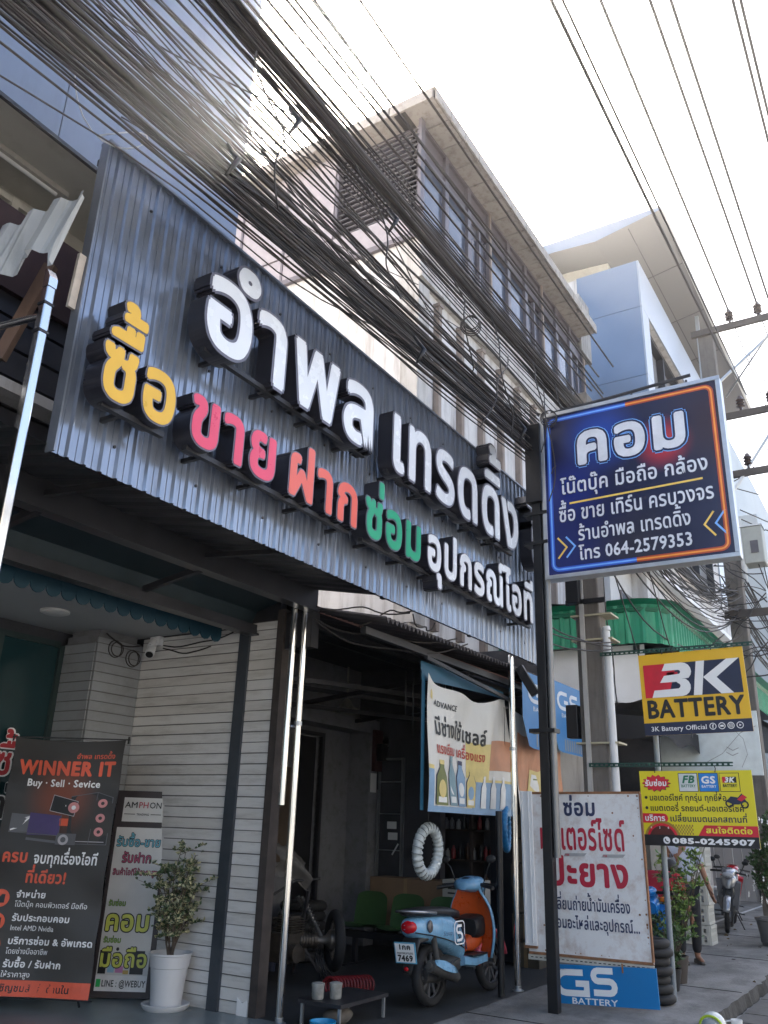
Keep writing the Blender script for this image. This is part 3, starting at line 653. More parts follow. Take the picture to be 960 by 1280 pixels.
# ------------------------------------------------------------------ repair garage shell
def garage():
    t = thing('repair_garage', 'dark open motorcycle repair garage beneath the corrugated sign', 'building', (9, 7, 0))
    m = MB(); m.box((6.6, 7.5, 0), (9.75, 7.62, 4.2)); m.box((10.28, 7.5, 0), (12.0, 7.62, 4.2)); m.box((9.75, 7.5, 2.78), (10.28, 7.62, 4.2)); m.build('back_wall', GREYWALL, t)
    m = MB(); m.box((9.76, 7.56, .0), (10.27, 7.6, 2.77)); m.build('doorway', BLK, t)
    m = MB(); m.box((9.7, 7.45, 0), (9.75, 7.52, 2.83)); m.box((10.28, 7.45, 0), (10.34, 7.52, 2.83)); m.box((9.751, 7.45, 2.78), (10.279, 7.52, 2.83)); m.build('door_frame', DKMET, t)
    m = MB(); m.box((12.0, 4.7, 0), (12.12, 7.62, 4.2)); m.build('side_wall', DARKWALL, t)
    m = MB(); m.box((11.05, 7.12, 0), (11.5, 7.5, 3.1)); m.build('pillar', GREYWALL, t)
    m = MB(); m.box((6.6, 7.1, 2.9), (11.05, 7.48, 3.08)); m.build('lintel', GREYWALL, t)
    m = MB(); m.box((11.25, 4.75, 0), (11.32, 5.25, 3.2)); m.build('dark_panel', mat('navy_panel', (.012, .014, .022), .6), t)
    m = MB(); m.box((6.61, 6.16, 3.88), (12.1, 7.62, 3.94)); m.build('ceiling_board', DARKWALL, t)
    t = thing('awning_roof', 'dark corrugated roof sheet over the garage with a wavy front edge', 'awning', (9, 4.15, 3.4))
    m = MB(); nu = 380
    def f(u, v): return Vector((6.62+5.3*u, 4.15+2.05*v, 3.42+.45*v+.06*u+.022*sin(2*pi*u*66)))
    m.grid(f, nu, 2); m.grid(lambda u, v: f(u, v)+Vector((0, 0, .012)), nu, 2); m.grid(lambda u, v: f(u, 0)+Vector((0, -.001, .012*v)), nu, 1); m.build('sheet', mat('rusty_roof_sheet', (.055, .05, .055), .7, .2, .3, 3), t)
    for y, dz in ((4.35, .0), (5.2, .2), (6.05, .39)):
        m = MB(); m.box((6.6, y, 3.3+dz), (11.95, y+.06, 3.37+dz)); m.build('purlin', DKMET, t)
    m = MB()
    for a, b in (((6.7, 6.6, 3.1), (11.9, 6.2, 3.3)), ((6.7, 5.6, 3.0), (11.9, 5.0, 3.25)), ((8.9, 4.4, 3.3), (8.9, 7.3, 3.0)), ((10.6, 4.4, 3.3), (10.6, 7.3, 3.0)), ((6.7, 7.2, 2.95), (11.5, 5.9, 3.05))): m.bar(a, b, .05, .05)
    m.build('rafter', DKMET, t)
    m = MB(); m.cyl((6.55, 5.0, 3.6), (10.4, 4.3, 3.36), .014, 8)
    tag(m.build('rusty_rod', mat('rust_pink', (.28, .15, .13), .7, .3), smooth=40, loc=(8, 4.7, 3.5)), 'thin rusty rod slung under the wavy garage roof edge', 'rod')
garage()
# ------------------------------------------------------------------ the big corrugated sign with box letters
def big_sign():
    t = thing('shop_sign', 'wide corrugated blue grey sign with raised white and coloured Thai letters', 'sign', (6.4, 4.0, 3.55))
    SH = mat('sign_sheet', (.27, .305, .375), .18, .55, .12, 1.1, bump=.035, fine=2.2, stain=(.13, .125, .125), stain_amt=.55, stain_scale=(2, 2, .25), coat=.3)
    X0, X1, Z0, Z1 = 2.72, 10.04, 3.55, 5.80
    prof = []; x = X0; k = 0; random.seed(5)
    while x < X1-.12:
        prof += [(x, 0), (x+.036, 0), (x+.039, -.006), (x+.045, -.006), (x+.048, 0), (x+.082, 0), (x+.094, -.02), (x+.108, -.02)]
        x += .12; k += 1
    prof += [(x, 0), (X1, 0)]
    m = MB(); nz = 6
    vs = [(px, 4.0+py+.006*mnoise.noise(Vector((px*1.3, j*1.1, 0))), Z0+(Z1-Z0)*j/nz) for j in range(nz+1) for px, py in prof]; n = len(prof)
    m.add(vs, [(j*n+i, j*n+i+1, (j+1)*n+i+1, (j+1)*n+i) for j in range(nz) for i in range(n-1)])
    m.build('corrugated_sheet', SH, t)
    m = MB()
    for z in (3.75, 4.65, 5.55):
        for i in range(3, 60, 6): m.cyl((X0+.12*i+.06, 3.998, z), (X0+.12*i+.06, 3.988, z), .011, 7)
    m.split('screw', DKMET, t)
    m = MB(); m.box((X0-.012, 3.97, Z0), (X0, 4.05, Z1)); m.box((X0-.01, 3.965, Z1), (X1, 4.06, Z1+.02)); m.box((X1, 3.97, Z0), (X1+.012, 4.06, Z1)); m.build('edge_trim', mat('edge_trim', (.2, .22, .26), .35, .5), t)
    m = MB()
    for x in (2.8, 4.6, 6.4, 8.2, 9.9): m.box((x, 4.03, 3.56), (x+.05, 4.08, 5.78))
    for z in (3.6, 4.7, 5.7): m.box((2.75, 4.081, z), (10, 4.13, z+.05))
    m.build('back_frame', DKMET, t)
    m = MB()
    for x0, x1, z in ((3.6, 5.65, 4.63), (6.0, 8.85, 4.63), (2.85, 3.35, 3.86), (3.55, 5.45, 3.86), (5.65, 9.35, 3.86)):
        m.box((x0, 3.80, z), (x1, 3.84, z+.035))
        x = x0+.15
        while x < x1: m.box((x, 3.84, z+.002), (x+.03, 4.0, z+.03)); x += .55
    m.build('letter_rail', DKMET, t)
    BODY = mat('letter_return', (.022, .022, .03), .3, 0, .1, 3); RIM = mat('letter_rim', (.12, .12, .16), .35)
    FC = {'w': mat('white_acrylic', (.74, .77, .82), .25, 0, .02), 'y': mat('yellow_acrylic', (.72, .42, .03), .3, 0, .03), 'p': mat('pink_acrylic', (.72, .06, .13), .3, 0, .03),
          'c': mat('coral_acrylic', (.75, .13, .09), .3, 0, .03), 'g': mat('green_acrylic', (.03, .36, .2), .3, 0, .03)}
    NM = {'w': 'white', 'y': 'yellow', 'p': 'pink', 'c': 'coral', 'g': 'green'}
    def word(s, x0, x1, zb, size, col, wg):
        off = wg; lay, wd = layout(s, off+.012); sx = (x1-x0)/wd
        cls = {}
        for ch, gx, dy, cl in lay: cls.setdefault(cl, []).append((ch, gx, dy))
        for cl, gl in cls.items():
            b = MB(); f = MB(); r = MB()
            for ch, gx, dy in gl:
                q = lambda p, y: Vector((x0+(gx+p[0]+.02)*sx, y, zb+(p[1]+dy)*size))
                v, fa = glyph(ch, 0, 5, .5); v2, fa2 = glyph(ch, 0, 5)
                for ex, ez, e in stamps(off+.022):
                    b.add([q((p[0]+ex, p[1]+ez), 3.737-e if p[2] > 0 else 3.89+e) for p in v], fa)
                    r.add([q((p[0]+ex, p[1]+ez), 3.734-e-p[2]) for p in v2], fa2)
                for ex, ez, e in stamps(off): f.add([q((p[0]+ex, p[1]+ez), 3.730-e-p[2]) for p in v2], fa2)
            o = b.build('letter', BODY, t); r.build('rim', RIM, o); f.build('face', FC[col], o)
            o['label'] = NM[col]+' faced box letter'
    word('อำพล', 3.47, 5.72, 4.68, .95, 'w', .026)
    word('เทรดดิ้ง', 5.92, 8.92, 4.68, .95, 'w', .026)
    word('ซื้อ', 2.74, 3.38, 3.91, .57, 'y', .032)
    word('ขาย', 3.47, 4.41, 3.91, .57, 'p', .032)
    word('ฝาก', 4.5, 5.5, 3.91, .57, 'c', .032)
    word('ซ่อม', 5.57, 6.58, 3.91, .57, 'g', .032)
    word('อุปกรณ์ไอที', 6.65, 9.3, 3.91, .57, 'w', .032)
    word('ไ', 9.2, 9.62, 4.68, .95, 'w', .03)
big_sign()

# ------------------------------------------------------------------ projecting computer shop sign on the black pole
def com_sign():
    X = 8.5
    t = thing('black_sign_pole', 'tall black square pole carrying the blue computer sign', 'pole', (8.55, 3.36, 0))
    m = MB(); m.box((8.5, 3.30, 0), (8.6, 3.40, 6.0)); m.build('square_post', BLKMET, t, bevel=.006)
    m = MB(); m.cyl((8.55, 3.265, 1.35), (8.55, 3.265, 5.2), .036, 14); m.build('pipe', mat('dull_pipe', (.2, .2, .2), .4, .5), t, smooth=40)
    m = MB()
    for z in (2.55, 4.6, 4.95): m.box((8.48, 3.22, z), (8.64, 3.5, z+.04))
    m.bar((8.54, 3.44, 2.95), (8.54, 3.62, 3.25), .05, .09)
    m.split('bracket', BLKMET, t)
    m = MB(); m.box((8.46, 3.26, 5.1), (8.64, 3.45, 6.08)); m.build('switch_box', BLKMET, t, bevel=.008)
    t = thing('lightbox_sign', 'square blue black lightbox sign with neon style border and computer shop phone number', 'sign', (8.55, 2.2, 4.2))
    F = FX(X, 3.22, 4.22); W = 1.93; H = 1.92
    m = MB(); m.fbox(F, -.04, W+.04, -.04, H+.04, -.17, -.004); m.build('case', mat('case_side', (.45, .46, .48), .4, .4), t, bevel=.006)
    m = MB(); 
    for a0, a1, b0, b1 in ((-.045, W+.045, H, H+.045), (-.045, W+.045, -.045, 0), (-.045, 0, .001, H-.001), (W, W+.045, .001, H-.001)): m.fbox(F, a0, a1, b0, b1, -.004, .012)
    m.build('aluminium_frame', mat('brushed_aluminium', (.5, .51, .53), .35, .8), t, bevel=.003)
    loc = lambda a, b: tuple(F(a, b)-Vector((8.55, 2.2, 4.2)))
    bgm = printmat('com_print', (.012, .014, .05), [(loc(.1, .2), 1.2, (.012, .02, .13)), (loc(W, H*.75), .8, (.03, .012, .02)), (loc(.65, 1.55), .55, (.015, .06, .36)), (loc(1.33, 1.32), .36, (.5, .03, .04)), (loc(.3, 1.0), .5, (.015, .03, .2)), (loc(1.0, .2), .7, (.03, .03, .05))], .25)
    m = MB(); m.rect(F, 0, W, 0, H, 0); p = m.build('printed_face', bgm, t)
    blu = mat('neon_blue_print', (.2, .45, .95), .3); org = mat('neon_orange_print', (.95, .35, .06), .3); dorg = mat('deep_orange_print', (.5, .07, .02), .3); yl = mat('print_yellow', (.9, .6, .12), .3); nv = mat('print_navy', (.008, .012, .06), .3); dblu = mat('deep_blue_print', (.02, .1, .6), .3)
    m = MB(); r = rrect(.055, W-.055, .055, H-.055, .07); n = len(r)
    i0 = min(range(n), key=lambda i: abs(r[i][0]-W/2)+(0 if r[i][1] > H/2 else 9))
    top = (W*.5, H-.055); bot = (W*.5, .055)
    left = [top]+r[6:18]+[bot]; right = [bot]+r[18:]+r[:6]+[top]
    for pts, c1, c2 in ((left, 4, 0), (right, 3, 1)): m.stroke(F, pts, .05, .002, c1); m.stroke(F, pts, .018, .004, c2)
    m.stroke(F, [(.27, .805), (1.7, .835)], .022, .002, 2)
    for a, d, c in ((.115, 1, 2), (.21, 1, 0), (W-.26, -1, 2), (W-.15, -1, 0)):
        e = .03 if d > 0 else .09
        if d > 0: m.stroke(F, [(a, .42), (a+.1, .3), (a, .18)], .02, .003, c)
        else: m.stroke(F, [(a+.1, .46), (a, .33), (a+.1, .2)], .02, .003, c)
    m.build('neon_border', [blu, org, yl, dorg, dblu], t)
    m = MB()
    def tx(s, a, b, sz, w, width, wg=.03, ol=True):
        if ol: m.text(F, s, a, b, sz, wg+.03, .003, 1, width, 'c', track_w=wg)
        m.text(F, s, a, b, sz, wg, .006, 0, width, 'c')
    m.text(F, 'คอม', 1.0, 1.26, .66, .085, .002, 2, 1.28, 'c', track_w=.04); m.text(F, 'คอม', 1.0, 1.26, .66, .07, .004, 1, 1.28, 'c', track_w=.04); m.text(F, 'คอม', 1.0, 1.26, .66, .035, .006, 0, 1.28, 'c', track_w=.04)
    tx('โน๊ตบุ๊ค มือถือ กล้อง', .975, .925, .235, 0, 1.6, .016)
    tx('ซื้อ ขาย เทิร์น ครบวงจร', .97, .6, .235, 0, 1.66, .016)
    tx('ร้านอำพล เทรดดิ้ง', .95, .355, .22, 0, 1.2, .016)
    tx('โทร 064-2579353', .95, .135, .2, 0, 1.2, .02)
    m.build('lettering', [mat('sign_white', (.72, .74, .8), .35), nv, blu], t)
    m = MB(); m.tube([(8.6, 3.3, 6.1), (8.6, 3.15, 6.24), (8.6, 2.4, 6.27), (8.6, 1.55, 6.32)], .02, 8)
    for y in (3.0, 2.2, 1.6): m.cyl((8.6, y, 6.14), (8.6, y, 6.27), .012, 6)
    m.build('top_rod', DKMET, t, smooth=40)
    m = MB(); m.box((8.57, 3.22, 5.0), (8.6, 3.27, 5.05)); m.box((8.57, 3.2, 4.62), (8.62, 3.34, 4.66)); m.build('mounting_arm', BLKMET, t)
com_sign()

def battery_signs():
    X = 9.75
    GRN = mat('green_angle_iron', (.012, .06, .045), .5, .2)
    def arm(label, y0, y1, z, slots):
        t = thing('perforated_arm', label, 'bracket', (X, y0, z))
        m = MB(); n = slots; w = (y0-y1)/n
        F = FX(X-.02, y0, z)
        m.fbox(F, 0, y0-y1, .03, .045, -.03, 0); m.fbox(F, 0, y0-y1, 0, .012, -.004, 0)
        for i in range(n): m.fbox(F, i*w, i*w+w*.45, .012, .03, -.004, 0)
        m.build('slotted_iron', GRN, t)
    arm('slotted green iron arm holding the yellow sign with tall black capital letters', 3.1, 1.42, 3.54, 30)
    arm('slotted dark iron arm above the lower yellow repair sign', 3.3, 1.75, 2.29, 28)
    # 3K
    t = thing('battery_sign', 'upper yellow battery sign with tall black capitals, hanging from a slotted green arm', 'sign', (X, 2.05, 2.6))
    YEL = mat('battery_yellow', (.75, .44, .012), .4, 0, .03, 2); NAV = mat('battery_navy', (.008, .015, .05), .4); RED = mat('battery_red', (.6, .008, .03), .4)
    F = Fr((X, 2.64, 2.62), (0, -1, .02), (0, .02, 1)); W = 1.13; H = .9
    m = MB(); m.fbox(F, 0, W, 0, H, -.012, 0); m.build('panel', [YEL], t)
    m = MB(); c = .002
    m.rect(F, 0, W, 0, .135, c, 0); 
    m.rect(F, .045, W-.045, .41, .78, c, 0); m.flat(F, [(.045, .41), (.3, .41), (.42, .78), (.045, .78)], c+.002, 1); m.rect(F, .3, .42, .6, .68, c+.002, 1)
    # 3
    m.flat(F, [(.12, .41)]+[(.42, .41)]+circ(.45, .51, .1, -90, 60, 6)+[(.46, .6)]+circ(.47, .68, .1, -50, 90, 6)+[(.29, .78), (.25, .70)]+[(.43, .70)]+circ(.43, .677, .022, 80, -80, 4)+[(.27, .645), (.22, .57), (.40, .57)]+circ(.41, .525, .03, 80, -80, 4)+[(.2, .49), (.15, .49)], c+.005, 2)
    # K
    m.flat(F, [(.57, .41), (.66, .41), (.72, .78), (.63, .78)], c+.004, 2)
    m.flat(F, [(.69, .6), (.95, .78), (1.08, .78), (.83, .59), (.99, .41), (.86, .41)], c+.004, 2)
    m.text(F, 'BATTERY', W/2, .19, .272, .034, c+.002, 3, 1.04, 'c')
    m.text(F, '3K Battery Official', .07, .045, .072, .012, c+.002, 2, .6)
    for k in range(4):
        a = .73+k*.092; m.annulus(F, a, .07, .028, .036, c+.003, 2, 20)
    m.text(F, 'f', .722, .048, .06, .03, c+.004, 2); m.rect(F, .805, .84, .06, .08, c+.003, 2); m.stroke(F, rrect(.898, .93, .054, .086, .008), .005, c+.003, 2, True); m.annulus(F, .914, .07, .005, .009, c+.003, 2, 12); m.flat(F, [(.998, .057), (.998, .083), (1.02, .07)], c+.003, 2)
    m.build('print', [NAV, RED, WHT, BLK], t)
    m = MB()
    for a in (.27, .8): m.tube([F(a, H-.01, .006), F(a+.01, H+.02, .012), F(a, H+.04, .0)], .006, 6)
    m.cyl(F(.5, -.04, 0), F(.5, .02, 0), .008, 6); m.build('hook', DKMET, t)
    # repair sign
    t = thing('repair_sign', 'lower yellow sign listing motorcycle battery repair with phone number', 'sign', (X, 2.1, 1.47))
    F = Fr((X, 2.735, 1.485), (0, -1, .006), (0, .006, 1)); W = 1.16; H = .76
    YEL2 = mat('repair_yellow', (.7, .6, .012), .4, 0, .03, 2)
    m = MB(); m.fbox(F, 0, W, 0, H, -.012, 0); m.build('panel', [YEL2], t)
    G3 = mat('logo_green', (.01, .16, .08), .4); BL3 = mat('logo_blue', (.01, .2, .6), .4); MAR = mat('print_maroon', (.09, .02, .015), .4); GR = mat('print_grey', (.6, .62, .62), .4); CHK = mat('print_ochre', (.32, .2, .03), .4)
    m = MB(); c = .002
    # starburst
    pts = []
    for i in range(28):
        a = 2*pi*i/28; r = 1 if i % 2 == 0 else .76; pts.append((.175+.155*r*cos(a), .635+.088*r*sin(a)))
    m.flat(F, [(a+.006, b-.006) for a, b in pts], c, 3); m.flat(F, pts, c+.002, 1)
    m.text(F, 'รับซ่อม', .175, .605, .078, .035, c+.004, 2, .235, 'c')
    for a, col in ((.415, 7), (.625, 5), (.835, 0)):
        m.rect(F, a, a+.2, .545, .735, c, 3); m.rect(F, a+.006, a+.194, .551, .729, c+.002, col)
    m.text(F, 'FB', .515, .635, .105, .04, c+.004, 4, .13, 'c', slant=.25); m.text(F, 'BATTERY', .515, .59, .04, .02, c+.004, 4, .15, 'c')
    m.text(F, 'GS', .725, .63, .1, .04, c+.004, 2, .15, 'c'); m.text(F, 'BATTERY', .725, .585, .038, .02, c+.004, 2, .15, 'c')
    m.rect(F, .865, 1.005, .635, .695, c+.004, 3); m.rect(F, .865, .9, .635, .695, c+.005, 1); m.text(F, '3K', .935, .64, .07, .05, c+.006, 2, .1, 'c', slant=.2); m.text(F, 'BATTERY', .935, .592, .042, .03, c+.004, 3, .14, 'c')
    for b, s_, wd in ((.455, 'มอเตอร์ไซค์ ทุกรุ่น ทุกยี่ห้อ', .80), (.35, 'แบตเตอรี่ รถยนต์-มอเตอร์ไซค์', .96)):
        m.disc(F, .055, b+.03, .016, c, 3, 14); m.text(F, s_, .09, b, .083, .02, c, 3, wd)
    m.flat(F, circ(.225, .275, .048, -90, 90, 6)+[(.0, .323), (.0, .227)], c+.001, 1); m.text(F, 'บริการ', .135, .248, .08, .03, c+.004, 2, .22, 'c')
    m.text(F, 'เปลี่ยนแบตนอกสถานที่', .29, .245, .083, .02, c+.001, 6, .78)
    # chequered flag strip and speedometer
    for i in range(16):
        for j in range(5):
            if (i+j) % 2: m.rect(F, .3+i*.014, .314+i*.014, .115+j*.02, .135+j*.02, c, 8)
    m.flat(F, circ(.2, .06, .19, 0, 180, 18), c+.002, 8); m.flat(F, circ(.2, .06, .165, 0, 180, 18), c+.003, 6 if False else 1); m.flat(F, circ(.2, .06, .14, 0, 180, 18), c+.004, 9)
    for k, d in enumerate('456'): m.text(F, d, .08+.09*k, .17-.0*k, .03, .02, c+.006, 2)
    m.rect(F, 0, W, 0, .108, c+.005, 3)
    m.flat(F, [(.57, .108), (W, .108), (W, .212), (.64, .212)], c+.005, 1); m.text(F, 'สนใจติดต่อ', .88, .137, .075, .03, c+.008, 10, .46, 'c')
    m.text(F, '085-0245907', .3, .028, .075, .05, c+.008, 2, .82); m.disc(F, .24, .055, .036, c+.007, 2, 20); m.stroke(F, [(.227, .07), (.23, .05), (.25, .038), (.256, .044)], .011, c+.009, 3)
    # small motorcycle picture
    for a, b, r in ((.91, .43, .04), (1.06, .42, .04)): m.annulus(F, a, b, r*.6, r, c+.003, 3, 16)
    m.flat(F, [(.88, .45), (.93, .5), (1.0, .49), (1.04, .53), (1.08, .45), (1.0, .42), (.95, .42)], c+.004, 6); m.flat(F, [(.99, .47), (1.05, .52), (1.09, .49), (1.03, .45)], c+.005, 1)
    m.build('print', [YEL2, RED, WHT, BLK, G3, BL3, NAV, GR, CHK, MAR, mat('print_lemon', (.8, .7, .05), .4)], t)
    m = MB()
    for a in (.17, .8): m.tube([F(a, H-.02, .006), F(a+.01, H+.02, .012), F(a, H+.045, .0)], .005, 6)
    m.build('hook', DKMET, t)
    m = MB(); m.cyl((9.95, 2.6, 0), (9.95, 2.58, 2.72), .03, 12)
    tag(m.build('sign_post', mat('grey_pipe', (.22, .25, .28), .5, .4), smooth=40, loc=(9.95, 2.6, 0)), 'thin grey pipe standing behind the lower yellow sign', 'pole')
battery_signs()

def white_boards():
    WB = mat('old_white_board', (.7, .7, .7), .55, 0, .06, 1.5, bump=.05, fine=6, stain=(.3, .14, .06), stain_amt=.5, stain_scale=(2, 2, 2)); RUST = mat('rust_edge', (.25, .12, .06), .8, .1, .4, 9)
    RD = mat('faded_red_paint', (.42, .012, .04), .5, 0, .12, 9); NB = mat('faded_navy_paint', (.02, .03, .09), .5, 0, .2, 9)
    t = thing('painted_board', 'rusty white metal board with red and navy hand painted Thai letters', 'sign', (9, 3.1, .4))
    F = Fr((9.0, 3.78, .42), (0, -1, .012), (0, .012, 1)); W = 1.26; H = 1.56
    m = MB(); m.fbox(F, 0, W, 0, H, -.03, 0); m.build('panel', WB, t)
    m = MB()
    for a0, a1, b0, b1 in ((0, W, H-.02, H+.004), (W-.012, W+.004, .02, H-.02), (0, W, -.005, .02)): m.fbox(F, a0, a1, b0, b1, -.035, .006)
    random.seed(9)
    for i in range(34):
        a = random.choice([random.uniform(.02, W-.02), W-.03]); b = random.choice([random.uniform(.02, H), .04, H-.04]); m.disc(F, a, b, random.uniform(.004, .011), .0025, 0, 7)
    m.build('rusty_rim', RUST, t)
    m = MB(); m.fbox(F, -.03, .1, .07, H+.01, .004, .03); m.fbox(F, -.012, .0, .09, H, .03, .045); m.fbox(F, .06, .07, .1, H, .03, .045); m.build('folded_flap', WHITE, t, bevel=.004)
    m = MB(); m.fbox(F, -.03, .1, .05, .075, 0, .04); m.build('flap_hinge', RUST, t)
    m = MB(); c = .003
    m.text(F, 'ซ่อม', .44, 1.33, .22, .03, c, 1, .36)
    m.text(F, 'มอเตอร์ไซด์', .16, 1.0, .36, .022, c, 0, .92)
    m.text(F, 'ปะยาง', .24, .66, .36, .035, c, 0, .86)
    m.text(F, 'เปลี่ยนถ่ายน้ำมันเครื่อง', .24, .43, .15, .02, c, 1, .84)
    m.text(F, 'ซ่อมอะไหล่และอุปกรณ์...', .26, .26, .145, .02, c, 1, .9)
    for a in (.42, .82): m.flat(F, [(a, .93), (a+.22, .935), (a+.25, .965), (a+.02, .96)], c, 2); m.text(F, 'VSS', a+.02, .936, .026, .04, c+.002, 0)
    m.build('painted_lettering', [RD, NB, mat('sticker_grey', (.35, .35, .35), .5)], t)
    m = MB(); m.fbox(F, -.01, W, -.055, -.008, -.02, .002); 
    for i in range(26): m.fbox(F, .02+i*.047, .046+i*.047, -.034, -.026, .0021, .004, 1)
    m.build('slotted_strip', [mat('strip_cream', (.5, .48, .42), .6, .2), BLK], t)
    t = thing('battery_board', 'tilted bright blue board with big white capitals below the white painted board', 'sign', (9, 3, 0))
    BL = mat('bright_blue_board', (.0, .17, .45), .4, 0, .05, 2)
    F = Fr((8.97, 3.5, -.06), (0, -1, .06), (0, .03, 1)); W = 1.02; H = .41
    m = MB(); m.fbox(F, 0, W, .07, H, -.02, 0); m.build('panel', BL, t)
    m = MB(); c = .003; w = .056
    # G then S as squared strokes
    m.stroke(F, [(.30, .345), (.13, .345)]+circ(.12, .255, .09, 90, 270, 8)+[(.13, .165), (.33, .165), (.33, .25), (.22, .25)], w, c, 0)
    m.stroke(F, [(.60, .37), (.46, .37)]+circ(.45, .325, .045, 90, 270, 6)+[(.46, .28), (.56, .28)]+circ(.56, .23, .05, 90, -90, 6)+[(.55, .18), (.40, .18)], w, c, 0)
    m.text(F, 'BATTERY', .4, .075, .075, .02, c, 0, .46, 'c'); m.rect(F, .02, .12, .365, .37, c, 0)
    m.build('lettering', WHT, t)
    m = MB(); m.cyl(F(.7, .36, .004), F(.7, .44, .004), .008, 6); m.build('hanger', RUST, t)
white_boards()

def banners():
    # oil banner parallel to the street, loosely hung
    def cloth(Y, X0, X1, Z0, Z1, sag, seed, tilt=0.):
        def fn(a, b, e=0.):
            u = (a)/(X1-X0); v = b/(Z1-Z0)
            y = Y - .05*sin(u*7+v*2.5+seed)*(1-.5*v) - .03*sin(u*15-v*5+seed*2)*v - .06*u*u*tilt
            z = Z0+b - sag*v*v*sin(pi*min(1, u)) - .02*sin(u*13)*v
            return Vector((X0+a, y-e, z))
        return fn
    class CF:                                                     # a curved "plane" for printing on cloth
        def __init__(s, f): s.f = f
        def __call__(s, a, b, c=0.): return s.f(a, b, c)
    t = thing('oil_banner', 'wrinkled white oil advertising banner hung across the garage opening', 'banner', (8.6, 4.35, 1.8))
    X0, X1, Z0, Z1 = 7.8, 9.88, 1.74, 3.12; F = CF(cloth(4.35, X0, X1, Z0, Z1, .14, .6)); W = X1-X0; H = Z1-Z0
    VIN = mat('vinyl_cloth', (.62, .6, .55), .5, 0, .06, 1.2, stain=(.45, .42, .36), stain_amt=.4, stain_scale=(1, 1, .3))
    m = MB(); m.grid(lambda u, v: F(u*W, v*H), 60, 40); m.build('cloth', VIN, t, smooth=True)
    CB = mat('print_sky_blue', (.2, .32, .46), .5); CY = mat('print_soft_yellow', (.6, .48, .18), .5); CO = mat('print_rust_orange', (.46, .2, .1), .5); CG = mat('print_olive', (.14, .16, .05), .5); CT = mat('print_teal_grey', (.16, .26, .3), .5); CN = mat('print_dark_navy', (.02, .025, .07), .5); CR = mat('print_brick_red', (.45, .05, .03), .5); CW = mat('print_white_vinyl', (.66, .66, .64), .5)
    mats = [CB, CY, CO, CG, CT, CN, CR, CW, BLK]
    m = MB()
    def rg(a0, a1, b0, b1, c, mi, n=14): m.grid(lambda u, v: F(a0+(a1-a0)*u, b0+(b1-b0)*v, c), n, 4, mi)
    rg(0, .1, .0, .42, .003, 0, 3); rg(0, .1, .42, .46, .003, 1, 3); rg(0, W, 0, .06, .0035, 0, 20)
    rg(1.15, W, .06, .36, .003, 0); rg(1.15, W, .36, .39, .004, 1); rg(.98, 1.5, .39, .82, .003, 1); rg(1.5, W, .5, .86, .003, 2)
    def bottle(a, h, w, col, cap, lab):
        pts = [(a-w/2, .07), (a+w/2, .07), (a+w/2*.95, .07+h*.62), (a+w*.2, .07+h*.82), (a+w*.2, .07+h*.9), (a-w*.2, .07+h*.9), (a-w*.2, .07+h*.82), (a-w/2*.95, .07+h*.62)]
        m.flat(F, [(a+(x-a)*1.1, y+.008) for x, y in pts], .006, 5); m.flat(F, pts, .009, col); m.rect(F, a-w*.22, a+w*.22, .07+h*.9, .07+h, .009, cap); m.disc(F, a, .07+h*.36, w*.34, .012, lab, 14); m.rect(F, a-w*.36, a+w*.36, .07+h*.06, .07+h*.18, .012, 7)
    bottle(.27, .46, .27, 3, 1, 1); bottle(.58, .52, .22, 4, 4, 7); bottle(.84, .49, .22, 0, 5, 7); bottle(1.1, .43, .22, 1, 1, 0)
    for a in (1.4, 1.6, 1.8): bottle(a, .36, .11, 7, 7, 7)
    m.text(F, 'ADVANCE', .2, 1.12, .1, .03, .005, 8, .48, slant=.25); m.flat(F, [(.11, 1.17), (.17, 1.16), (.18, 1.24), (.15, 1.28), (.11, 1.24)], .005, 1)
    m.text(F, 'มีช่างใช้เชลล์', .17, .80, .25, .03, .006, 8, 1.2); m.text(F, 'แรงเรียบ เครื่องแรง', .17, .6, .15, .025, .008, 6, 1.2)
    m.build('print', mats, t)
    m = MB(); m.grid(lambda u, v: Vector((7.74+2.1*u, 4.39, 3.24-.04*u*u-(.2-.12*u)*v)), 12, 2); m.grid(lambda u, v: Vector((7.74+.07*u, 4.375, 1.75+1.4*v)), 2, 12); m.build('blue_backing', mat('blue_tarp', (.012, .08, .14), .5), t)
    m = MB(); m.bar((7.75, 4.33, 3.27), (9.85, 4.3, 3.1), .03, .04); m.build('hanging_bar', DKMET, t)
    # second banner beyond the post
    t = thing('second_oil_banner', 'part hidden orange and white oil banner between the chrome post and the utility pole', 'banner', (10, 4.3, 1.9))
    X0, X1, Z0, Z1 = 9.95, 11.4, 1.80, 3.0; F = CF(cloth(4.28, X0, X1, Z0, Z1, .1, 2.3, 1)); W = X1-X0; H = Z1-Z0
    m = MB(); m.grid(lambda u, v: F(u*W, v*H), 50, 30); m.build('cloth', VIN, t, smooth=True)
    m = MB(); rg(.05, .75, .25, .95, .004, 2); rg(1.1, 1.45, .1, .8, .004, 2)
    m.flat(F, [(.35, .12), (.8, .1), (.86, .5), (.74, .56), (.6, .5), (.42, .52)], .009, 1); m.flat(F, [(.4, .15), (.74, .14), (.78, .45), (.46, .46)], .012, 7); m.flat(F, [(.84, .1), (1.1, .1), (1.06, .62), (.9, .6)], .01, 0)
    for k in range(3): m.rect(F, .5, .72, .22+k*.08, .25+k*.08, .014, 3)
    m.build('print', mats, t)
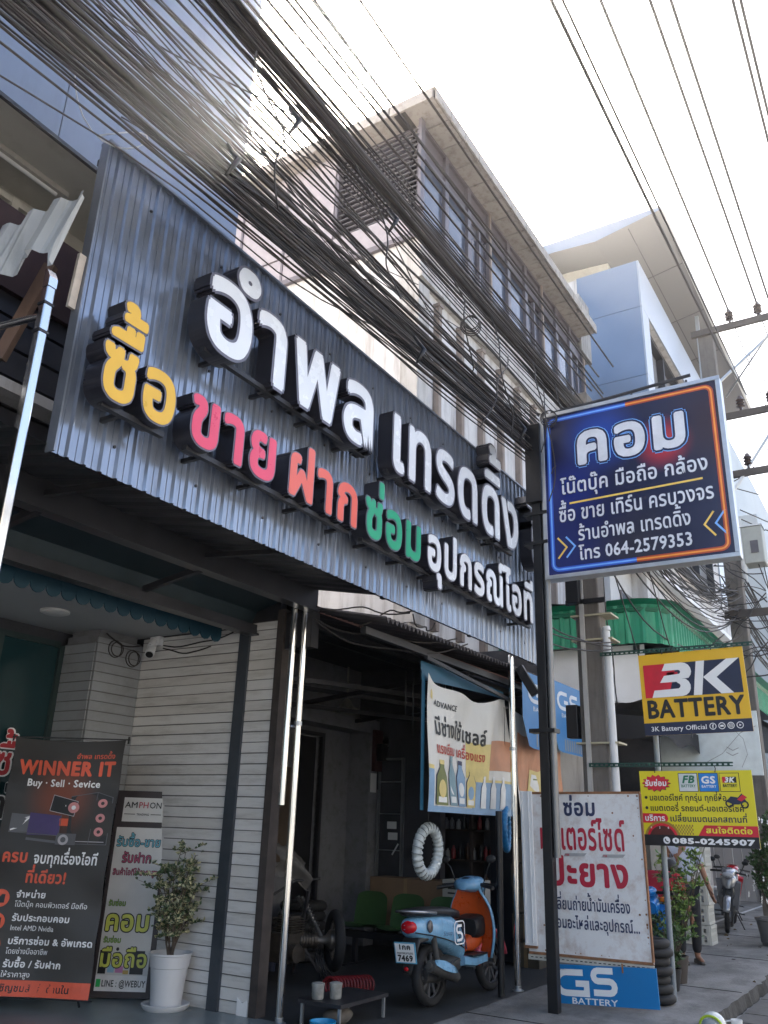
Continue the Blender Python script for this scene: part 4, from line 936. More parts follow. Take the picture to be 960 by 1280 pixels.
    # blue battery pennants behind
    for nm, lb, X0, X1, zt, slope in (('battery_pennant', 'blue battery pennant left of the black sign pole', 9.8, 10.6, 3.46, -.0), ('battery_pennant', 'blue battery pennant between black sign pole and concrete pole', 10.8, 12.0, 3.5, -.0)):
        t = thing(nm, lb, 'pennant', (X0, 4.2, 2.6))
        W = X1-X0; H = .92; F = Fr((X0, 4.12, zt-H), (1, -.0, slope), (0, 0, 1))
        m = MB(); m.flat(F, [(0, H), (0, .34), (.18, .02), (.32, 0), (W, 0), (W-.04, H)]); m.build('cloth', mat('pennant_blue', (.02, .17, .42), .5, 0, .1, 2), t)
        m = MB(); w = .05; F2 = Fr(F(.0, .4, .004), (1, 0, slope), (0, 0, 1))
        m.stroke(F2, [(.3, .38), (.17, .38)]+circ(.16, .28, .1, 90, 270, 6)+[(.17, .18), (.3, .18), (.3, .27), (.22, .27)], w, 0); m.stroke(F2, [(.58, .38), (.45, .38)]+circ(.44, .33, .05, 90, 270, 5)+[(.45, .28), (.52, .28)]+circ(.52, .23, .05, 90, -90, 5)+[(.5, .18), (.37, .18)], w, 0)
        m.text(F2, 'BATTERY', .36, .06, .08, .01, 0, 0, .44, 'c'); m.rect(F2, .32, .62, -.12, -.01, 0, 1); m.text(F2, 'TOUGH', .47, -.09, .06, .03, .003, 0, .24, 'c')
        for k in range(8): m.rect(F2, .2+k*.06, .235+k*.06, -.37, -.22, 0, 1)
        m.v = [Vector((X0+.12+(p.x-X0)*1.45, p.y, p.z)) for p in m.v]; m.build('print', [mat('pennant_white', (.55, .6, .66), .5), mat('pennant_grey', (.2, .24, .28), .5)], t)
banners()

def standing_banners():
    # black WINNER IT banner : X 5.66..6.16, from Y 7.68 to 6.93
    t = thing('roll_banner', 'tall black and orange computer shop banner stretched on a slim stand', 'banner', (5.4, 6.9, .0))
    a = Vector((5.15, 7.36, 0)); b = Vector((5.67, 6.42, 0)); u = (b-a); KX = u.length/.87; KY = 1.08; W = .87; H = 2.0
    FB = Fr(a+Vector((0, 0, .12)), u, (0.03, .02, 1)); F0 = lambda p, q, c=0.: FB(p*KX, q*KY, c)
    class CF:
        def __call__(s, p, q, c=0.):
            e = .014*sin(p*9+q*4)*sin(q*2.3+1)+.012*sin(q*13+p*3)*(abs(p/W-.5)*2)**2 - .02*sin(pi*q/H)*(1-abs(2*p/W-1))
            sg = -.012*sin(pi*p/W)*(q/H)**6*2
            return F0(p+(.012*sin(pi*q/H) if p < W/2 else -.012*sin(pi*q/H))*abs(2*p/W-1), q+sg, c+e)
    F = CF()
    BB = printmat('banner_black', (.028, .024, .022), [(tuple(F0(W*.5, 1.5)-Vector((5.4, 6.9, .0))), .4, (.2, .05, .025)), (tuple(F0(W*.5, .4)-Vector((5.4, 6.9, .0))), .9, (.045, .04, .036))], .45)
    m = MB(); m.grid(lambda p, q: F(p*W, q*H), 30, 70); m.build('cloth', BB, t, smooth=True)
    OR = mat('banner_orange', (.68, .1, .045), .45); PK = mat('banner_pink', (.6, .25, .25), .45); PU = mat('banner_purple', (.055, .035, .13), .45); G1 = mat('banner_grey', (.1, .1, .11), .45); G2 = mat('banner_light', (.42, .4, .42), .45)
    m = MB(); c = .004
    def T(s, x, y, sz, w, col, wd=None, al='l', sl=0): m.text(F, s, x, y, sz, w, c, col, wd, al, slant=sl)
    T('อำพล เทรดดิ้ง', W-.06, 1.845, .06, .02, 0, .3, 'r'); T('WINNER IT', W/2+.01, 1.7, .165, .05, 0, .76, 'c'); T('Buy · Sell · Sevice', W/2, 1.6, .085, .025, 1, .58, 'c')
    # picture : laptop, tower case, screens, camera
    m.flat(F, [(.07, 1.22), (.24, 1.22), (.24, 1.36), (.07, 1.37)], c, 5); 
    for k in range(4): m.stroke(F, [(.08, 1.235+.03*k), (.14, 1.26+.02*k), (.22, 1.35)], .012, c+.002, 4 if k % 2 else 1)
    m.flat(F, [(.21, 1.2), (.46, 1.2), (.46, 1.36), (.21, 1.38)], c+.001, 3); m.stroke(F, [(.25, 1.26), (.33, 1.32), (.4, 1.33), (.34, 1.25), (.28, 1.25)], .014, c+.003, 2); m.stroke(F, [(.22, 1.24), (.3, 1.36)], .008, c+.003, 2); m.stroke(F, [(.4, 1.22), (.45, 1.34)], .008, c+.003, 2)
    m.flat(F, [(.36, 1.4), (.56, 1.36), (.58, 1.48), (.38, 1.53)], c+.002, 6); T('CUN', .37, 1.41, .06, .03, 1, .12)
    m.annulus(F, .55, 1.43, .018, .045, c+.004, 2, 20); m.disc(F, .55, 1.43, .018, c+.004, 1, 14)
    m.flat(F, [(.56, 1.14), (.84, 1.14), (.84, 1.52), (.72, 1.56), (.52, 1.52), (.52, 1.2)], c+.0005, 6); m.stroke(F, [(.6, 1.16), (.82, 1.16)], .006, c+.003, 4)
    m.stroke(F, [(.52, 1.52), (.72, 1.56), (.84, 1.52), (.84, 1.14), (.56, 1.14)], .006, c+.003, 5); m.stroke(F, [(.72, 1.56), (.7, 1.14)], .005, c+.003, 5); m.stroke(F, [(.07, 1.22), (.46, 1.2), (.46, 1.37)], .006, c+.004, 5); m.stroke(F, [(.21, 1.17), (.44, 1.15)], .02, c+.002, 5); m.stroke(F, [(.36, 1.4), (.56, 1.36), (.58, 1.48), (.38, 1.53), (.36, 1.4)], .005, c+.004, 4)
    for y in (1.47, 1.35, 1.24): m.annulus(F, .77, y, .014, .036, c+.003, 2, 18)
    m.box(F(.44, 1.15, .003), F(.44, 1.15, .003)); m.rect(F, .44, .6, 1.13, 1.22, c+.003, 5); m.annulus(F, .5, 1.17, .022, .042, c+.005, 4, 18); m.rect(F, .44, .52, 1.28, 1.34, c+.003, 0)
    T('ครบ', .06, .985, .13, .035, 0, .2); T('จบทุกเรื่องไอที', .3, .98, .115, .025, 1, .5); T('ที่เดียว!', .42, .83, .12, .035, 0, .32, 'c')
    for i, (y, h1, h2) in enumerate(((.685, 'จำหน่าย', 'โน๊ตบุ๊ค คอมพิวเตอร์ มือถือ'), (.51, 'รับประกอบคอม', 'Intel AMD Nvidia'), (.34, 'บริการซ่อม & อัพเกรด', 'โดยช่างมืออาชีพ'), (.175, 'รับซื้อ / รับฝาก', 'ให้ราคาสูง'))):
        x0 = .1; m.disc(F, x0, y+.02, .068, c, 0, 26); m.disc(F, x0, y+.02, .055, c+.002, 6, 26) if i == 9 else None
        if i == 0: m.rect(F, x0-.035, x0+.035, y-.015, y+.05, c+.003, 6); m.flat(F, [(x0-.008, y+.05), (x0+.008, y+.05), (x0, y+.03)], c+.005, 0)
        elif i == 1: m.rect(F, x0-.035, x0+.005, y-.02, y+.055, c+.003, 6); m.rect(F, x0+.012, x0+.04, y-.01, y+.05, c+.003, 6); m.disc(F, x0+.026, y+.03, .008, c+.005, 0, 10)
        elif i == 2: m.stroke(F, [(x0-.035, y-.015), (x0+.035, y+.055)], .014, c+.003, 6); m.stroke(F, [(x0+.035, y-.015), (x0-.035, y+.055)], .014, c+.003, 6)
        else: m.annulus(F, x0, y+.02, .025, .045, c+.003, 6, 18); T('S', x0-.012, y+.005, .045, .03, 6)
        T(h1, .215, y+.03, .068, .03, 1); m.text(F, h2, .215, y-.04, .055, .004, c, 1, len(h2)*.0205)
    m.grid(lambda p, q: F(p*W, q*.115, c), 14, 1, 0); T('ฟรี เชิญชมสินค้าด้านใน', W/2-.02, .035, .07, .02, 6, .62, 'c')
    m.build('print', [OR, WHT, PK, PU, G2, G1, BLK], t)
    m = MB(); m.bar(F0(-.03, H+.005, -.01), F0(W+.03, H+.005, -.01), .012, .012); m.bar(F0(-.02, -.01, -.01), F0(W+.02, -.01, -.01), .012, .012)
    m.bar(F0(.02, H, -.03), F0(W*.5, H*.45, -.12), .012, .012); m.bar(F0(W-.02, H, -.03), F0(W*.5, H*.45, -.12), .012, .012)
    for p in (-.02, W+.02): m.bar(F0(p, H+.03, -.01), F0(p, H-.03, -.01), .012, .012)
    m.bar(F0(W*.5, H*.45, -.12), F0(W*.92, -.06, -.03), .014, .014); m.bar(F0(W*.5, H*.45, -.12), F0(W*.08, -.06, -.03), .014, .014); m.bar(F0(W*.5, H*.45, -.12), F0(W*.5, -.05, -.4), .014, .014)
    m.build('stand', BLKMET, t)
    # AMPHON board
    t = thing('leaning_board', 'narrow dark framed white board leaning behind the potted shrub', 'sign', (6.3, 6.75, 0))
    a = Vector((6.13, 6.95, .02)); b = Vector((6.43, 6.5, .02)); KX = (b-a).length*1.04/.54; W = .54; H = 1.68
    FB = Fr(a, b-a, (.06, .05, 1)); F = lambda p, q, c=0.: FB(p*KX, q*1.09, c)
    m = MB(); m.fbox(F, 0, W, 0, H, -.03, 0); m.build('frame', mat('dark_board', (.035, .026, .028), .5), t)
    m = MB(); c = .003
    m.rect(F, .035, W-.045, .05, 1.36, c, 0); m.rect(F, .07, W-.075, 1.41, 1.62, c, 0)
    m.rect(F, .035, W-.045, .05, .17, c+.0015, 1)
    m.build('white_sheet', [mat('board_white', (.55, .55, .54), .45, 0, .05), mat('board_white_strip', (.68, .68, .68), .45)], t)
    m = MB(); c = .006; xc = W/2-.005
    for s_, x, wd, col in (('AM', .085, .125, 0), ('PH', .215, .1, 1), ('ON', .32, .12, 0)): m.text(F, s_, x, 1.53, .075, .012, c, col, wd)
    m.text(F, 'TRADING', xc, 1.465, .026, .02, c, 0, .12, 'c'); m.rect(F, .085, .19, 1.472, 1.478, c, 0); m.rect(F, W-.2, W-.1, 1.472, 1.478, c, 0)
    def O(s, x, y, sz, wd, col, w=.03, al='c', ol=0): m.text(F, s, x, y, sz, w+.045, c, ol, wd, al, track_w=w); m.text(F, s, x, y, sz, w, c+.003, col, wd, al)
    O('รับซื้อ-ขาย', xc, 1.2, .105, .42, 2, .02); O('รับฝาก', xc, 1.065, .11, .28, 3, .02); O('สินค้าไอทีให้ราคาสูง', xc, .96, .07, .42, 3, .01)
    O('รับซ่อม', .06, .71, .06, .16, 4, .01, 'l'); O('คอม', .05, .515, .22, .42, 5, .03, 'l'); O('รับซ่อม', .06, .42, .06, .16, 4, .01, 'l'); O('มือถือ', .045, .235+.0, .18, .44, 5, .025, 'l')
    m.text(F, 'LINE : @WEBUY', .095, .085, .07, .02, c, 0, .39); m.rect(F, .045, .085, .08, .14, c, 6)
    for x, y, w, h, col in ((.045, .18, .07, .21, 0), (.13, .19, .06, .09, 7), (.2, .19, .07, .08, 8), (.27, .18, .05, .06, 9), (.33, .18, .12, .21, 0)): m.rect(F, x, x+w, y, y+h-.03, c-.001, col)
    for x, y in ((.2, .37), (.22, .335), (.3, .37), (.32, .335)): m.disc(F, x, y, .014, c, 0, 12)
    m.build('print', [BLK, mat('board_red', (.4, .03, .05), .45), mat('board_teal', (.1, .33, .42), .45), mat('board_plum', (.38, .07, .14), .45), mat('board_green', (.25, .45, .08), .45), mat('board_lime', (.55, .58, .1), .45), mat('app_green', (.02, .45, .1), .45), mat('board_sky', (.25, .45, .6), .45), mat('board_mix', (.5, .2, .4), .45), mat('board_ochre', (.5, .35, .1), .45)], t)
standing_banners()
# ------------------------------------------------------------------ utility poles and cables
def poles():
    CP = mat('concrete_pole', (.15, .135, .12), .9, 0, .2, 3, bump=.2, fine=20, stain=(.05, .045, .04), stain_amt=.6, stain_scale=(3, 3, .4))
    t = thing('utility_pole', 'weathered square concrete pole with plastic pipes just right of the lightbox sign', 'pole', (9.85, 3.22, 0))
    m = MB(); m.fbox(Fr((9.8, 3.4, 0), (0, -1, 0), (0, 0, 1)), 0, .3, 0, 7.1, -.26, 0); m.build('concrete_shaft', CP, t, bevel=.02)
    m = MB(); m.fbox(Fr((9.79, 3.33, 0), (0, -1, 0), (0, 0, 1)), 0, .05, 1.9, 6.8, 0, .04); m.build('conduit_strip', mat('grey_conduit', (.4, .39, .37), .6, 0, .1), t)
    m = MB(); m.cyl((9.8, 3.02, 1.6), (9.8, 3.03, 3.85), .045, 12); m.cyl((9.8, 3.02, 3.85), (9.8, 3.03, 3.9), .05, 12); m.build('plastic_pipe', mat('pvc_pipe', (.55, .56, .57), .4, 0, .06), t, smooth=40)
    m = MB()
    for z in (2.55, 3.75, 4.05): m.fbox(Fr((9.78, 3.45, z), (0, -1, 0), (0, 0, 1)), 0, .5, 0, .02, -.3, .012)
    m.split('strap', mat('pale_strap', (.4, .36, .25), .6), t)
    m = MB(); m.box((9.66, 3.3, 4.2), (9.79, 3.46, 4.65)); m.box((9.76, 3.42, 2.62), (9.9, 3.56, 3.0)); m.split('junction_box', BLKMET, t, bevel=.01)
    m = MB(); m.box((9.75, 2.9, 6.4), (9.8, 3.75, 6.48)); m.box((9.75, 2.9, 5.75), (9.8, 3.75, 5.83)); m.box((9.75, 3.0, 4.2), (9.79, 3.5, 4.26)); m.split('cable_bracket', BLKMET, t)
    t = thing('transformer_pole', 'tall concrete pole with crossarms and insulators beyond the lightbox sign', 'pole', (17.1, 2.65, 0))
    m = MB(); m.fbox(Fr((17, 2.83, 0), (0, -1, 0), (0, 0, 1)), 0, .3, 0, 11.9, -.3, 0); m.build('concrete_shaft', CP, t, bevel=.02)
    WD = mat('dark_crossarm', (.07, .058, .05), .8, 0, .2, 4); INS = mat('brown_insulator', (.05, .03, .025), .25)
    for z, y0, y1 in ((11.85, 2.95, -.6), (9.75, 2.9, -.2), (8.45, 2.8, .4), (5.6, 2.9, 1.5)):
        m = MB(); m.box((16.92, y1, z-.07), (17.0, y0, z+.07)); a = m.build('crossarm', WD, t)
        ii = [y for y in (2.14, 1.57, .62) if y > y1+.05 and z > 8]
        for y in ii:
            m = MB(); m.lathe([(.03, 0), (.03, .08), (.09, .1), (.05, .15), (.09, .17), (.05, .22), (.09, .24), (.05, .3), (.03, .34)], (16.96, y, z+.07), 12); m.build('insulator', INS, a, smooth=40)
    m = MB(); m.bar((16.96, 2.6, 10.5), (16.96, .9, 11.8), .05, .05); m.bar((16.96, 2.55, 8.0), (16.96, 1.3, 9.7), .05, .05); m.split('stay_brace', GALV, t)
    t = thing('meter_box', 'grey electric metering box fixed high beside the transformer pole', 'box', (17, 2.3, 6.5))
    m = MB(); m.box((16.9, 2.05, 6.55), (17.3, 2.42, 7.3)); m.build('cabinet', mat('meter_grey', (.33, .34, .31), .55, .1, .1), t, bevel=.02)
    m = MB(); m.box((16.88, 2.14, 6.75), (16.898, 2.28, 7.0)); m.build('window', GLSD, t)
    m = MB(); m.cyl((16.95, 2.45, 6.2), (16.95, 2.45, 7.5), .05, 10); m.build('conduit', mat('pale_conduit', (.5, .5, .48), .5), t, smooth=40)
    m = MB(); m.box((16.88, 2.03, 7.3), (17.32, 2.44, 7.33)); m.build('lid', GALV, t)
poles()

def cable(pts, r, n=5, name='cable', lab=None, grp=None, mt=None, k=None):
    m = MB(); m.tube(pts, r, n); o = m.build(name, mt or RUB, smooth=True, loc=pts[0]); return tag(o, lab, 'cable', grp)
def span(p, q, sag, wob=0., n=18, seed=0, f=None):
    p = Vector(p); q = Vector(q); out = []
    for i in range(n+1):
        u = i/n; v = p.lerp(q, u); v.z -= sag*4*u*(1-u)
        if wob:
            e = sin(pi*u)**.5
            v.y += wob*e*mnoise.noise(Vector((u*3, seed*3.1, 0))); v.z += wob*e*mnoise.noise(Vector((u*3, seed*3.1, 9)))
        out.append(v)
    return out
RUB2 = mat('faded_cable', (.055, .05, .05), .6, 0, .2, 3); RUB3 = mat('brown_cable', (.04, .03, .026), .6, 0, .2, 3)
random.seed(21)
R = random.uniform
XL = -7.0
def bundle(n, Y, Z, Ye, Ze, sy, sz, sag, wob, r0, r1, lab, grp, xe=9.75, thick=(), dzl=0., spread_end=.8):
    for i in range(n):
        gy = random.gauss(0, sy); gz = random.gauss(0, sz); gz = max(-2*sz, min(2*sz, gz))
        p = (XL, Y+gy*1.2, Z+gz+dzl); q = (xe, Ye+gy*spread_end, Ze+gz*spread_end)
        cable(span(p, q, sag*R(.7, 1.3), wob, 18, i+Z*7), R(r0, r1), 5, 'cable', lab, grp, random.choice((RUB, RUB, RUB2, RUB3)))
    for gy, gz, r in thick:
        cable(span((XL, Y+gy, Z+gz+dzl), (xe, Ye+gy*spread_end, Ze+gz*spread_end), sag, wob*.6, 18, gz*31+Z), r, 7, 'trunk_cable', 'thick black trunk cable within the '+lab.split(' in the ')[1], grp)
# lower heavy ribbon, just above the corrugated sign (z about 5 -> pole)
bundle(40, 3.35, 5.26, 3.52, 6.05, .13, .19, -.0, .16, .005, .010, 'black cable in the heavy lower ribbon crossing above the corrugated sign', 'cables of the lower ribbon', thick=((0, .1, .02), (.05, -.02, .024), (-.05, .17, .018), (.03, -.14, .018), (-.02, .02, .022)))
# loose wires under it
bundle(7, 3.32, 4.87, 3.5, 5.85, .06, .07, .03, .10, .006, .010, 'loose black cable in the sparse group sagging beneath the lower ribbon', 'loose cables beneath the lower ribbon')
# upper ribbon
bundle(38, 3.25, 6.62, 3.2, 6.75, .10, .13, -.02, .12, .005, .010, 'black cable in the tight upper ribbon passing close to the sun', 'cables of the upper ribbon', thick=((0, 0, .026), (.05, .07, .022), (-.04, -.06, .024), (.02, .12, .018), (-.05, .05, .022)))
# middle loose
bundle(18, 3.35, 6.05, 3.55, 6.5, .12, .26, .05, .38, .005, .010, 'slack black cable in the loose middle group between the two ribbons', 'loose cables between the ribbons', spread_end=.6)
# thin upper ones
bundle(6, 2.7, 6.35, 2.9, 7.0, .12, .28, .0, .08, .009, .012, 'thin wire in the high sparse set above the upper ribbon', 'thin wires above the ribbon', spread_end=.8)
# onward span: from first pole to transformer pole
def crossing():
    lab = 'thin cable slanting across from one ribbon to the other'
    for i in range(11):
        za, zb = ((R(4.9, 5.5), R(6.3, 6.9)), (R(6.2, 6.9), R(5.7, 6.2)))[i % 2]
        xa = R(-3, 5); xb = min(9.7, xa+R(3.5, 9))
        cable(span((xa, R(3.25, 3.45), za), (xb, R(3.4, 3.55), zb), R(.05, .4), .3, 16, i+140), R(.004, .007), 5, 'cable', lab, 'cables slanting between the ribbons', random.choice((RUB, RUB2, RUB3)))
crossing()
def onward():
    for i in range(38):
        gy = random.gauss(0, .22); gz = random.gauss(0, .4)
        p = (9.75, 3.2+gy*.4, R(5.6, 6.8)); q = (17.0, 2.75+gy*.4, 5.9+gz*.7)
        cable(span(p, q, R(.25, 1.0), .13, 16, i+50), R(.006, .013), 5, 'cable', 'slack black cable in the tangle sagging behind the lightbox sign to the transformer pole', 'cables between the two poles')
    for i in range(22):
        gy = random.gauss(0, .2)
        p = (17.0, 2.7+gy*.5, R(5.2, 6.8)); q = (34, 2.6+gy, R(5.3, 6.6))
        cable(span(p, q, R(.3, .9), .12, 14, i+90), R(.008, .014), 5, 'cable', 'black cable in the group running on past the transformer pole down the street', 'cables beyond the transformer pole')
onward()
# power lines along the crossarms
for y, z, lab in ((2.14, 12.25, 'high power line on the inner insulator of the top crossarm'), (1.57, 12.25, 'high power line on the second insulator of the top crossarm'), (.62, 12.25, 'high power line on the third insulator of the top crossarm'), (.53, 12.25, 'outermost high power line above the road'), (1.33, 12.25, 'high power line strung between the second and third insulators')):
    cable(span((-14, y, z-.1), (16.96, y, z), .12, 0, 26), .022, 6, 'power_line', lab, 'power lines')
    cable(span((16.96, y, z), (60, y, z), .35, 0, 14), .013, 6, 'power_line', lab.replace('power line', 'power line continuing beyond'), 'power lines')
for y, z, r, lab in ((1.62, 8.0, .016, 'thicker low power line ending on the middle crossarm'), (1.55, 8.05, .011, 'thin wire running close beside the thicker low power line')):
    pts = span((-14, y, z-.12), (12, y+.1, z+.55), .25, 0, 22) + span((12, y+.1, z+.55), (16.96, 2.0, 10.15), -.02, 0, 6)[1:]
    cable(pts, r, 6, 'power_line', lab, 'power lines')
# stay wire
cable([Vector((16.96, 2.4, 10.2)), Vector((16.4, .2, 12.6))], .02, 6, 'stay_wire', 'galvanised stay wire slanting up across the crossarms', None, GALV)
# hanging slack loops, ties and coils
def slack():
    lab = 'drooping black cable loop tied between the ribbons'
    for x, z0, z1, dx in ((6.8, 6.55, 5.3, .5), (7.9, 6.6, 5.6, .3), (7.2, 6.3, 5.2, -.6), (8.6, 6.7, 5.6, .4), (6.0, 6.5, 5.7, .35), (8.2, 6.4, 5.0, .2), (4.4, 6.5, 5.6, .6), (3.1, 6.5, 5.5, .4), (9.1, 6.5, 5.4, .25), (8.8, 6.2, 5.3, -.3), (9.3, 6.0, 5.2, .3)):
        pts = [Vector((x+dx*u+.08*sin(u*9+x), 3.12-.06*sin(pi*u), z0+(z1-z0)*u+.1*sin(u*7+x*3)*u)) for u in [i/14 for i in range(15)]]
        cable(pts, .007, 5, 'cable_loop', lab, 'drooping cable loops')
    for x, z in ((6.35, 6.2), (8.4, 6.1), (9.2, 6.4)):
        m = MB()
        for k in range(4): m.torus((x+.02*k, 3.1+.012*k, z), .07+.01*k, .006, (1, .4+.1*k, .2), 20, 5)
        tag(m.build('cable_coil', RUB, smooth=True, loc=(x, 3.1, z)), 'small coil of spare black cable hung on the cable ribbons', 'coil', 'coils of spare cable')
    for x, z in ((3.55, 6.3), (4.9, 6.4), (3.0, 5.5), (5.4, 5.4), (7.6, 5.6)):
        m = MB(); m.tube([(x, 3.18, z+.14), (x+.03, 3.1, z), (x-.02, 3.14, z-.14)], [.012, .024, .01], 7)
        tag(m.build('cable_clamp', BLKMET, smooth=True, loc=(x, 3.1, z)), 'dark splice clamp strapped onto the cable ribbons', 'clamp', 'splice clamps on the ribbons')
    W = mat('white_wire', (.55, .55, .53), .5)
    pts = [Vector((2.6+.3*sin(a*1.1), 3.9+.06*cos(a*2), 5.75+.16*sin(a*1.7)+.05*a)) for a in [i*.25 for i in range(22)]]
    cable(pts, .005, 5, 'stray_wire', 'thin pale wire curled on top of the torn awning beside the sign', None, W)
    pts = [Vector((1.2+.05*u, 2.9, 5.2-.5*u+.02*sin(u*5))) for u in [i/8 for i in range(9)]]
    cable(pts, .006, 5, 'stray_wire', 'thin pale wire hanging at the top left corner of the cables', None, W)
    pts = [Vector((8.8, 3.0, 5.7))+Vector((.5*u, -.1*u, .55*u*u+.06*sin(u*3))) for u in [i/8 for i in range(9)]]
    cable(pts, .012, 6, 'stray_wire', 'pale bent wire arching out of the tangle above the lightbox sign', None, W)
    # wires low between the sign bottom and the garage roof
    lab = 'dark wire looping below the bottom edge of the corrugated sign'
    for a, b, s in (((6.5, 4.95, 3.62), (7.0, 4.1, 3.56), .02), ((6.5, 4.95, 3.5), (8.0, 4.1, 3.5), .12), ((6.55, 4.9, 3.45), (8.3, 4.12, 3.5), .2), ((6.7, 4.5, 3.4), (7.1, 4.1, 3.6), -.05), ((7.05, 4.1, 3.56), (7.5, 4.1, 3.56), .12)):
        cable(span(a, b, s, .05, 14, s), .008, 5, 'wire', lab, 'wires below the sign edge')
    lab = 'thin black wire running from the black pole to the concrete utility pole'
    for z, dz in ((3.62, .08), (3.5, .12), (3.7, -.05)):
        cable(span((8.58, 3.3, z), (9.75, 2.95, z+dz), .05, .03, 12, z), .009, 5, 'wire', lab, 'wires from the black pole')
    lab = 'black wire dropping in front of the green awning'
    for (a, b) in (((9.9, 3.1, 5.2), (11.3, 3.4, 3.2)), ((10.2, 3.1, 5.3), (12.4, 3.2, 3.4)), ((11.5, 3.0, 5.6), (13.0, 3.0, 4.0))):
        cable(span(a, b, .1, .05, 12, a[0]), .009, 5, 'wire', lab, 'wires before the green awning')
    lab = 'thin black wire drooping off the crossarms of the transformer pole'
    for (a, b, s) in (((16.96, 2.0, 11.8), (16.96, 1.2, 9.8), .5), ((16.96, 1.3, 9.6), (17, 2.6, 8.3), .3), ((17, 2.4, 7.7), (30, -2, 9.5), .4), ((17, 2.5, 8.2), (32, -3, 12), .5), ((17, 2.4, 7.5), (20, .6, 7.4), .1), ((17, 2.2, 6.6), (17.5, 1.6, 4.5), .2), ((17, 2.1, 6.5), (18, 1.9, 4.0), .3)):
        cable(span(a, b, s, .02, 14, s), .011, 5, 'wire', lab, 'wires off the crossarms')
    random.seed(4); lab = 'tangled black wire around the shaft of the transformer pole'
    for i in range(14):
        z = R(4.4, 6.6); x = 16.8; pts = [Vector((x-.06*sin(3*u), 2.2+.9*u*R(.9, 1.1)-.1, z+.2*sin(u*3+i)-.6*u*(i % 3-1))) for u in [k/10 for k in range(11)]]
        cable(pts, R(.008, .014), 5, 'wire', lab, 'wires around the transformer pole')
slack()
# ------------------------------------------------------------------ vehicles
def superring(x, yc, zc, a, b, n=20, p=2.6):
    out = []
    for i in range(n):
        t = 2*pi*i/n; c = cos(t); s = sin(t)
        out.append(Vector((x, yc+a*math.copysign(abs(c)**(2/p), c), zc+b*math.copysign(abs(s)**(2/p), s))))
    return out
def wheel(parent, x, r, wd, z=None, rimcol=None, spokes=10, name='wheel'):
    z = r if z is None else z
    m = MB(); rr = r-wd*.55
    prof = [(rr-.02, -wd*.42), (rr+.02, -wd*.5), (r-.02, -wd*.44), (r-.004, -wd*.2), (r, 0), (r-.004, wd*.2), (r-.02, wd*.44), (rr+.02, wd*.5), (rr-.02, wd*.42)]
    rings = []; n = 36
    for i in range(n):
        t = 2*pi*i/n; rings.append([Vector((x+q*cos(t), y, z+q*sin(t))) for q, y in prof])
    m.loft(rings, 0, close=True)
    w_ = m.build(name, TYRE, parent, smooth=40)
    m = MB(); m.torus((x, 0, z), rr-.012, .016, (0, 1, 0), 32, 8); m.cyl((x, -.06, z), (x, .06, z), .04, 14); m.lathe([(.085, -.012), (.085, .012)], (x, .045, z), 20, ax=(0, 1, 0))
    for k in range(spokes):
        t = 2*pi*k/spokes; m.bar((x+.03*cos(t), .0, z+.03*sin(t)), (x+(rr-.015)*cos(t+.15), 0, z+(rr-.015)*sin(t+.15)), .018, .03)
    m.build('rim', rimcol or mat('alloy_grey', (.22, .22, .23), .35, .8), w_, smooth=40)
    return w_
SBLU = mat('scooter_blue', (.17, .36, .54), .25, 0, .06, 5, coat=.35, stain=(.1, .11, .11), stain_amt=.4, stain_scale=(4, 4, 2)); SORG = mat('scooter_orange', (.5, .075, .015), .28, 0, .08, 5, coat=.3, stain=(.1, .04, .02), stain_amt=.4, stain_scale=(4, 4, 2)); SPNK = mat('scooter_pink', (.5, .07, .1), .22, 0, .03, coat=.5)
SBLK = mat('satin_black', (.014, .014, .015), .45); SEATM = mat('black_vinyl', (.018, .018, .02), .4, bump=.1); REDL = mat('red_lens', (.45, .008, .015), .1); CLR = mat('clear_lens', (.55, .57, .6), .08); ENG = mat('engine_grey', (.09, .088, .085), .5, .5, .25, 8)
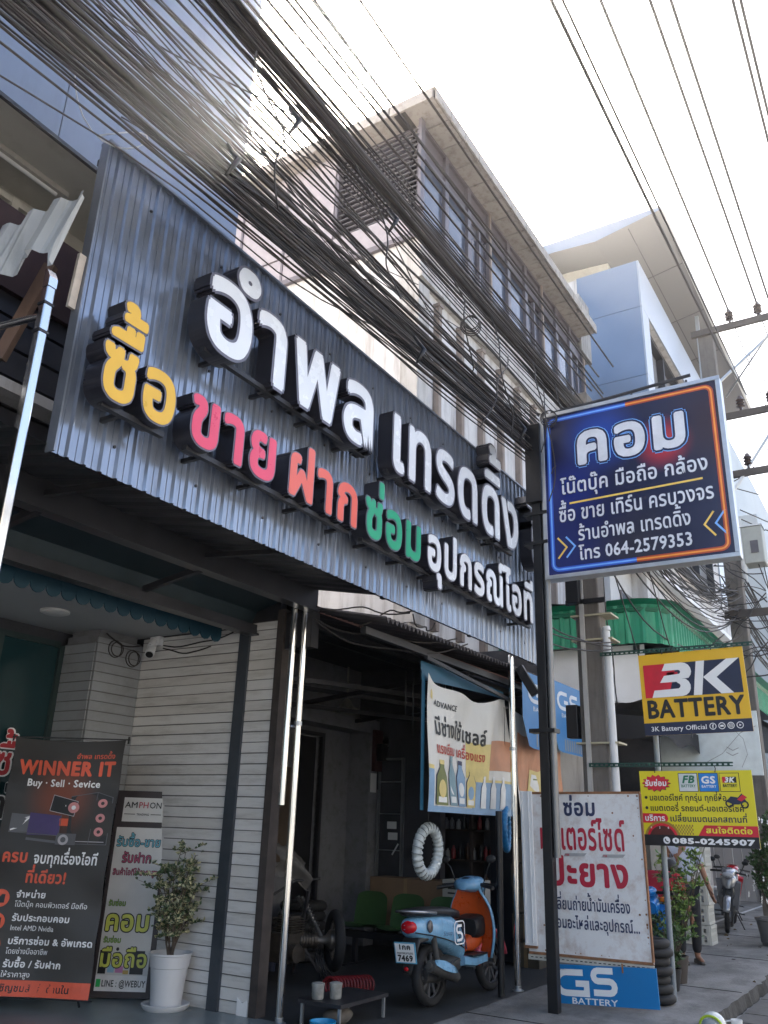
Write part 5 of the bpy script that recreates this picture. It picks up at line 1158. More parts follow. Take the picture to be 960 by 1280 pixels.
def scooter():
    t = thing('scooter', 'light blue and orange scooter with a white plate parked in the garage', 'scooter')
    wheel(t, 0, .27, .1); wheel(t, 1.2, .27, .09)
    # rear body shell
    m = MB(); S = []
    for x, zc, a, b in ((-.40, .70, .02, .02), (-.37, .70, .07, .06), (-.26, .685, .13, .1), (0, .66, .19, .135), (.2, .62, .2, .17), (.34, .56, .185, .18), (.44, .5, .15, .15)): S.append(superring(x, 0, zc, a, b, 24, 2.8))
    m.loft(S); body = m.build('rear_body', SBLU, t, smooth=50)
    m = MB(); F = Fr((.24, -.207, .62), (1, 0, 0), (0, 0, 1))
    m.stroke(F, rrect(-.09, .1, -.1, .1, .04), .012, .004, 0, True); m.stroke(F, [(.05, .06), (-.03, .06), (-.05, .04), (-.05, .02), (-.03, 0), (.02, 0), (.05, -.02), (.05, -.05), (.03, -.065), (-.05, -.065)], .024, .004, 0)
    m.stroke(F, [(.06, .05), (.1, -.05), (.13, -.16)], .016, .0045, 1); m.text(F, 'Scoop', -.32, -.01, .06, .0, .012, 1, .17, slant=.3)
    m.build('decal', [WHT, mat('decal_navy', (.01, .015, .05), .3)], body)
    m = MB(); m.sphere((-.355, -.01, .70), (.05, .085, .06)); m.build('tail_lamp', REDL, t, smooth=True)
    m = MB(); m.sphere((-.2, -.15, .70), (.045, .02, .055)); m.sphere((-.2, .15, .70), (.045, .02, .055)); m.split('indicator', mat('smoked_lens', (.1, .09, .09), .1), t, smooth=True)
    m = MB(); m.loft([superring(x, 0, zc, a, b, 18, 3) for x, zc, a, b in ((-.36, .815, .05, .02), (-.3, .82, .13, .035), (-.05, .815, .17, .045), (.2, .8, .17, .05), (.42, .77, .12, .045), (.48, .75, .06, .02))]); m.build('seat', SEATM, t, smooth=50)
    m = MB(); m.tube([(-.1, -.16, .81), (-.34, -.14, .83), (-.42, 0, .84), (-.34, .14, .83), (-.1, .16, .81)], .013, 8); m.build('grab_rail', mat('rail_silver', (.4, .4, .42), .3, .8), t, smooth=True)
    m = MB(); m.loft([superring(x, 0, zc, a, b, 12, 4) for x, zc, a, b in ((-.38, .33, .05, .012), (-.36, .42, .07, .015), (-.3, .58, .1, .03), (-.18, .6, .12, .03))]); m.build('rear_fender', SBLK, t, smooth=50)
    F = Fr((-.395, .115, .4), (0, -1, 0), (-.18, 0, 1))
    m = MB(); m.fbox(F, 0, .23, 0, .18, -.008, 0); pl = m.build('licence_plate', mat('plate_rim_blue', (.1, .33, .5), .35), t)
    m = MB(); m.rect(F, .01, .22, .01, .17, .002, 0); m.text(F, '1กค', .115, .12, .06, .04, .004, 1, .14, 'c'); m.text(F, 'กรุงเทพมหานคร', .115, .08, .03, .01, .004, 1, .18, 'c'); m.text(F, '7469', .115, .022, .07, .045, .004, 1, .17, 'c'); m.build('plate_lettering', [WHT, BLK], pl)
    m = MB(); m.sphere((-.4, 0, .355), (.012, .025, .018)); m.build('reflector', REDL, t, smooth=True)
    m = MB(); m.loft([superring(x, .0, zc, a, b, 14) for x, zc, a, b in ((-.12, .28, .06, .07), (.1, .3, .12, .11), (.35, .33, .13, .1), (.5, .33, .08, .06))]); m.cyl((-.02, .15, .27), (.3, .15, .34), .075, 12); m.build('engine', ENG, t, smooth=50)
    m = MB(); m.tube([(.35, -.1, .22), (.2, -.17, .24), (.08, -.19, .28), (-.3, -.2, .38)], [.02, .05, .062, .05], 14); m.cyl((-.3, -.2, .38), (-.33, -.2, .388), .03, 12); ex = m.build('muffler', ENG, t, smooth=40)
    m = MB(); m.loft([[Vector((.1-.38*k/6, -.262+.012*abs(k/3-1), .31+.1*k/6))+Vector((.03*cos(q)*.3, .0+.01*sin(q), .045*sin(q)*(1-.5*abs(k/3-1)**2))) for q in [2*pi*j/10 for j in range(10)]] for k in range(7)]); m.build('heat_shield', SBLU, ex, smooth=True)
    # floorboard, leg shield
    m = MB(); m.loft([superring(x, 0, zc, a, b, 16, 5) for x, zc, a, b in ((.4, .36, .17, .05), (.6, .33, .19, .045), (.85, .35, .18, .05))]); m.build('floorboard', SBLU, t, smooth=50)
    m = MB(); n = 12
    def ls(u, v, off=0.):
        z = .34+.68*v; wdt = (.17+.07*sin(pi*min(1, v*1.1)))*(1-.35*max(0, v-.75)/.25)
        x = .86+.26*v*0+.14*(1-v)**2*0 - .10*v + .1*(2*u-1)**2*-.6
        return Vector((x+off+.10, (2*u-1)*wdt, z))
    m.grid(lambda u, v: ls(u, v), 12, 14); m.grid(lambda u, v: ls(1-u, v, .03), 12, 14); m.build('inner_leg_shield', SORG, t, smooth=True)
    m = MB(); m.grid(lambda u, v: ls(1-u, v, .045)+Vector((.03*sin(pi*u), (1-2*u)*.02, 0)), 12, 14); m.tube([ls(0, v/10, .02)+Vector((0, -.012, 0)) for v in range(11)], .014, 7); m.tube([ls(1, v/10, .02)+Vector((0, .012, 0)) for v in range(11)], .014, 7); m.build('outer_leg_shield', SBLU, t, smooth=True)
    m = MB(); m.loft([superring(x, 0, zc, a, b, 14, 4) for x, zc, a, b in ((.72, .62, .13, .09), (.8, .63, .15, .11), (.88, .64, .15, .11))]); m.build('glove_pocket', SBLK, t, smooth=50)
    m = MB(); m.loft([superring(x, 0, zc, a, b, 14, 3) for x, zc, a, b in ((.62, .46, .07, .05), (.78, .5, .1, .1), (.9, .56, .1, .12))]); m.build('tunnel', SORG, t, smooth=50)
    # front fork, fender
    m = MB(); m.bar((1.2, -.06, .27), (1.0, -.05, .75), .04, .04); m.bar((1.2, .06, .27), (1.0, .05, .75), .04, .04); m.build('fork', ENG, t)
    m = MB(); A = [radians(a) for a in range(10, 181, 10)]
    m.loft([[Vector((1.2+(.31+.02*cos(q))*cos(a)-.02, .075*sin(q), .27+(.31+.035*cos(q))*sin(a))) for q in [2*pi*j/12 for j in range(12)]] for a in A]); m.build('front_fender', SPNK, t, smooth=True)
    # head
    m = MB(); m.loft([superring(x, 0, zc, a, b, 16, 2.6) for x, zc, a, b in ((.72, 1.02, .06, .04), (.78, 1.03, .15, .065), (.9, 1.03, .17, .085), (1.0, 1.01, .12, .08), (1.05, 1.0, .06, .05))]); m.build('handlebar_cover', SBLU, t, smooth=50)
    m = MB(); m.sphere((1.03, 0, 1.0), (.05, .075, .07)); m.build('headlamp', CLR, t, smooth=True)
    m = MB(); m.sphere((.79, 0, 1.06), (.03, .08, .045)); m.build('dashboard', SBLK, t, smooth=True)
    for s in (-1, 1):
        m = MB(); m.cyl((.84, s*.14, 1.03), (.74, s*.34, 1.0), .02, 10); m.bar((.86, s*.16, 1.04), (.84, s*.33, 1.03), .01, .018); m.build('grip', SBLK, t, smooth=40)
        m = MB(); m.tube([(.86, s*.17, 1.05), (.86, s*.23, 1.2), (.84, s*.27, 1.25)], .007, 6); m.sphere((.835, s*.28, 1.28), (.012, .06, .04)); m.build('mirror', SBLK, t, smooth=True)
    m = MB(); m.tube([(.3, .12, .22), (.22, .2, .02)], .012, 6); m.bar((.42, -.17, .3), (.42, -.26, .3), .05, .02); m.build('stand', SBLK, t)
    for s_ in (-1, 1):
        m = MB(); m.tube([(-.36, s_*.085, .655), (-.2, s_*.16, .625), (0, s_*.196, .58), (.2, s_*.206, .53), (.4, s_*.17, .47)], .006, 5); m.tube([(.3, s_*.19, .73), (.22, s_*.205, .62), (.3, s_*.195, .5)], .004, 5); m.build('panel_seam', SBLK, body)
        m = MB(); m.tube([(.83, s_*.16, 1.02), (.86, s_*.1, .9), (.95, s_*.05, .8)], .006, 5); m.tube([(.82, s_*.2, 1.02), (.92, s_*.14, .93), (.97, s_*.04, .85)], .005, 5); m.build('brake_cable', SBLK, t, smooth=True)
        m = MB(); m.cyl((-.02, s_*.12, .28), (-.12, s_*.13, .62), .028, 10); m.build('shock_absorber', ENG, t, smooth=40)
    m = MB(); m.box((.5, -.2, .385), (.82, .2, .4)); m.build('floor_mat', SBLK, t, bevel=.004)
    m = MB(); m.cyl((.13, -.155, .27), (.13, -.175, .27), .055, 14); m.cyl((-.02, -.11, .27), (-.02, -.14, .27), .03, 12); m.bar((.1, -.16, .33), (.3, -.16, .38), .03, .03); m.build('crank_cover', ENG, t, smooth=40)
    return place(t, (7.97, 4.36, .006), radians(-3), radians(-3))
scooter()
def motorbike(label, col, col2, loc, rz, extra=None, lean=-.1, group=None, ind=False):
    t = thing('motorbike', label, 'motorbike', group=group)
    wheel(t, 0, .28, .085); wheel(t, 1.24, .28, .075)
    m = MB(); m.loft([superring(x, 0, zc, a, b, 16, 2.6) for x, zc, a, b in ((-.42, .86, .02, .02), (-.36, .84, .07, .04), (-.1, .74, .1, .09), (.2, .62, .11, .12), (.5, .56, .1, .11), (.72, .56, .07, .09))]); m.build('body_cover', col, t, smooth=50)
    m = MB(); m.loft([superring(x, 0, zc, a, b, 14, 3) for x, zc, a, b in ((-.4, .92, .06, .02), (-.25, .9, .11, .03), (.1, .83, .13, .04), (.45, .8, .1, .045), (.56, .77, .05, .02))]); m.build('seat', SEATM, t, smooth=50)
    m = MB(); m.sphere((-.4, 0, .82), (.05, .09, .05)); m.build('tail_lamp', REDL, t, smooth=True)
    m = MB(); m.loft([superring(x, 0, zc, a, b, 14) for x, zc, a, b in ((.3, .36, .08, .08), (.5, .38, .13, .12), (.74, .4, .1, .09))]); m.build('engine', ENG, t, smooth=50)
    m = MB(); m.tube([(.6, -.1, .3), (.3, -.13, .22), (-.1, -.14, .28), (-.35, -.15, .36)], [.02, .025, .05, .045], 10); m.build('muffler', ENG, t, smooth=40)
    m = MB(); m.bar((0, -.09, .28), (.4, -.08, .38), .04, .05); m.bar((0, .09, .28), (.4, .08, .38), .04, .05); m.build('swingarm', ENG, t)
    m = MB()
    def leg(s): return [[Vector((x, s*(.16+.06*k/3), z+.0)), Vector((x+.03, s*(.09), z+.02)), Vector((x+.06, s*.06, z-.02)), Vector((x+.02, s*(.15+.06*k/3), z-.03))] for k, (x, z) in enumerate(((.62, .38), (.74, .5), (.86, .7), (.94, .86)))]
    for s in (-1, 1): m.loft(leg(s))
    m.loft([superring(x, 0, zc, a, b, 14, 2.5) for x, zc, a, b in ((.82, .84, .12, .07), (.95, .86, .14, .12), (1.05, .82, .1, .12), (1.1, .78, .05, .06))]); m.build('leg_shield', col, t, smooth=50)
    m = MB(); m.loft([superring(x, 0, zc, a, b, 12, 2.5) for x, zc, a, b in ((.88, .68, .1, .12), (1.0, .66, .11, .16), (1.06, .62, .08, .12))]); m.build('front_panel', col2, t, smooth=50)
    m = MB(); m.bar((1.24, -.07, .28), (1.02, -.06, .82), .035, .035); m.bar((1.24, .07, .28), (1.02, .06, .82), .035, .035); m.build('fork', SBLK, t)
    m = MB(); m.loft([[Vector((1.24+(.315+.015*cos(q))*cos(a), .06*sin(q), .28+(.315+.03*cos(q))*sin(a))) for q in [2*pi*j/10 for j in range(10)]] for a in [radians(x) for x in range(15, 170, 11)]]); m.build('front_fender', col, t, smooth=True)
    m = MB(); m.loft([superring(x, 0, zc, a, b, 14, 2.5) for x, zc, a, b in ((.86, 1.0, .07, .04), (.95, 1.01, .13, .065), (1.08, .97, .1, .06), (1.14, .94, .04, .03))]); m.build('handlebar_cover', col, t, smooth=50)
    m = MB(); m.sphere((1.1, 0, .95), (.05, .1, .05)); m.build('headlamp', CLR, t, smooth=True)
    for s in (-1, 1):
        m = MB(); m.cyl((.95, s*.12, 1.0), (.86, s*.34, .98), .018, 8); m.build('grip', SBLK, t, smooth=40)
        m = MB(); m.tube([(.93, s*.2, 1.0), (.92, s*.26, 1.15)], .007, 6); m.sphere((.91, s*.28, 1.18), (.015, .06, .04)); m.build('mirror', SBLK, t, smooth=True)
        m = MB(); m.bar((.5, s*.1, .3), (.5, s*.26, .29), .025, .02); m.build('footpeg', SBLK, t)
        if ind: m = MB(); m.sphere((.98, s*.17, .92), (.03, .04, .03)); m.build('turn_signal', mat('amber_lens', (.6, .15, .01), .2), t, smooth=True)
    m = MB(); m.bar((.4, .1, .3), (.3, .26, .0), .018, .018); m.build('side_stand', SBLK, t)
    return place(t, loc, rz, lean)
SILV = mat('bike_silver', (.4, .41, .43), .2, .6, .04); BRED = mat('bike_red', (.4, .008, .015), .2, 0, .04, coat=.5); BBLK = mat('bike_black', (.015, .015, .017), .25); BBLU = mat('bike_blue', (.01, .16, .5), .25, 0, .04, coat=.5)
motorbike('silver and black motorbike facing down the pavement toward the viewer', SILV, BBLK, (18.4, 3.65, .005), radians(188), group=None)
motorbike('red motorbike partly hidden behind the stacked white crates', BRED, BBLK, (20.3, 4.08, .005), radians(196))
motorbike('blue motorbike mostly hidden behind the painted white board', BBLU, SBLK, (10.15, 3.0, -.06), radians(2), ind=True)
def wreck():
    t = thing('stripped_motorbike', 'half dismantled dark motorbike with exposed rear hub inside the garage', 'motorbike', (8.4, 5.9, 0))
    base = Vector((8.35, 5.75, 0))
    P = lambda x, y, z: base+Vector((x, y, z))
    m = MB(); m.torus(P(.0, 0, .42), .25, .055, (.75, -.65, 0), 36, 10, sq=1.0); w_ = m.build('wheel', TYRE, t, smooth=True)
    m = MB(); ax = Vector((.75, -.65, 0)).normalized(); c = P(0, 0, .42)
    m.torus(c, .2, .014, ax, 30, 7); m.lathe([(.1, -.05), (.11, 0), (.1, .06), (.05, .1), (.03, .2)], c, 20, ax=-ax)
    q = ax.orthogonal().normalized(); r_ = ax.cross(q)
    for k in range(18):
        a = 2*pi*k/18; m.cyl(c+(q*cos(a)+r_*sin(a))*.09-ax*.03, c+(q*cos(a+.3)+r_*sin(a+.3))*.2, .004, 5)
    m.build('spoked_rim', mat('dirty_alloy', (.2, .18, .16), .4, .7, .25, 8), w_, smooth=40)
    m = MB(); m.cyl(c-ax*.2, c-ax*.42, .075, 14); 
    for k in range(6): m.lathe([(.07, -.006), (.085, 0), (.07, .006)], c-ax*(.24+.03*k), 14, ax=ax)
    m.build('gearbox', mat('greasy_engine', (.075, .065, .055), .5, .5, .4, 14), t, smooth=40)
    m = MB(); q0 = c-ax*.5
    m.box((q0.x-.16, q0.y-.12, .22), (q0.x+.14, q0.y+.14, .5)); m.box((q0.x-.1, q0.y-.08, .5), (q0.x+.08, q0.y+.1, .66))
    for k in range(6): m.box((q0.x-.13, q0.y-.12, .51+.024*k), (q0.x+.11, q0.y+.14, .518+.024*k))
    m.cyl(q0+Vector((-.1, -.13, -.1)), q0+Vector((-.1, -.2, -.1)), .09, 16); m.build('engine', mat('greasy_engine', 0), t, bevel=.01)
    m = MB(); random.seed(31)
    m.grid(lambda u, v: q0+Vector((-.1+.34*u-.1*v, .12-.2*u+.05*sin(v*9), .62+.34*v-.2*u*u+.03*mnoise.noise(Vector((u*6, v*6, 2))))), 14, 14); m.build('dust_sheet', mat('grey_rag', (.1, .095, .09), .9, 0, .3, 9), t, smooth=True)
    for k in range(2):
        m = MB(); m.cyl(c-ax*.13+Vector((.05*k, .1*k, 0)), c-ax*.2+Vector((-.1, .16+.05*k, .42)), .022, 8)
        for j in range(7): m.torus((c-ax*.13).lerp(c-ax*.2+Vector((-.1, .16, .42)), .3+.08*j)+Vector((.03*k, .08*k, 0)), .034, .007, (c-ax*.2+Vector((-.1, .16, .42)))-(c-ax*.13), 12, 5)
        m.build('shock_absorber', mat('spring_grey', (.12, .12, .12), .4, .6), t, smooth=40)
    m = MB(); m.tube([P(-.5, .5, .85), P(-.3, .35, 1.0), P(-.05, .2, 1.02)], .014, 7); m.bar(P(-.3, .3, .1), P(-.25, .2, .9), .03, .03); m.bar(P(-.1, .1, .1), P(-.45, .4, .7), .025, .025); m.build('frame', DKMET, t)
    for k in range(5):
        m = MB(); m.tube([P(-.15-.03*k, .05, .35), P(-.2-.04*k, -.02, .2+.02*k), P(-.1-.06*k, -.1, .06)], .007, 5); m.build('loose_hose', SBLK, t, smooth=True)
wreck()
m = MB(); pts = []
for i in range(160):
    a = i*.5; pts.append((7.8+.36*i/160+.06*sin(a)*.2, 5.42-.24*i/160+.075*cos(a), .085+.075*sin(a)))
m.tube(pts, .013, 6); tag(m.build('red_air_hose', mat('red_hose', (.16, .012, .015), .4), smooth=True, loc=(7.9, 5.3, 0)), 'red coiled air hose lying on the dark garage floor', 'hose')

# ------------------------------------------------------------------ garage furniture
def chairs():
    GR = mat('green_plastic', (.035, .085, .028), .4, 0, .1, 3)
    t = thing('seat_bench', 'row of green moulded plastic seats on a low dark beam in the garage', 'bench', (9.7, 5.8, 0))
    for y in (6.25, 5.72, 5.19):
        m = MB()
        def sh(u, v):
            yy = y+(u-.5)*.46*(1-.08*(2*v-1)**4)
            if v < .5: q = v/.5; x = 9.42+.42*q; z = .44-.03*q+.035*(2*u-1)**2
            else: q = (v-.5)/.5; x = 9.84+.06*q-.03*(2*u-1)**2; z = .41+.40*q-.05*q*(2*u-1)**4
            return Vector((x, yy, z))
        m.grid(sh, 14, 18); m.grid(lambda u, v: sh(1-u, v)+Vector((.012, 0, -.012)), 14, 18); m.build('seat', GR, t, smooth=True)
    m = MB(); m.box((9.6, 4.95, .3), (9.68, 6.5, .38)); 
    for y in (5.1, 6.3): m.box((9.6, y, 0), (9.66, y+.05, .3)); m.box((9.4, y, .0), (9.86, y+.05, .03))
    m.build('beam', DKMET, t)
chairs()
def carton(nm, label, lo, hi, col, grp=None):
    t = thing(nm, label, 'box', (lo[0], lo[1], lo[2]), grp)
    m = MB(); m.box(lo, hi); m.build('box', col, t, bevel=.006)
    m = MB(); yc = (lo[1]+hi[1])/2; m.box((lo[0]-.002, yc-.025, lo[2]+.002), (hi[0]+.002, yc+.025, hi[2]+.003)); m.build('tape', mat('tape_brown', (.25, .17, .09), .3), t)
    return t
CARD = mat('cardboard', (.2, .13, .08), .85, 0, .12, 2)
carton('carton', 'brown cardboard carton behind the green seats', (10.35, 5.5, .35), (10.75, 6.6, .95), CARD)
t = carton('carton', 'pale printed carton beside the brown one behind the green seats', (10.3, 5.0, .3), (10.7, 5.48, .98), mat('pale_card', (.38, .37, .34), .8))
m = MB(); F = FX(10.297, 5.45, .35)
for k in range(9): m.rect(F, .05, .12+.03*(k % 3), .08+k*.055, .1+k*.055, .004); m.rect(F, .26, .4-.02*(k % 2), .2+k*.03, .215+k*.03, .004)
m.build('print', SEAM, t)
for i, (z, w) in enumerate(((0, .5), (.32, .5), (.62, .46), (.9, .5), (1.2, .48), (1.5, .46))):
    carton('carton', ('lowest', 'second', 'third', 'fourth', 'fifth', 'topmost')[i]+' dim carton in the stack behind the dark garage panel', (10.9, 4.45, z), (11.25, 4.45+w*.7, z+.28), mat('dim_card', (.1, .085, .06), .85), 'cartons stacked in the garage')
def cabinet():
    t = thing('display_cabinet', 'tall glass fronted cabinet of spare parts against the garage pillar', 'cabinet', (11.3, 6.9, 0))
    F = FX(11.25, 7.1, 0); m = MB()
    m.fbox(F, 0, .03, .1, 2.55, -.45, 0); m.fbox(F, .42, .45, .1, 2.55, -.45, .01); m.fbox(F, .031, .419, 2.52, 2.55, -.45, 0); m.fbox(F, .031, .419, .1, .13, -.45, 0); m.fbox(F, .031, .419, .131, 2.519, -.45, -.43)
    m.build('case', mat('cabinet_alu', (.3, .31, .32), .4, .6), t)
    m = MB()
    for z in (.7, 1.25, 1.75, 2.2): m.fbox(F, .031, .419, z, z+.015, -.42, -.02)
    m.build('shelf', GALV, t)
    m = MB(); random.seed(2)
    for z in (.715, 1.265, 1.765, 2.215):
        for k in range(5): a = .06+.07*k; m.fbox(F, a, a+.05, z, z+random.uniform(.1, .28), -.25, -.12, random.randint(0, 3))
    m.build('stock', [mat('stock_white', (.45, .46, .47), .5), mat('stock_blue', (.05, .12, .25), .5), mat('stock_red', (.25, .03, .04), .5), mat('stock_grey', (.15, .15, .16), .5)], t)
    m = MB(); m.fbox(F, .2, .36, 1.55, 1.65, .011, .015); m.fbox(F, .22, .38, 1.4, 1.5, .011, .015); m.bar(F(.3, 1.2, .02), F(.4, 1.35, .02), .01, .02); m.build('label', WHITE, t)
cabinet()
def shelves():
    t = thing('parts_shelf', 'dark wooden shelves lined with small bottles at the back of the garage', 'shelf', (11.8, 5.5, 0))
    WD = mat('dark_shelf_wood', (.05, .036, .03), .8, 0, .2, 5)
    m = MB()
    for y in (4.9, 5.7, 6.55): m.box((11.6, y, 0), (11.98, y+.04, 2.3))
    m.build('upright', WD, t); m = MB(); zz = (.35, .75, 1.15, 1.55, 1.95, 2.3)
    for z in zz: m.box((11.6, 4.9, z), (11.98, 6.59, z+.025))
    m.build('board', WD, t)
    random.seed(8); cols = [mat('bottle_grey', (.2, .2, .21), .3), mat('bottle_black', (.02, .02, .022), .3), mat('bottle_brown', (.1, .05, .03), .3), mat('bottle_silver', (.35, .36, .37), .3), mat('bottle_crimson', (.2, .02, .025), .3)]
    lab = 'small spare parts bottle standing on the dark garage shelves'
    protos = []
    for c in range(5):
        m = MB(); h = (.16, .2, .22, .14, .18)[c]; m.lathe([(.03, 0), (.034, .01), (.034, h*.7), (.015, h*.85), (.015, h)], n=10); protos.append(m)
    for z in zz[:5]:
        y = 4.98
        while y < 6.5:
            c = random.randint(0, 4); m = MB(); m.v = [v+Vector((11.68, y, z+.026)) for v in protos[c].v]; m.f = protos[c].f; m.m = protos[c].m
            if random.random() < .82: tag(m.build('bottle', cols[c], smooth=40, loc=(11.68, y, z+.026)), lab, 'bottle', 'bottles on the garage shelves')
            y += random.uniform(.075, .13)
shelves()
def fan():
    t = thing('ceiling_fan', 'dusty three blade ceiling fan hanging inside the garage', 'fan', (10.2, 7.0, 3.0))
    D = mat('fan_cream', (.26, .25, .22), .5)
    m = MB(); m.cyl((10.2, 7.0, 3.22), (10.2, 7.0, 3.75), .014, 8); m.build('rod', D, t); m = MB(); m.lathe([(.02, .2), (.06, .16), (.1, .08), (.17, .05), (.17, .0), (.1, -.03), (.02, -.03)], (10.2, 7.0, 3.1), 20); m.build('motor', D, t, smooth=40)
    for k in range(3):
        a = radians(-25+120*k); d = Vector((cos(a), sin(a), 0)); s = Vector((-sin(a), cos(a), 0)); c = Vector((10.2, 7.0, 3.11))
        m = MB(); m.prism(Fr(c, d, s), [(.12, -.03), (.3, -.06), (.6, -.065), (.64, -.03), (.64, .03), (.6, .065), (.3, .06), (.12, .03)], -.004, .004); m.build('blade', D, t)
fan()
def meter():
    t = thing('fuse_box', 'dark fuse box and meter on the grey garage pillar', 'box', (11.2, 7.1, 2.6))
    m = MB(); m.box((11.1, 7.06, 2.35), (11.35, 7.118, 2.95)); m.build('backboard', mat('maroon_board', (.07, .03, .03), .7), t)
    m = MB(); m.box((11.14, 6.96, 2.5), (11.3, 7.059, 2.75)); m.build('meter', SBLK, t, bevel=.01); m = MB(); m.box((11.3, 6.95, 2.72), (11.42, 7.05, 2.86)); m.build('breaker', WHITE, t)
    m = MB(); m.tube([(11.25, 7.1, 2.35), (11.25, 7.09, 2.1), (11.38, 7.09, 2.05), (11.38, 7.09, 1.4)], .012, 6); m.box((11.34, 7.07, 1.25), (11.42, 7.118, 1.4)); m.build('conduit', SBLK, t)
    m = MB(); m.box((11.08, 7.1, 2.05), (11.22, 7.117, 2.32)); tag(m.build('notice_paper', WHITE, loc=(11.1, 7.1, 2.2)), 'small pale notice stuck on the garage pillar below the fuse box', 'notice')
meter()
def hung_tyre():
    t = thing('wrapped_tyre', 'tyre wrapped in white ribbed film hanging in the garage opening', 'tyre', (8.25, 4.6, 1.1))
    c = Vector((8.25, 4.56, 1.36)); m = MB(); ax = Vector((.55, -.4, 0)).normalized(); ax = Vector((-.15, 1, 0)).normalized()
    ax = Vector((cos(radians(90)), sin(radians(90)), .05)).normalized()
    a = Vector((0, 0, 1)); a = (a-ax*a.dot(ax)).normalized(); b = ax.cross(a); rings = []; N = 150
    for i in range(N):
        th = 2*pi*i/N; d = a*cos(th)+b*sin(th); w_ = .053*(1+.09*sin(th*26))
        rings.append([c+d*.225+(d*cos(q)*1.05+ax*sin(q))*(w_+.003*sin(q*3+th*26)) for q in [2*pi*k/12 for k in range(12)]])
    m.loft(rings, 0, close=True); m.build('wrapped_ring', mat('white_wrap', (.42, .46, .46), .3, 0, .25, 14, stretch=(1, 1, .3)), t, smooth=True)
    m = MB()
    for i in range(26):
        th = 2*pi*i/26; pts = []
        for k in range(7):
            q = -1.6+3.2*k/6; th2 = th+.05*k/6*2; d = a*cos(th2)+b*sin(th2); pts.append(c+d*.225+(d*cos(q)*1.05+ax*-sin(q)*-1)*.0575)
        m.tube(pts, .0035, 4)
    m.build('wrap_seam', mat('wrap_seam_grey', (.06, .065, .07), .6), t)  # thin dark grey tubes laid around the wrap
    m = MB(); m.cyl(c+Vector((0, 0, .27)), (c.x, c.y, 1.75), .004, 5); m.cyl((c.x, c.y, 1.75), (c.x, c.y+.0, 3.3), .004, 5); m.build('hanging_wire', SBLK, t)
    t = thing('blue_wrapped_tyre', 'blue film wrapped tyre partly hidden behind the chrome post', 'tyre', (9.6, 4.3, 1.5))
    m = MB(); c = Vector((9.72, 4.33, 1.60)); rings = []
    for i in range(80):
        th = 2*pi*i/80; d = Vector((cos(th)*.8, cos(th)*.25, sin(th))); w_ = .04*(1+.1*sin(th*24)); rings.append([c+d*.22+Vector((d.x*cos(q)*w_, .3*d.x*cos(q)*w_+sin(q)*w_, d.z*cos(q)*w_)) for q in [2*pi*k/9 for k in range(9)]])
    m.loft(rings, 0, close=True); m.build('wrapped_ring', mat('blue_wrap', (.02, .16, .35), .35, 0, .3, 18), t, smooth=True)
    m = MB(); m.cyl(c+Vector((0, 0, .2)), (c.x, c.y, 3.0), .004, 5); m.build('hanging_wire', SBLK, t)
hung_tyre()
m = MB(); m.cyl((8.92, 4.06, 0), (8.92, 4.06, 1.78), .035, 10); tag(m.build('dark_post', BLKMET, smooth=40, loc=(8.92, 4.06, 0)), 'short dark post in front of the parked blue scooter', 'post')
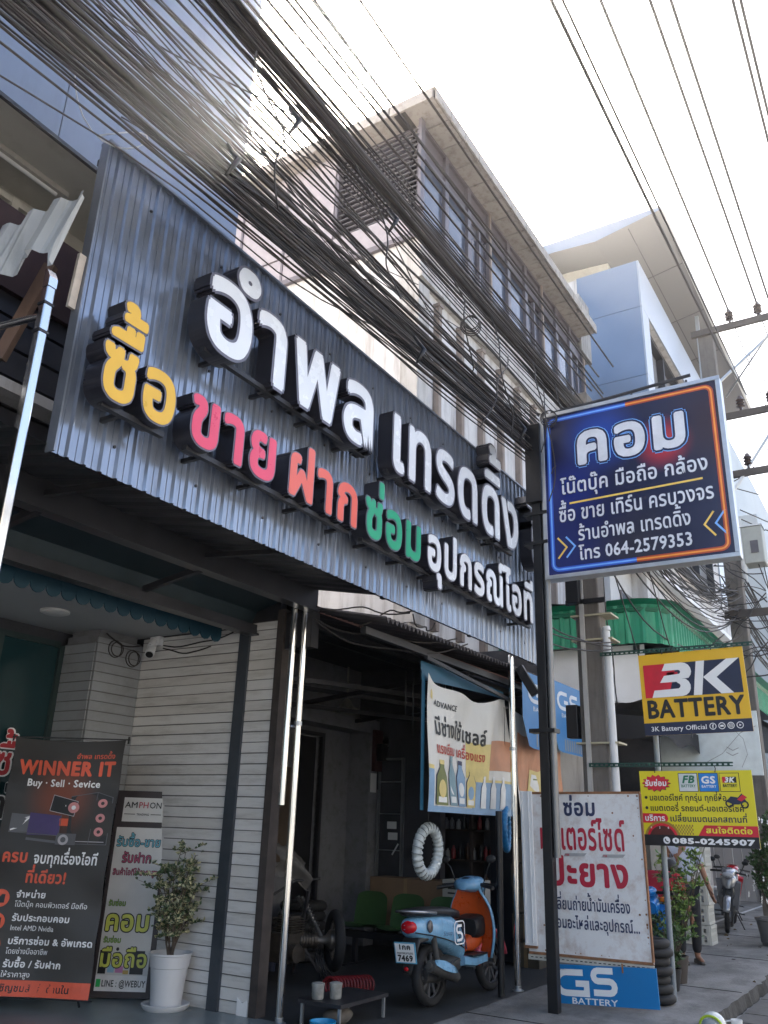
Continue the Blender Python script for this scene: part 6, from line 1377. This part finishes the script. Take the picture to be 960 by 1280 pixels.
def clutter():
    t = thing('pedestal_fan', 'small black pedestal fan against the garage side of the plank wall', 'fan', (7.3, 6.6, 0))
    c = Vector((7.35, 6.25, 1.18)); m = MB(); m.cyl((c.x, c.y, .03), (c.x, c.y, 1.1), .02, 8); m.lathe([(.2, 0), (.2, .03), (.03, .05)], (c.x, c.y, 0), 20); m.build('stand', SBLK, t)
    m = MB(); ax = Vector((-.8, -.6, 0)).normalized()
    for r in (.06, .11, .16, .21): m.torus(c, r, .004, ax, 24, 5)
    m.sphere(c+ax*.03, .05); m.build('grille', SBLK, t)
    t = thing('work_bench', 'low dark work bench holding pale pots at the foot of the chrome post', 'bench', (6.9, 4.6, 0))
    m = MB(); m.box((6.55, 4.42, .17), (7.3, 4.86, .2)); m.build('top', DKMET, t)
    m = MB()
    for x in (6.57, 7.26):
        for y in (4.44, 4.82): m.box((x, y, .01), (x+.022, y+.022, .17))
    m.build('leg', GALV, t)
    for i, (x, y, lb) in enumerate(((6.64, 4.72, 'left pale pot of the pair on the low garage bench'), (6.76, 4.62, 'right pale pot of the pair on the low garage bench'))):
        t = thing('paint_pot', lb, 'pot', (x, y, .201)); m = MB(); m.lathe([(.045, 0), (.05, .01), (.053, .1), (.049, .105), (.045, .1), (.04, .02)], (x, y, .201), 18); m.build('pot', mat('dimmed_pot', (.24, .24, .225), .5, 0, .35, 14), t, smooth=40); m = MB(); m.lathe([(.056, 0), (.056, .018), (.03, .026)], (x, y, .302), 18); m.build('rim_cap', mat('dimmed_pot', 0), t, smooth=40)  # pale pots, colour darkened for the dim garage, with random mottling
    m = MB(); random.seed(3); m.sphere((6.78, 4.6, .075), (.16, .11, .07), 16, 10); m.v = [v+Vector((0, 0, .03*mnoise.noise(v*9))) for v in m.v]; tag(m.build('sack', mat('dirty_sack', (.1, .09, .08), .9, 0, .3, 9), smooth=True, loc=(6.78, 4.6, .02)), 'crumpled dirty sack under the low garage bench', 'sack')
    m = MB(); m.lathe([(.09, 0), (.11, .16), (.1, .16), (.085, .02)], (6.42, 4.5, .006), 18); m.v = [Vector((v.x, v.y, v.z*.6)) for v in m.v]; tag(m.build('blue_bucket', mat('bucket_blue', (.01, .25, .5), .4), smooth=40, loc=(6.42, 4.5, 0)), 'small blue bucket at the foot of the chrome post', 'bucket')
    m = MB(); m.prism(FX(6.48, 5.46, .01), [(0, 0), (.12, 0), (.12, .13), (.06, .1), (0, .14)], 0, .01); tag(m.build('torn_notice', WHITE, loc=(6.48, 5.4, 0)), 'torn white paper stuck at the foot of the plank wall', 'paper')
    # dim stock filling the garage
    lb = 'dark spare tyre stacked on the garage floor behind the stripped motorbike'
    for k in range(6):
        m = MB(); m.torus((9.35+.02*(k % 2), 6.95, .07+.11*k), .24, .06, (.02, .03, 1), 28, 9); tag(m.build('spare_tyre', TYRE, smooth=True, loc=(9.35, 6.95, .07+.11*k)), lb, 'tyre', 'spare tyres in the garage')
    lb = 'black drive belt hanging from the garage roof beside the oil banner'
    for k in range(7):
        x = 8.55+.06*k; y = 5.05-.07*k; z0 = 3.3; ln = .5+.22*((k*5) % 4)
        m = MB(); m.tube([Vector((x+.05*cos(a), y+.03*cos(a), z0-ln/2+ln/2*sin(a))) for a in [2*pi*i/24 for i in range(24)]], .008, 6, close=True); tag(m.build('drive_belt', SBLK, smooth=True, loc=(x, y, z0)), lb, 'belt', 'belts hanging in the garage')
    m = MB(); random.seed(14)
    for k in range(40):
        a = R(0, 2*pi); p = Vector((8.75, 4.75, 3.3)); pts = [p+Vector((.16*cos(a+q)*R(.5, 1), .1*sin(a+q), .14*sin(q*1.5+a))) for q in (0, .8, 1.6, 2.4)]; m.tube(pts, .006, 5)
    tag(m.build('cable_bunch', SBLK, smooth=True, loc=(8.75, 4.75, 3.3)), 'dusty bunch of control cables tied beneath the garage roof at the banner corner', 'cables')
    t = thing('tool_board', 'grimy tool board with hanging spanners on the garage back wall', 'board', (8.9, 7.45, 1.2))
    m = MB(); m.box((8.3, 7.46, 1.1), (9.6, 7.499, 2.3)); m.build('board', mat('tool_ply', (.09, .065, .045), .85, 0, .25, 3), t)
    for k in range(9):
        m = MB(); x = 8.4+.13*k; h = .18+.05*(k % 4); m.box((x, 7.44, 2.15-h), (x+.022, 7.458, 2.15)); m.torus((x+.011, 7.449, 2.17), .022, .008, (0, 1, 0), 12, 5); m.build('spanner', mat('tool_steel', (.25, .25, .26), .4, .8), t)
    for k, (x, y, z, w, h) in enumerate(((7.0, 7.0, 0, .5, .4), (7.1, 7.02, .41, .42, .35), (7.7, 7.05, 0, .45, .5), (8.3, 7.0, 0, .5, .35), (8.35, 7.0, .36, .4, .3))):
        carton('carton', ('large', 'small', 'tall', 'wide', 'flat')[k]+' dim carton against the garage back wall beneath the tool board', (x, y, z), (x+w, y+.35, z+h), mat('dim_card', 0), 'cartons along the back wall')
    for k in range(5):
        m = MB(); x = 7.9+.16*k; m.lathe([(.05, 0), (.055, .02), (.055, .19), (.02, .23), (.02, .26)], (x, 6.75, 0.0), 12); tag(m.build('oil_can', mat('oil_can_%d' % (k % 3), ((.12, .1, .02), (.04, .05, .09), (.14, .03, .02))[k % 3], .4), smooth=40, loc=(x, 6.75, 0)), 'oil can in the row on the garage floor before the cartons', 'can', 'oil cans on the garage floor')
    m = MB(); random.seed(23)
    for k in range(46):
        x = R(9.6, 20); y = R(1.0, 3.6); z = .004 if y > 2.15 else -.124
        p = Vector((x, y, z)); m.leaf(p, (R(-1, 1), R(-1, 1), .08), R(.04, .09), R(.02, .045))
    o = m.build('fallen_leaves', mat('dry_leaf', (.16, .11, .05), .8, 0, .3, 4)); o['kind'] = 'stuff'; tag(o, 'scattered dry leaves and scraps on the pavement and road edge', 'leaves')
clutter()
def cctv():
    t = thing('security_camera', 'white dome security camera fixed at the top of the plank wall', 'camera', (6.44, 7.0, 3.35))
    m = MB(); m.box((6.42, 6.93, 3.36), (6.497, 7.07, 3.46)); m.cyl((6.44, 7.0, 3.42), (6.36, 6.98, 3.34), .03, 10); m.build('mount', WHITE, t, bevel=.006)
    m = MB(); m.cyl((6.42, 7.02, 3.36), (6.33, 6.95, 3.24), .05, 16); m.build('body', WHITE, t, smooth=40)
    m = MB(); m.cyl((6.331, 6.951, 3.2415), (6.327, 6.948, 3.236), .04, 16); m.build('lens', SBLK, t)
    lb = 'looped dark wire clipped along the top of the porch corner'
    for k, (a, b) in enumerate((((6.47, 6.9, 3.36), (6.47, 5.85, 3.44)), ((6.47, 6.9, 3.33), (6.47, 6.2, 3.3)), ((6.45, 7.22, 3.38), (5.95, 7.22, 3.42)))):
        cable(span(a, b, .06, .02, 12, k), .008, 5, 'wire', lb, 'wires in the porch corner')
    for c in ((6.1, 7.23, 3.28), (6.35, 7.23, 3.22)):
        m = MB(); m.torus(c, .09, .006, (0, 1, 0), 20, 5); m.torus((c[0]+.02, c[1]-.012, c[2]), .075, .006, (.1, 1, 0), 20, 5); tag(m.build('wire_coil', RUB, smooth=True, loc=c), 'coil of spare wire hung on the grey porch column', 'coil', 'wire coils on the porch column')
cctv()

# ------------------------------------------------------------------ plants
LEAFD = mat('leaf_dark', (.03, .075, .018), .5, 0, .3, 3); LEAFM = mat('leaf_mid', (.06, .13, .03), .5, 0, .3, 3); LEAFL = mat('leaf_light', (.15, .24, .05), .5, 0, .25, 3); CREAM = mat('leaf_cream', (.42, .4, .24), .5, 0, .15, 3); VARG = mat('leaf_grey_green', (.05, .085, .035), .5, 0, .3, 3); BARK = mat('bark', (.08, .06, .045), .9, 0, .3, 9)
def shrub(t, base, h, rad, n, ls, mats, nst=6, seed=1, pale=None, lean=(0, 0, 0)):
    random.seed(seed); st = MB(); lf = MB(); tips = []
    for i in range(nst):
        a = 2*pi*i/nst+R(-.4, .4); top = Vector(base)+Vector((cos(a)*rad*R(.3, .9), sin(a)*rad*R(.3, .9), h*R(.6, 1)))+Vector(lean)
        pts = [Vector(base).lerp(top, k/6)+Vector((.02*sin(k+i), .02*cos(k*1.3+i), 0)) for k in range(7)]
        st.tube(pts, [.009-.001*k for k in range(7)], 5)
        for k in range(2, 7):
            for j in range(2):
                q = pts[k]+Vector((R(-1, 1)*rad*.55, R(-1, 1)*rad*.55, R(.0, .12)*h)); st.tube([pts[k], q], [.003, .0015], 4); tips.append((pts[k], q))
    for i in range(n):
        p, q = random.choice(tips); b = p.lerp(q, R(.2, 1.1)); d = Vector((R(-1, 1), R(-1, 1), R(-.2, 1)))
        mi = random.choice((0, 0, 1, 1, 2)) if pale is None else 0
        if pale is None: lf.leaf(b, d, ls*R(.6, 1.2), ls*.45*R(.8, 1.2), mi)
        else: lf.leaf(b, d, ls*R(.6, 1.2), ls*.5, 1 if random.random() < .55 else 0, 0)
    st.build('stem', BARK, t); lf.build('foliage', mats, t)
def plants():
    t = thing('potted_shrub', 'variegated shrub in a white pot and saucer by the plank wall', 'plant', (6.28, 6.1, .012))
    x, y, z = 6.26, 6.1, .012
    m = MB(); m.lathe([(.185, .0), (.205, .02), (.215, .045), (.2, .05), (.16, .03), (.02, .03)], (x, y, z), 30); m.build('saucer', mat('white_plastic', (.55, .55, .56), .4, 0, .04, 3), t, smooth=40)
    m = MB(); m.lathe([(.12, .03), (.135, .03), (.15, .2), (.165, .33), (.172, .335), (.185, .43), (.195, .435), (.195, .45), (.18, .45), (.172, .40), (.02, .40)], (x, y, z), 36); m.build('pot', mat('white_plastic', 0), t, smooth=30)
    m = MB(); m.lathe([(.165, .405), (.01, .41)], (x, y, z), 20); m.build('soil', EARTH, t)
    shrub(t, (x, y, z+.4), .88, .3, 2300, .05, [VARG, CREAM], 13, 6, pale=True)
    t = thing('roadside_shrub', 'light green leafy shrub growing behind the lower yellow sign', 'plant', (11, 2.7, 0)); shrub(t, (11.2, 2.93, .1), 1.45, .34, 800, .075, [LEAFM, LEAFL, LEAFL], 9, 3, lean=(.1, -.22, 0)); m = MB(); m.lathe([(.16, 0), (.2, .28), (.18, .28), (.15, .04)], (11.2, 2.93, 0), 20); m.build('pot', mat('dark_pot', (.05, .04, .035), .8), t, smooth=40)
    t = thing('low_shrub', 'dark green low shrub at the foot of the thin grey sign post', 'plant', (10.7, 2.9, 0)); shrub(t, (10.6, 2.85, .05), .7, .3, 800, .07, [LEAFD, LEAFM, LEAFD], 8, 12); m = MB(); m.lathe([(.14, 0), (.18, .22), (.16, .22), (.13, .03)], (10.6, 2.85, 0), 20); m.build('pot', SBLK, t, smooth=40)
    t = thing('flowering_bush', 'dark bush with small white flowers in a pot at the right edge', 'plant', (15.9, 2.6, 0))
    x, y = 15.9, 2.52; m = MB(); m.lathe([(.18, 0), (.24, .36), (.26, .37), (.26, .41), (.22, .41), (.2, .05)], (x, y, 0), 24); m.build('pot', mat('grey_pot', (.12, .12, .125), .7), t, smooth=40)
    shrub(t, (x, y, .36), 1.5, .42, 2000, .09, [LEAFD, LEAFD, LEAFM], 12, 5)
    random.seed(4)
    for i in range(60):
        m = MB(); p = Vector((x+R(-.4, .4), y+R(-.4, .45), .6+R(0, 1.3)))
        for k in range(5): a = 2*pi*k/5; m.leaf(p, (cos(a), .4, sin(a)), .05, .03)
        m.build('flower', WHT, t)
plants()
def crates():
    proto = None
    for i in range(6):
        z = .005+i*.285; off = (0, .015, -.01, .02, -.015, .0)[i]; lo = Vector((15.1+off, 3.32+off, z)); W, D, H = .42, .5, .28
        t = thing('crate', ('lowest', 'second from the ground', 'third from the ground', 'fourth from the ground', 'fifth from the ground', 'topmost')[i]+' white plastic crate of the stack beside the parked motorbikes', 'crate', lo, 'stacked white crates')
        m = MB()
        def side(F, L):
            m.fbox(F, 0, L, 0, .04, 0, .02); m.fbox(F, 0, L, H-.05, H-.005, 0, .025)
            n = 5
            for k in range(n+1): a = k*(L-.05)/n; m.fbox(F, a, a+.05, .04, H-.05, .002, .018)
            m.fbox(F, .051, L-.051, .13, .17, .002, .016)
        side(Fr(lo, (0, -1, 0), (0, 0, 1)), D) if 0 else None
        x, y = lo.x, lo.y
        side(Fr((x, y+D, z), (0, -1, 0), (0, 0, 1)), D); side(Fr((x, y, z), (1, 0, 0), (0, 0, 1)), W); side(Fr((x+W, y, z), (0, 1, 0), (0, 0, 1)), D); side(Fr((x+W, y+D, z), (-1, 0, 0), (0, 0, 1)), W)
        m.build('lattice_side', mat('crate_white', (.5, .5, .46), .6, 0, .06, 2), t); m = MB(); m.box((x+.005, y+.005, z+.012), (x+W-.005, y+D-.005, z+.028)); m.build('base', mat('crate_grey', (.2, .2, .19), .7), t)
crates()
t = thing('clear_tub', 'translucent grey plastic tub on the ground behind the silver motorbike', 'tub', (21, 4.4, 0))
m = MB(); m.box((21.0, 4.25, .01), (21.5, 4.95, .5)); m.build('tub', mat('tub_grey', (.3, .34, .38), .3), t, bevel=.02); m = MB(); m.box((20.97, 4.22, .5), (21.53, 4.98, .55)); m.build('lid', WHITE, t, bevel=.01)
for i in range(7):
    t = thing('old_tyre', 'worn black tyre in the stack behind the bright blue board', 'tyre', (9.75, 2.68, .06+i*.085), 'stacked old tyres'); m = MB(); m.torus((9.72+.01*(i % 3), 2.74+.012*(i*7 % 5-2), .05+i*.083), .15, .045, (.03*(i % 2), .02, 1), 30, 9); m.build('tread', TYRE, t, smooth=True)
def helmet():
    t = thing('helmet', 'white helmet with a yellow green trimmed visor at the bottom edge by the kerb', 'helmet', (8.9, 1.97, 0))
    c = Vector((8.9, 2.0, .0)); m = MB(); rings = []
    m.sphere(c+Vector((0, 0, .0)), (.135, .115, .13), 22, 14); m.build('shell', mat('helmet_white', (.6, .62, .6), .25), t, smooth=True)
    m = MB(); pts = [c+Vector((-.09+.02*cos(a), .1*cos(a)*1.0, .02+.085*sin(a))) for a in [2*pi*k/20 for k in range(20)]]; m.tube(pts, .012, 6, close=True); m.build('visor_trim', mat('lime_trim', (.45, .6, .04), .4), t, smooth=True)
    m = MB(); m.sphere(c+Vector((-.04, 0, .02)), (.1, .095, .085), 18, 10); m.build('visor', mat('smoke_visor', (.3, .33, .34), .08), t, smooth=True)
    m = MB(); m.box((8.6, 1.95, -.13), (9.2, 2.06, -.1)); 
    t = thing('white_mug', 'small white mug beside the helmet at the bottom edge', 'mug', (9.0, 1.85, -.07)); m = MB(); m.lathe([(.04, 0), (.05, .14), (.045, .14), (.035, .02)], (9.05, 1.83, -.075), 18); m.build('cup', WHITE, t, smooth=40); m = MB(); m.tube([(9.05, 1.88, .05), (9.05, 1.93, .04), (9.05, 1.93, -.01), (9.05, 1.87, -.02)], .008, 6); m.build('handle', WHITE, t, smooth=True)
    m = MB(); m.box((9.0, 1.87, -.075), (9.18, 1.96, -.04)); tag(m.build('pale_brick', mat('pale_brick', (.5, .5, .48), .8), loc=(9.1, 1.9, -.07), bevel=.01), 'pale brick on the gutter beside the helmet', 'brick')
helmet()

# ------------------------------------------------------------------ people
SKIN = mat('skin_brown', (.23, .11, .065), .55, 0, .1, 4)
def skinned(name, verts, edges, radii, mt, parent, levels=2, root=0):
    me = bpy.data.meshes.new(name); me.from_pydata([tuple(v) for v in verts], edges, []); me.update()
    o = bpy.data.objects.new(name, me); COL.objects.link(o); o.parent = parent; ORG[o.name] = Vector((0, 0, 0))
    o.modifiers.new('skin', 'SKIN')
    for i, d in enumerate(me.skin_vertices[0].data):
        rr = radii[i]; d.radius = rr if isinstance(rr, tuple) else (rr, rr); d.use_root = (i == root)
    s = o.modifiers.new('sub', 'SUBSURF'); s.levels = levels; s.render_levels = levels
    me.materials.append(mt); 
    bpy.context.view_layer.update()
    nm = bpy.data.meshes.new_from_object(o.evaluated_get(bpy.context.evaluated_depsgraph_get()))
    o.modifiers.clear(); o.data = nm; nm.polygons.foreach_set('use_smooth', [True]*len(nm.polygons))
    return o
def person(label, J, shirt, trousers, loc, rz):
    """J: joint dict in local metres, figure faces -x"""
    t = thing('person', label, 'person')
    V = []; E = []; Rr = []; ix = {}
    def add(k, p, r, par=None):
        ix[k] = len(V); V.append(Vector(p)); Rr.append(r)
        if par is not None: E.append((ix[par], ix[k]))
    add('pel', J['pel'], (.14, .11)); add('wai', J['wai'], (.125, .1), 'pel'); add('che', J['che'], (.155, .115), 'wai'); add('nec', J['nec'], .055, 'che'); add('hb', J['hd']+Vector((0, 0, -.08)), .07, 'nec'); add('hd', J['hd'], .098, 'hb'); add('ht', J['hd']+Vector((.0, 0, .1)), .06, 'hd')
    for s in 'lr':
        add(s+'sh', J[s+'sh'], .062, 'che'); add(s+'el', J[s+'el'], .042, s+'sh'); add(s+'wr', J[s+'wr'], .028, s+'el')
        d = (J[s+'wr']-J[s+'el']).normalized(); sd = Vector((1, 0, 0)); sd = (sd-d*sd.dot(d)).normalized(); pl = J[s+'wr']+d*.07; add(s+'pa', pl, (.036, .022), s+'wr')
        for k, (o_, ln) in enumerate(((-.028, .065), (-.01, .078), (.01, .075), (.028, .058))):
            a = pl+sd*o_+d*.025; b = a+d*ln*.55+Vector((0, 0, 0)); c = b+(d*.8+d.cross(sd)*.5)*ln*.45
            add(s+'f%da' % k, a, .0095, s+'pa'); add(s+'f%db' % k, b, .009, s+'f%da' % k); add(s+'f%dc' % k, c, .008, s+'f%db' % k)
        th = J[s+'wr']+d*.03+sd*-.035; add(s+'ta', th, .011, s+'wr'); add(s+'tb', th+d*.04-sd*.02, .0095, s+'ta')
        add(s+'hi', J[s+'hi'], .095, 'pel'); add(s+'kn', J[s+'kn'], .058, s+'hi'); add(s+'an', J[s+'an'], .04, s+'kn'); add(s+'to', J[s+'an']+Vector((-.17, 0, -.05)), .032, s+'an')
    skinned('body', V, E, Rr, SKIN, t)
    # head details
    hd = J['hd']; m = MB(); m.sphere(hd+Vector((.02, 0, .035)), (.108, .094, .105), 18, 12); m.build('hair', mat('black_hair', (.012, .01, .01), .6), t, smooth=True)
    m = MB(); m.sphere(hd+Vector((-.098, 0, -.02)), (.02, .014, .022), 8, 6)
    for s in (-1, 1): m.sphere(hd+Vector((.0, s*.092, -.02)), (.022, .012, .032), 8, 6)
    m.build('nose_and_ears', SKIN, t, smooth=True)
    m = MB()
    for s in (-1, 1): m.sphere(hd+Vector((-.088, s*.034, .005)), (.01, .014, .008), 8, 6)
    m.box(hd+Vector((-.094, -.022, -.06)), hd+Vector((-.085, .022, -.053))); m.build('eyes_and_mouth', BLK, t)
    # clothes
    V2 = [J['pel']+Vector((0, 0, .02)), J['wai'], J['che'], J['nec']-Vector((0, 0, .05))]; E2 = [(0, 1), (1, 2), (2, 3)]; R2 = [(.165, .13), (.15, .125), (.175, .135), .075]
    for s in 'lr':
        n = len(V2); V2 += [J[s+'sh'], J[s+'sh'].lerp(J[s+'el'], .75)]; E2 += [(2, n), (n, n+1)]; R2 += [.08, .072]
    skinned('shirt', V2, E2, R2, shirt, t, root=0)
    V3 = [J['pel']]; E3 = []; R3 = [(.155, .125)]
    for s in 'lr':
        n = len(V3); V3 += [J[s+'hi'], J[s+'kn'], J[s+'an']+Vector((0, 0, .03))]; E3 += [(0, n), (n, n+1), (n+1, n+2)]; R3 += [.11, .078, .062]
    skinned('trousers', V3, E3, R3, trousers, t, root=0)
    m = MB()
    for s in 'lr':
        a = J[s+'an']; m.loft([[Vector((a.x+x, a.y+y*wd, zz)) for x, y, zz in ((0, -1, .005), (0, 1, .005), (0, 1, .005+h), (0, -1, .005+h))] for x_, wd, h in ((.06, .04, .05), (-.05, .05, .06), (-.16, .045, .04), (-.2, .02, .02)) for x in (x_,)][0:0] or [[Vector((a.x+x, a.y-wd, .004)), Vector((a.x+x, a.y+wd, .004)), Vector((a.x+x, a.y+wd*.8, .004+h)), Vector((a.x+x, a.y-wd*.8, .004+h))] for x, wd, h in ((.06, .035, .05), (-.05, .045, .06), (-.15, .042, .04), (-.2, .02, .02))])
    m.build('shoes', mat('dark_sandals', (.05, .045, .04), .7), t, bevel=.008)
    return place(t, loc, rz)
v = Vector
stand = dict(pel=v((0, 0, .95)), wai=v((0, 0, 1.1)), che=v((.01, 0, 1.32)), nec=v((0, 0, 1.5)), hd=v((-.03, 0, 1.63)), lsh=v((.01, -.19, 1.42)), lel=v((-.02, -.27, 1.14)), lwr=v((-.12, -.31, .9)), rsh=v((.01, .19, 1.42)), rel=v((.04, .25, 1.14)), rwr=v((-.08, .25, .92)), lhi=v((0, -.1, .9)), lkn=v((-.02, -.11, .5)), lan=v((.02, -.11, .08)), rhi=v((0, .1, .9)), rkn=v((-.06, .12, .5)), ran=v((-.03, .12, .08)))
person('man in a pale blue grey shirt and black trousers standing by the white crates', stand, mat('pale_blue_shirt', (.34, .38, .47), .85, 0, .08, 6, bump=.1), mat('black_trousers', (.012, .013, .018), .85), (12.9, 3.12, 0), radians(35))
bend = dict(pel=v((.2, 0, .78)), wai=v((.08, 0, .9)), che=v((-.12, 0, 1.04)), nec=v((-.27, 0, 1.12)), hd=v((-.38, 0, 1.16)), lsh=v((-.14, -.19, 1.1)), lel=v((-.22, -.24, .84)), lwr=v((-.4, -.2, .66)), rsh=v((-.14, .19, 1.1)), rel=v((-.22, .24, .84)), rwr=v((-.4, .2, .66)), lhi=v((.18, -.1, .76)), lkn=v((-.06, -.13, .44)), lan=v((.12, -.12, .08)), rhi=v((.18, .1, .76)), rkn=v((-.06, .13, .44)), ran=v((.12, .12, .08)))
person('person in a red shirt bending forward beside the shrub behind the white board', bend, mat('red_shirt', (.38, .012, .03), .85, 0, .08, 6, bump=.1), mat('grey_trousers', (.08, .08, .085), .85), (11.7, 3.16, 0), radians(165))
# ------------------------------------------------------------------ haze volume added to spread a warm glare around the sun
def haze():
    m = MB(); m.box((-605, -605, -1.2), (605, 605, 24))
    o = m.build('haze', [bpy.data.materials.new('glare_haze')]); mt = o.data.materials[0]; mt.use_nodes = True; t = mt.node_tree
    for n in list(t.nodes):
        if n.type == 'BSDF_PRINCIPLED': t.nodes.remove(n)
    v = t.nodes.new('ShaderNodeVolumePrincipled'); v.inputs['Color'].default_value = (.95, .93, .92, 1); v.inputs['Density'].default_value = HAZE_D; v.inputs['Anisotropy'].default_value = .86
    t.links.new(v.outputs[0], [n for n in t.nodes if n.type == 'OUTPUT_MATERIAL'][0].inputs['Volume'])
    tag(o, 'thin haze added to the street air for a glare around the sun', 'haze', kind='stuff')
HAZE_D = .0015
haze()
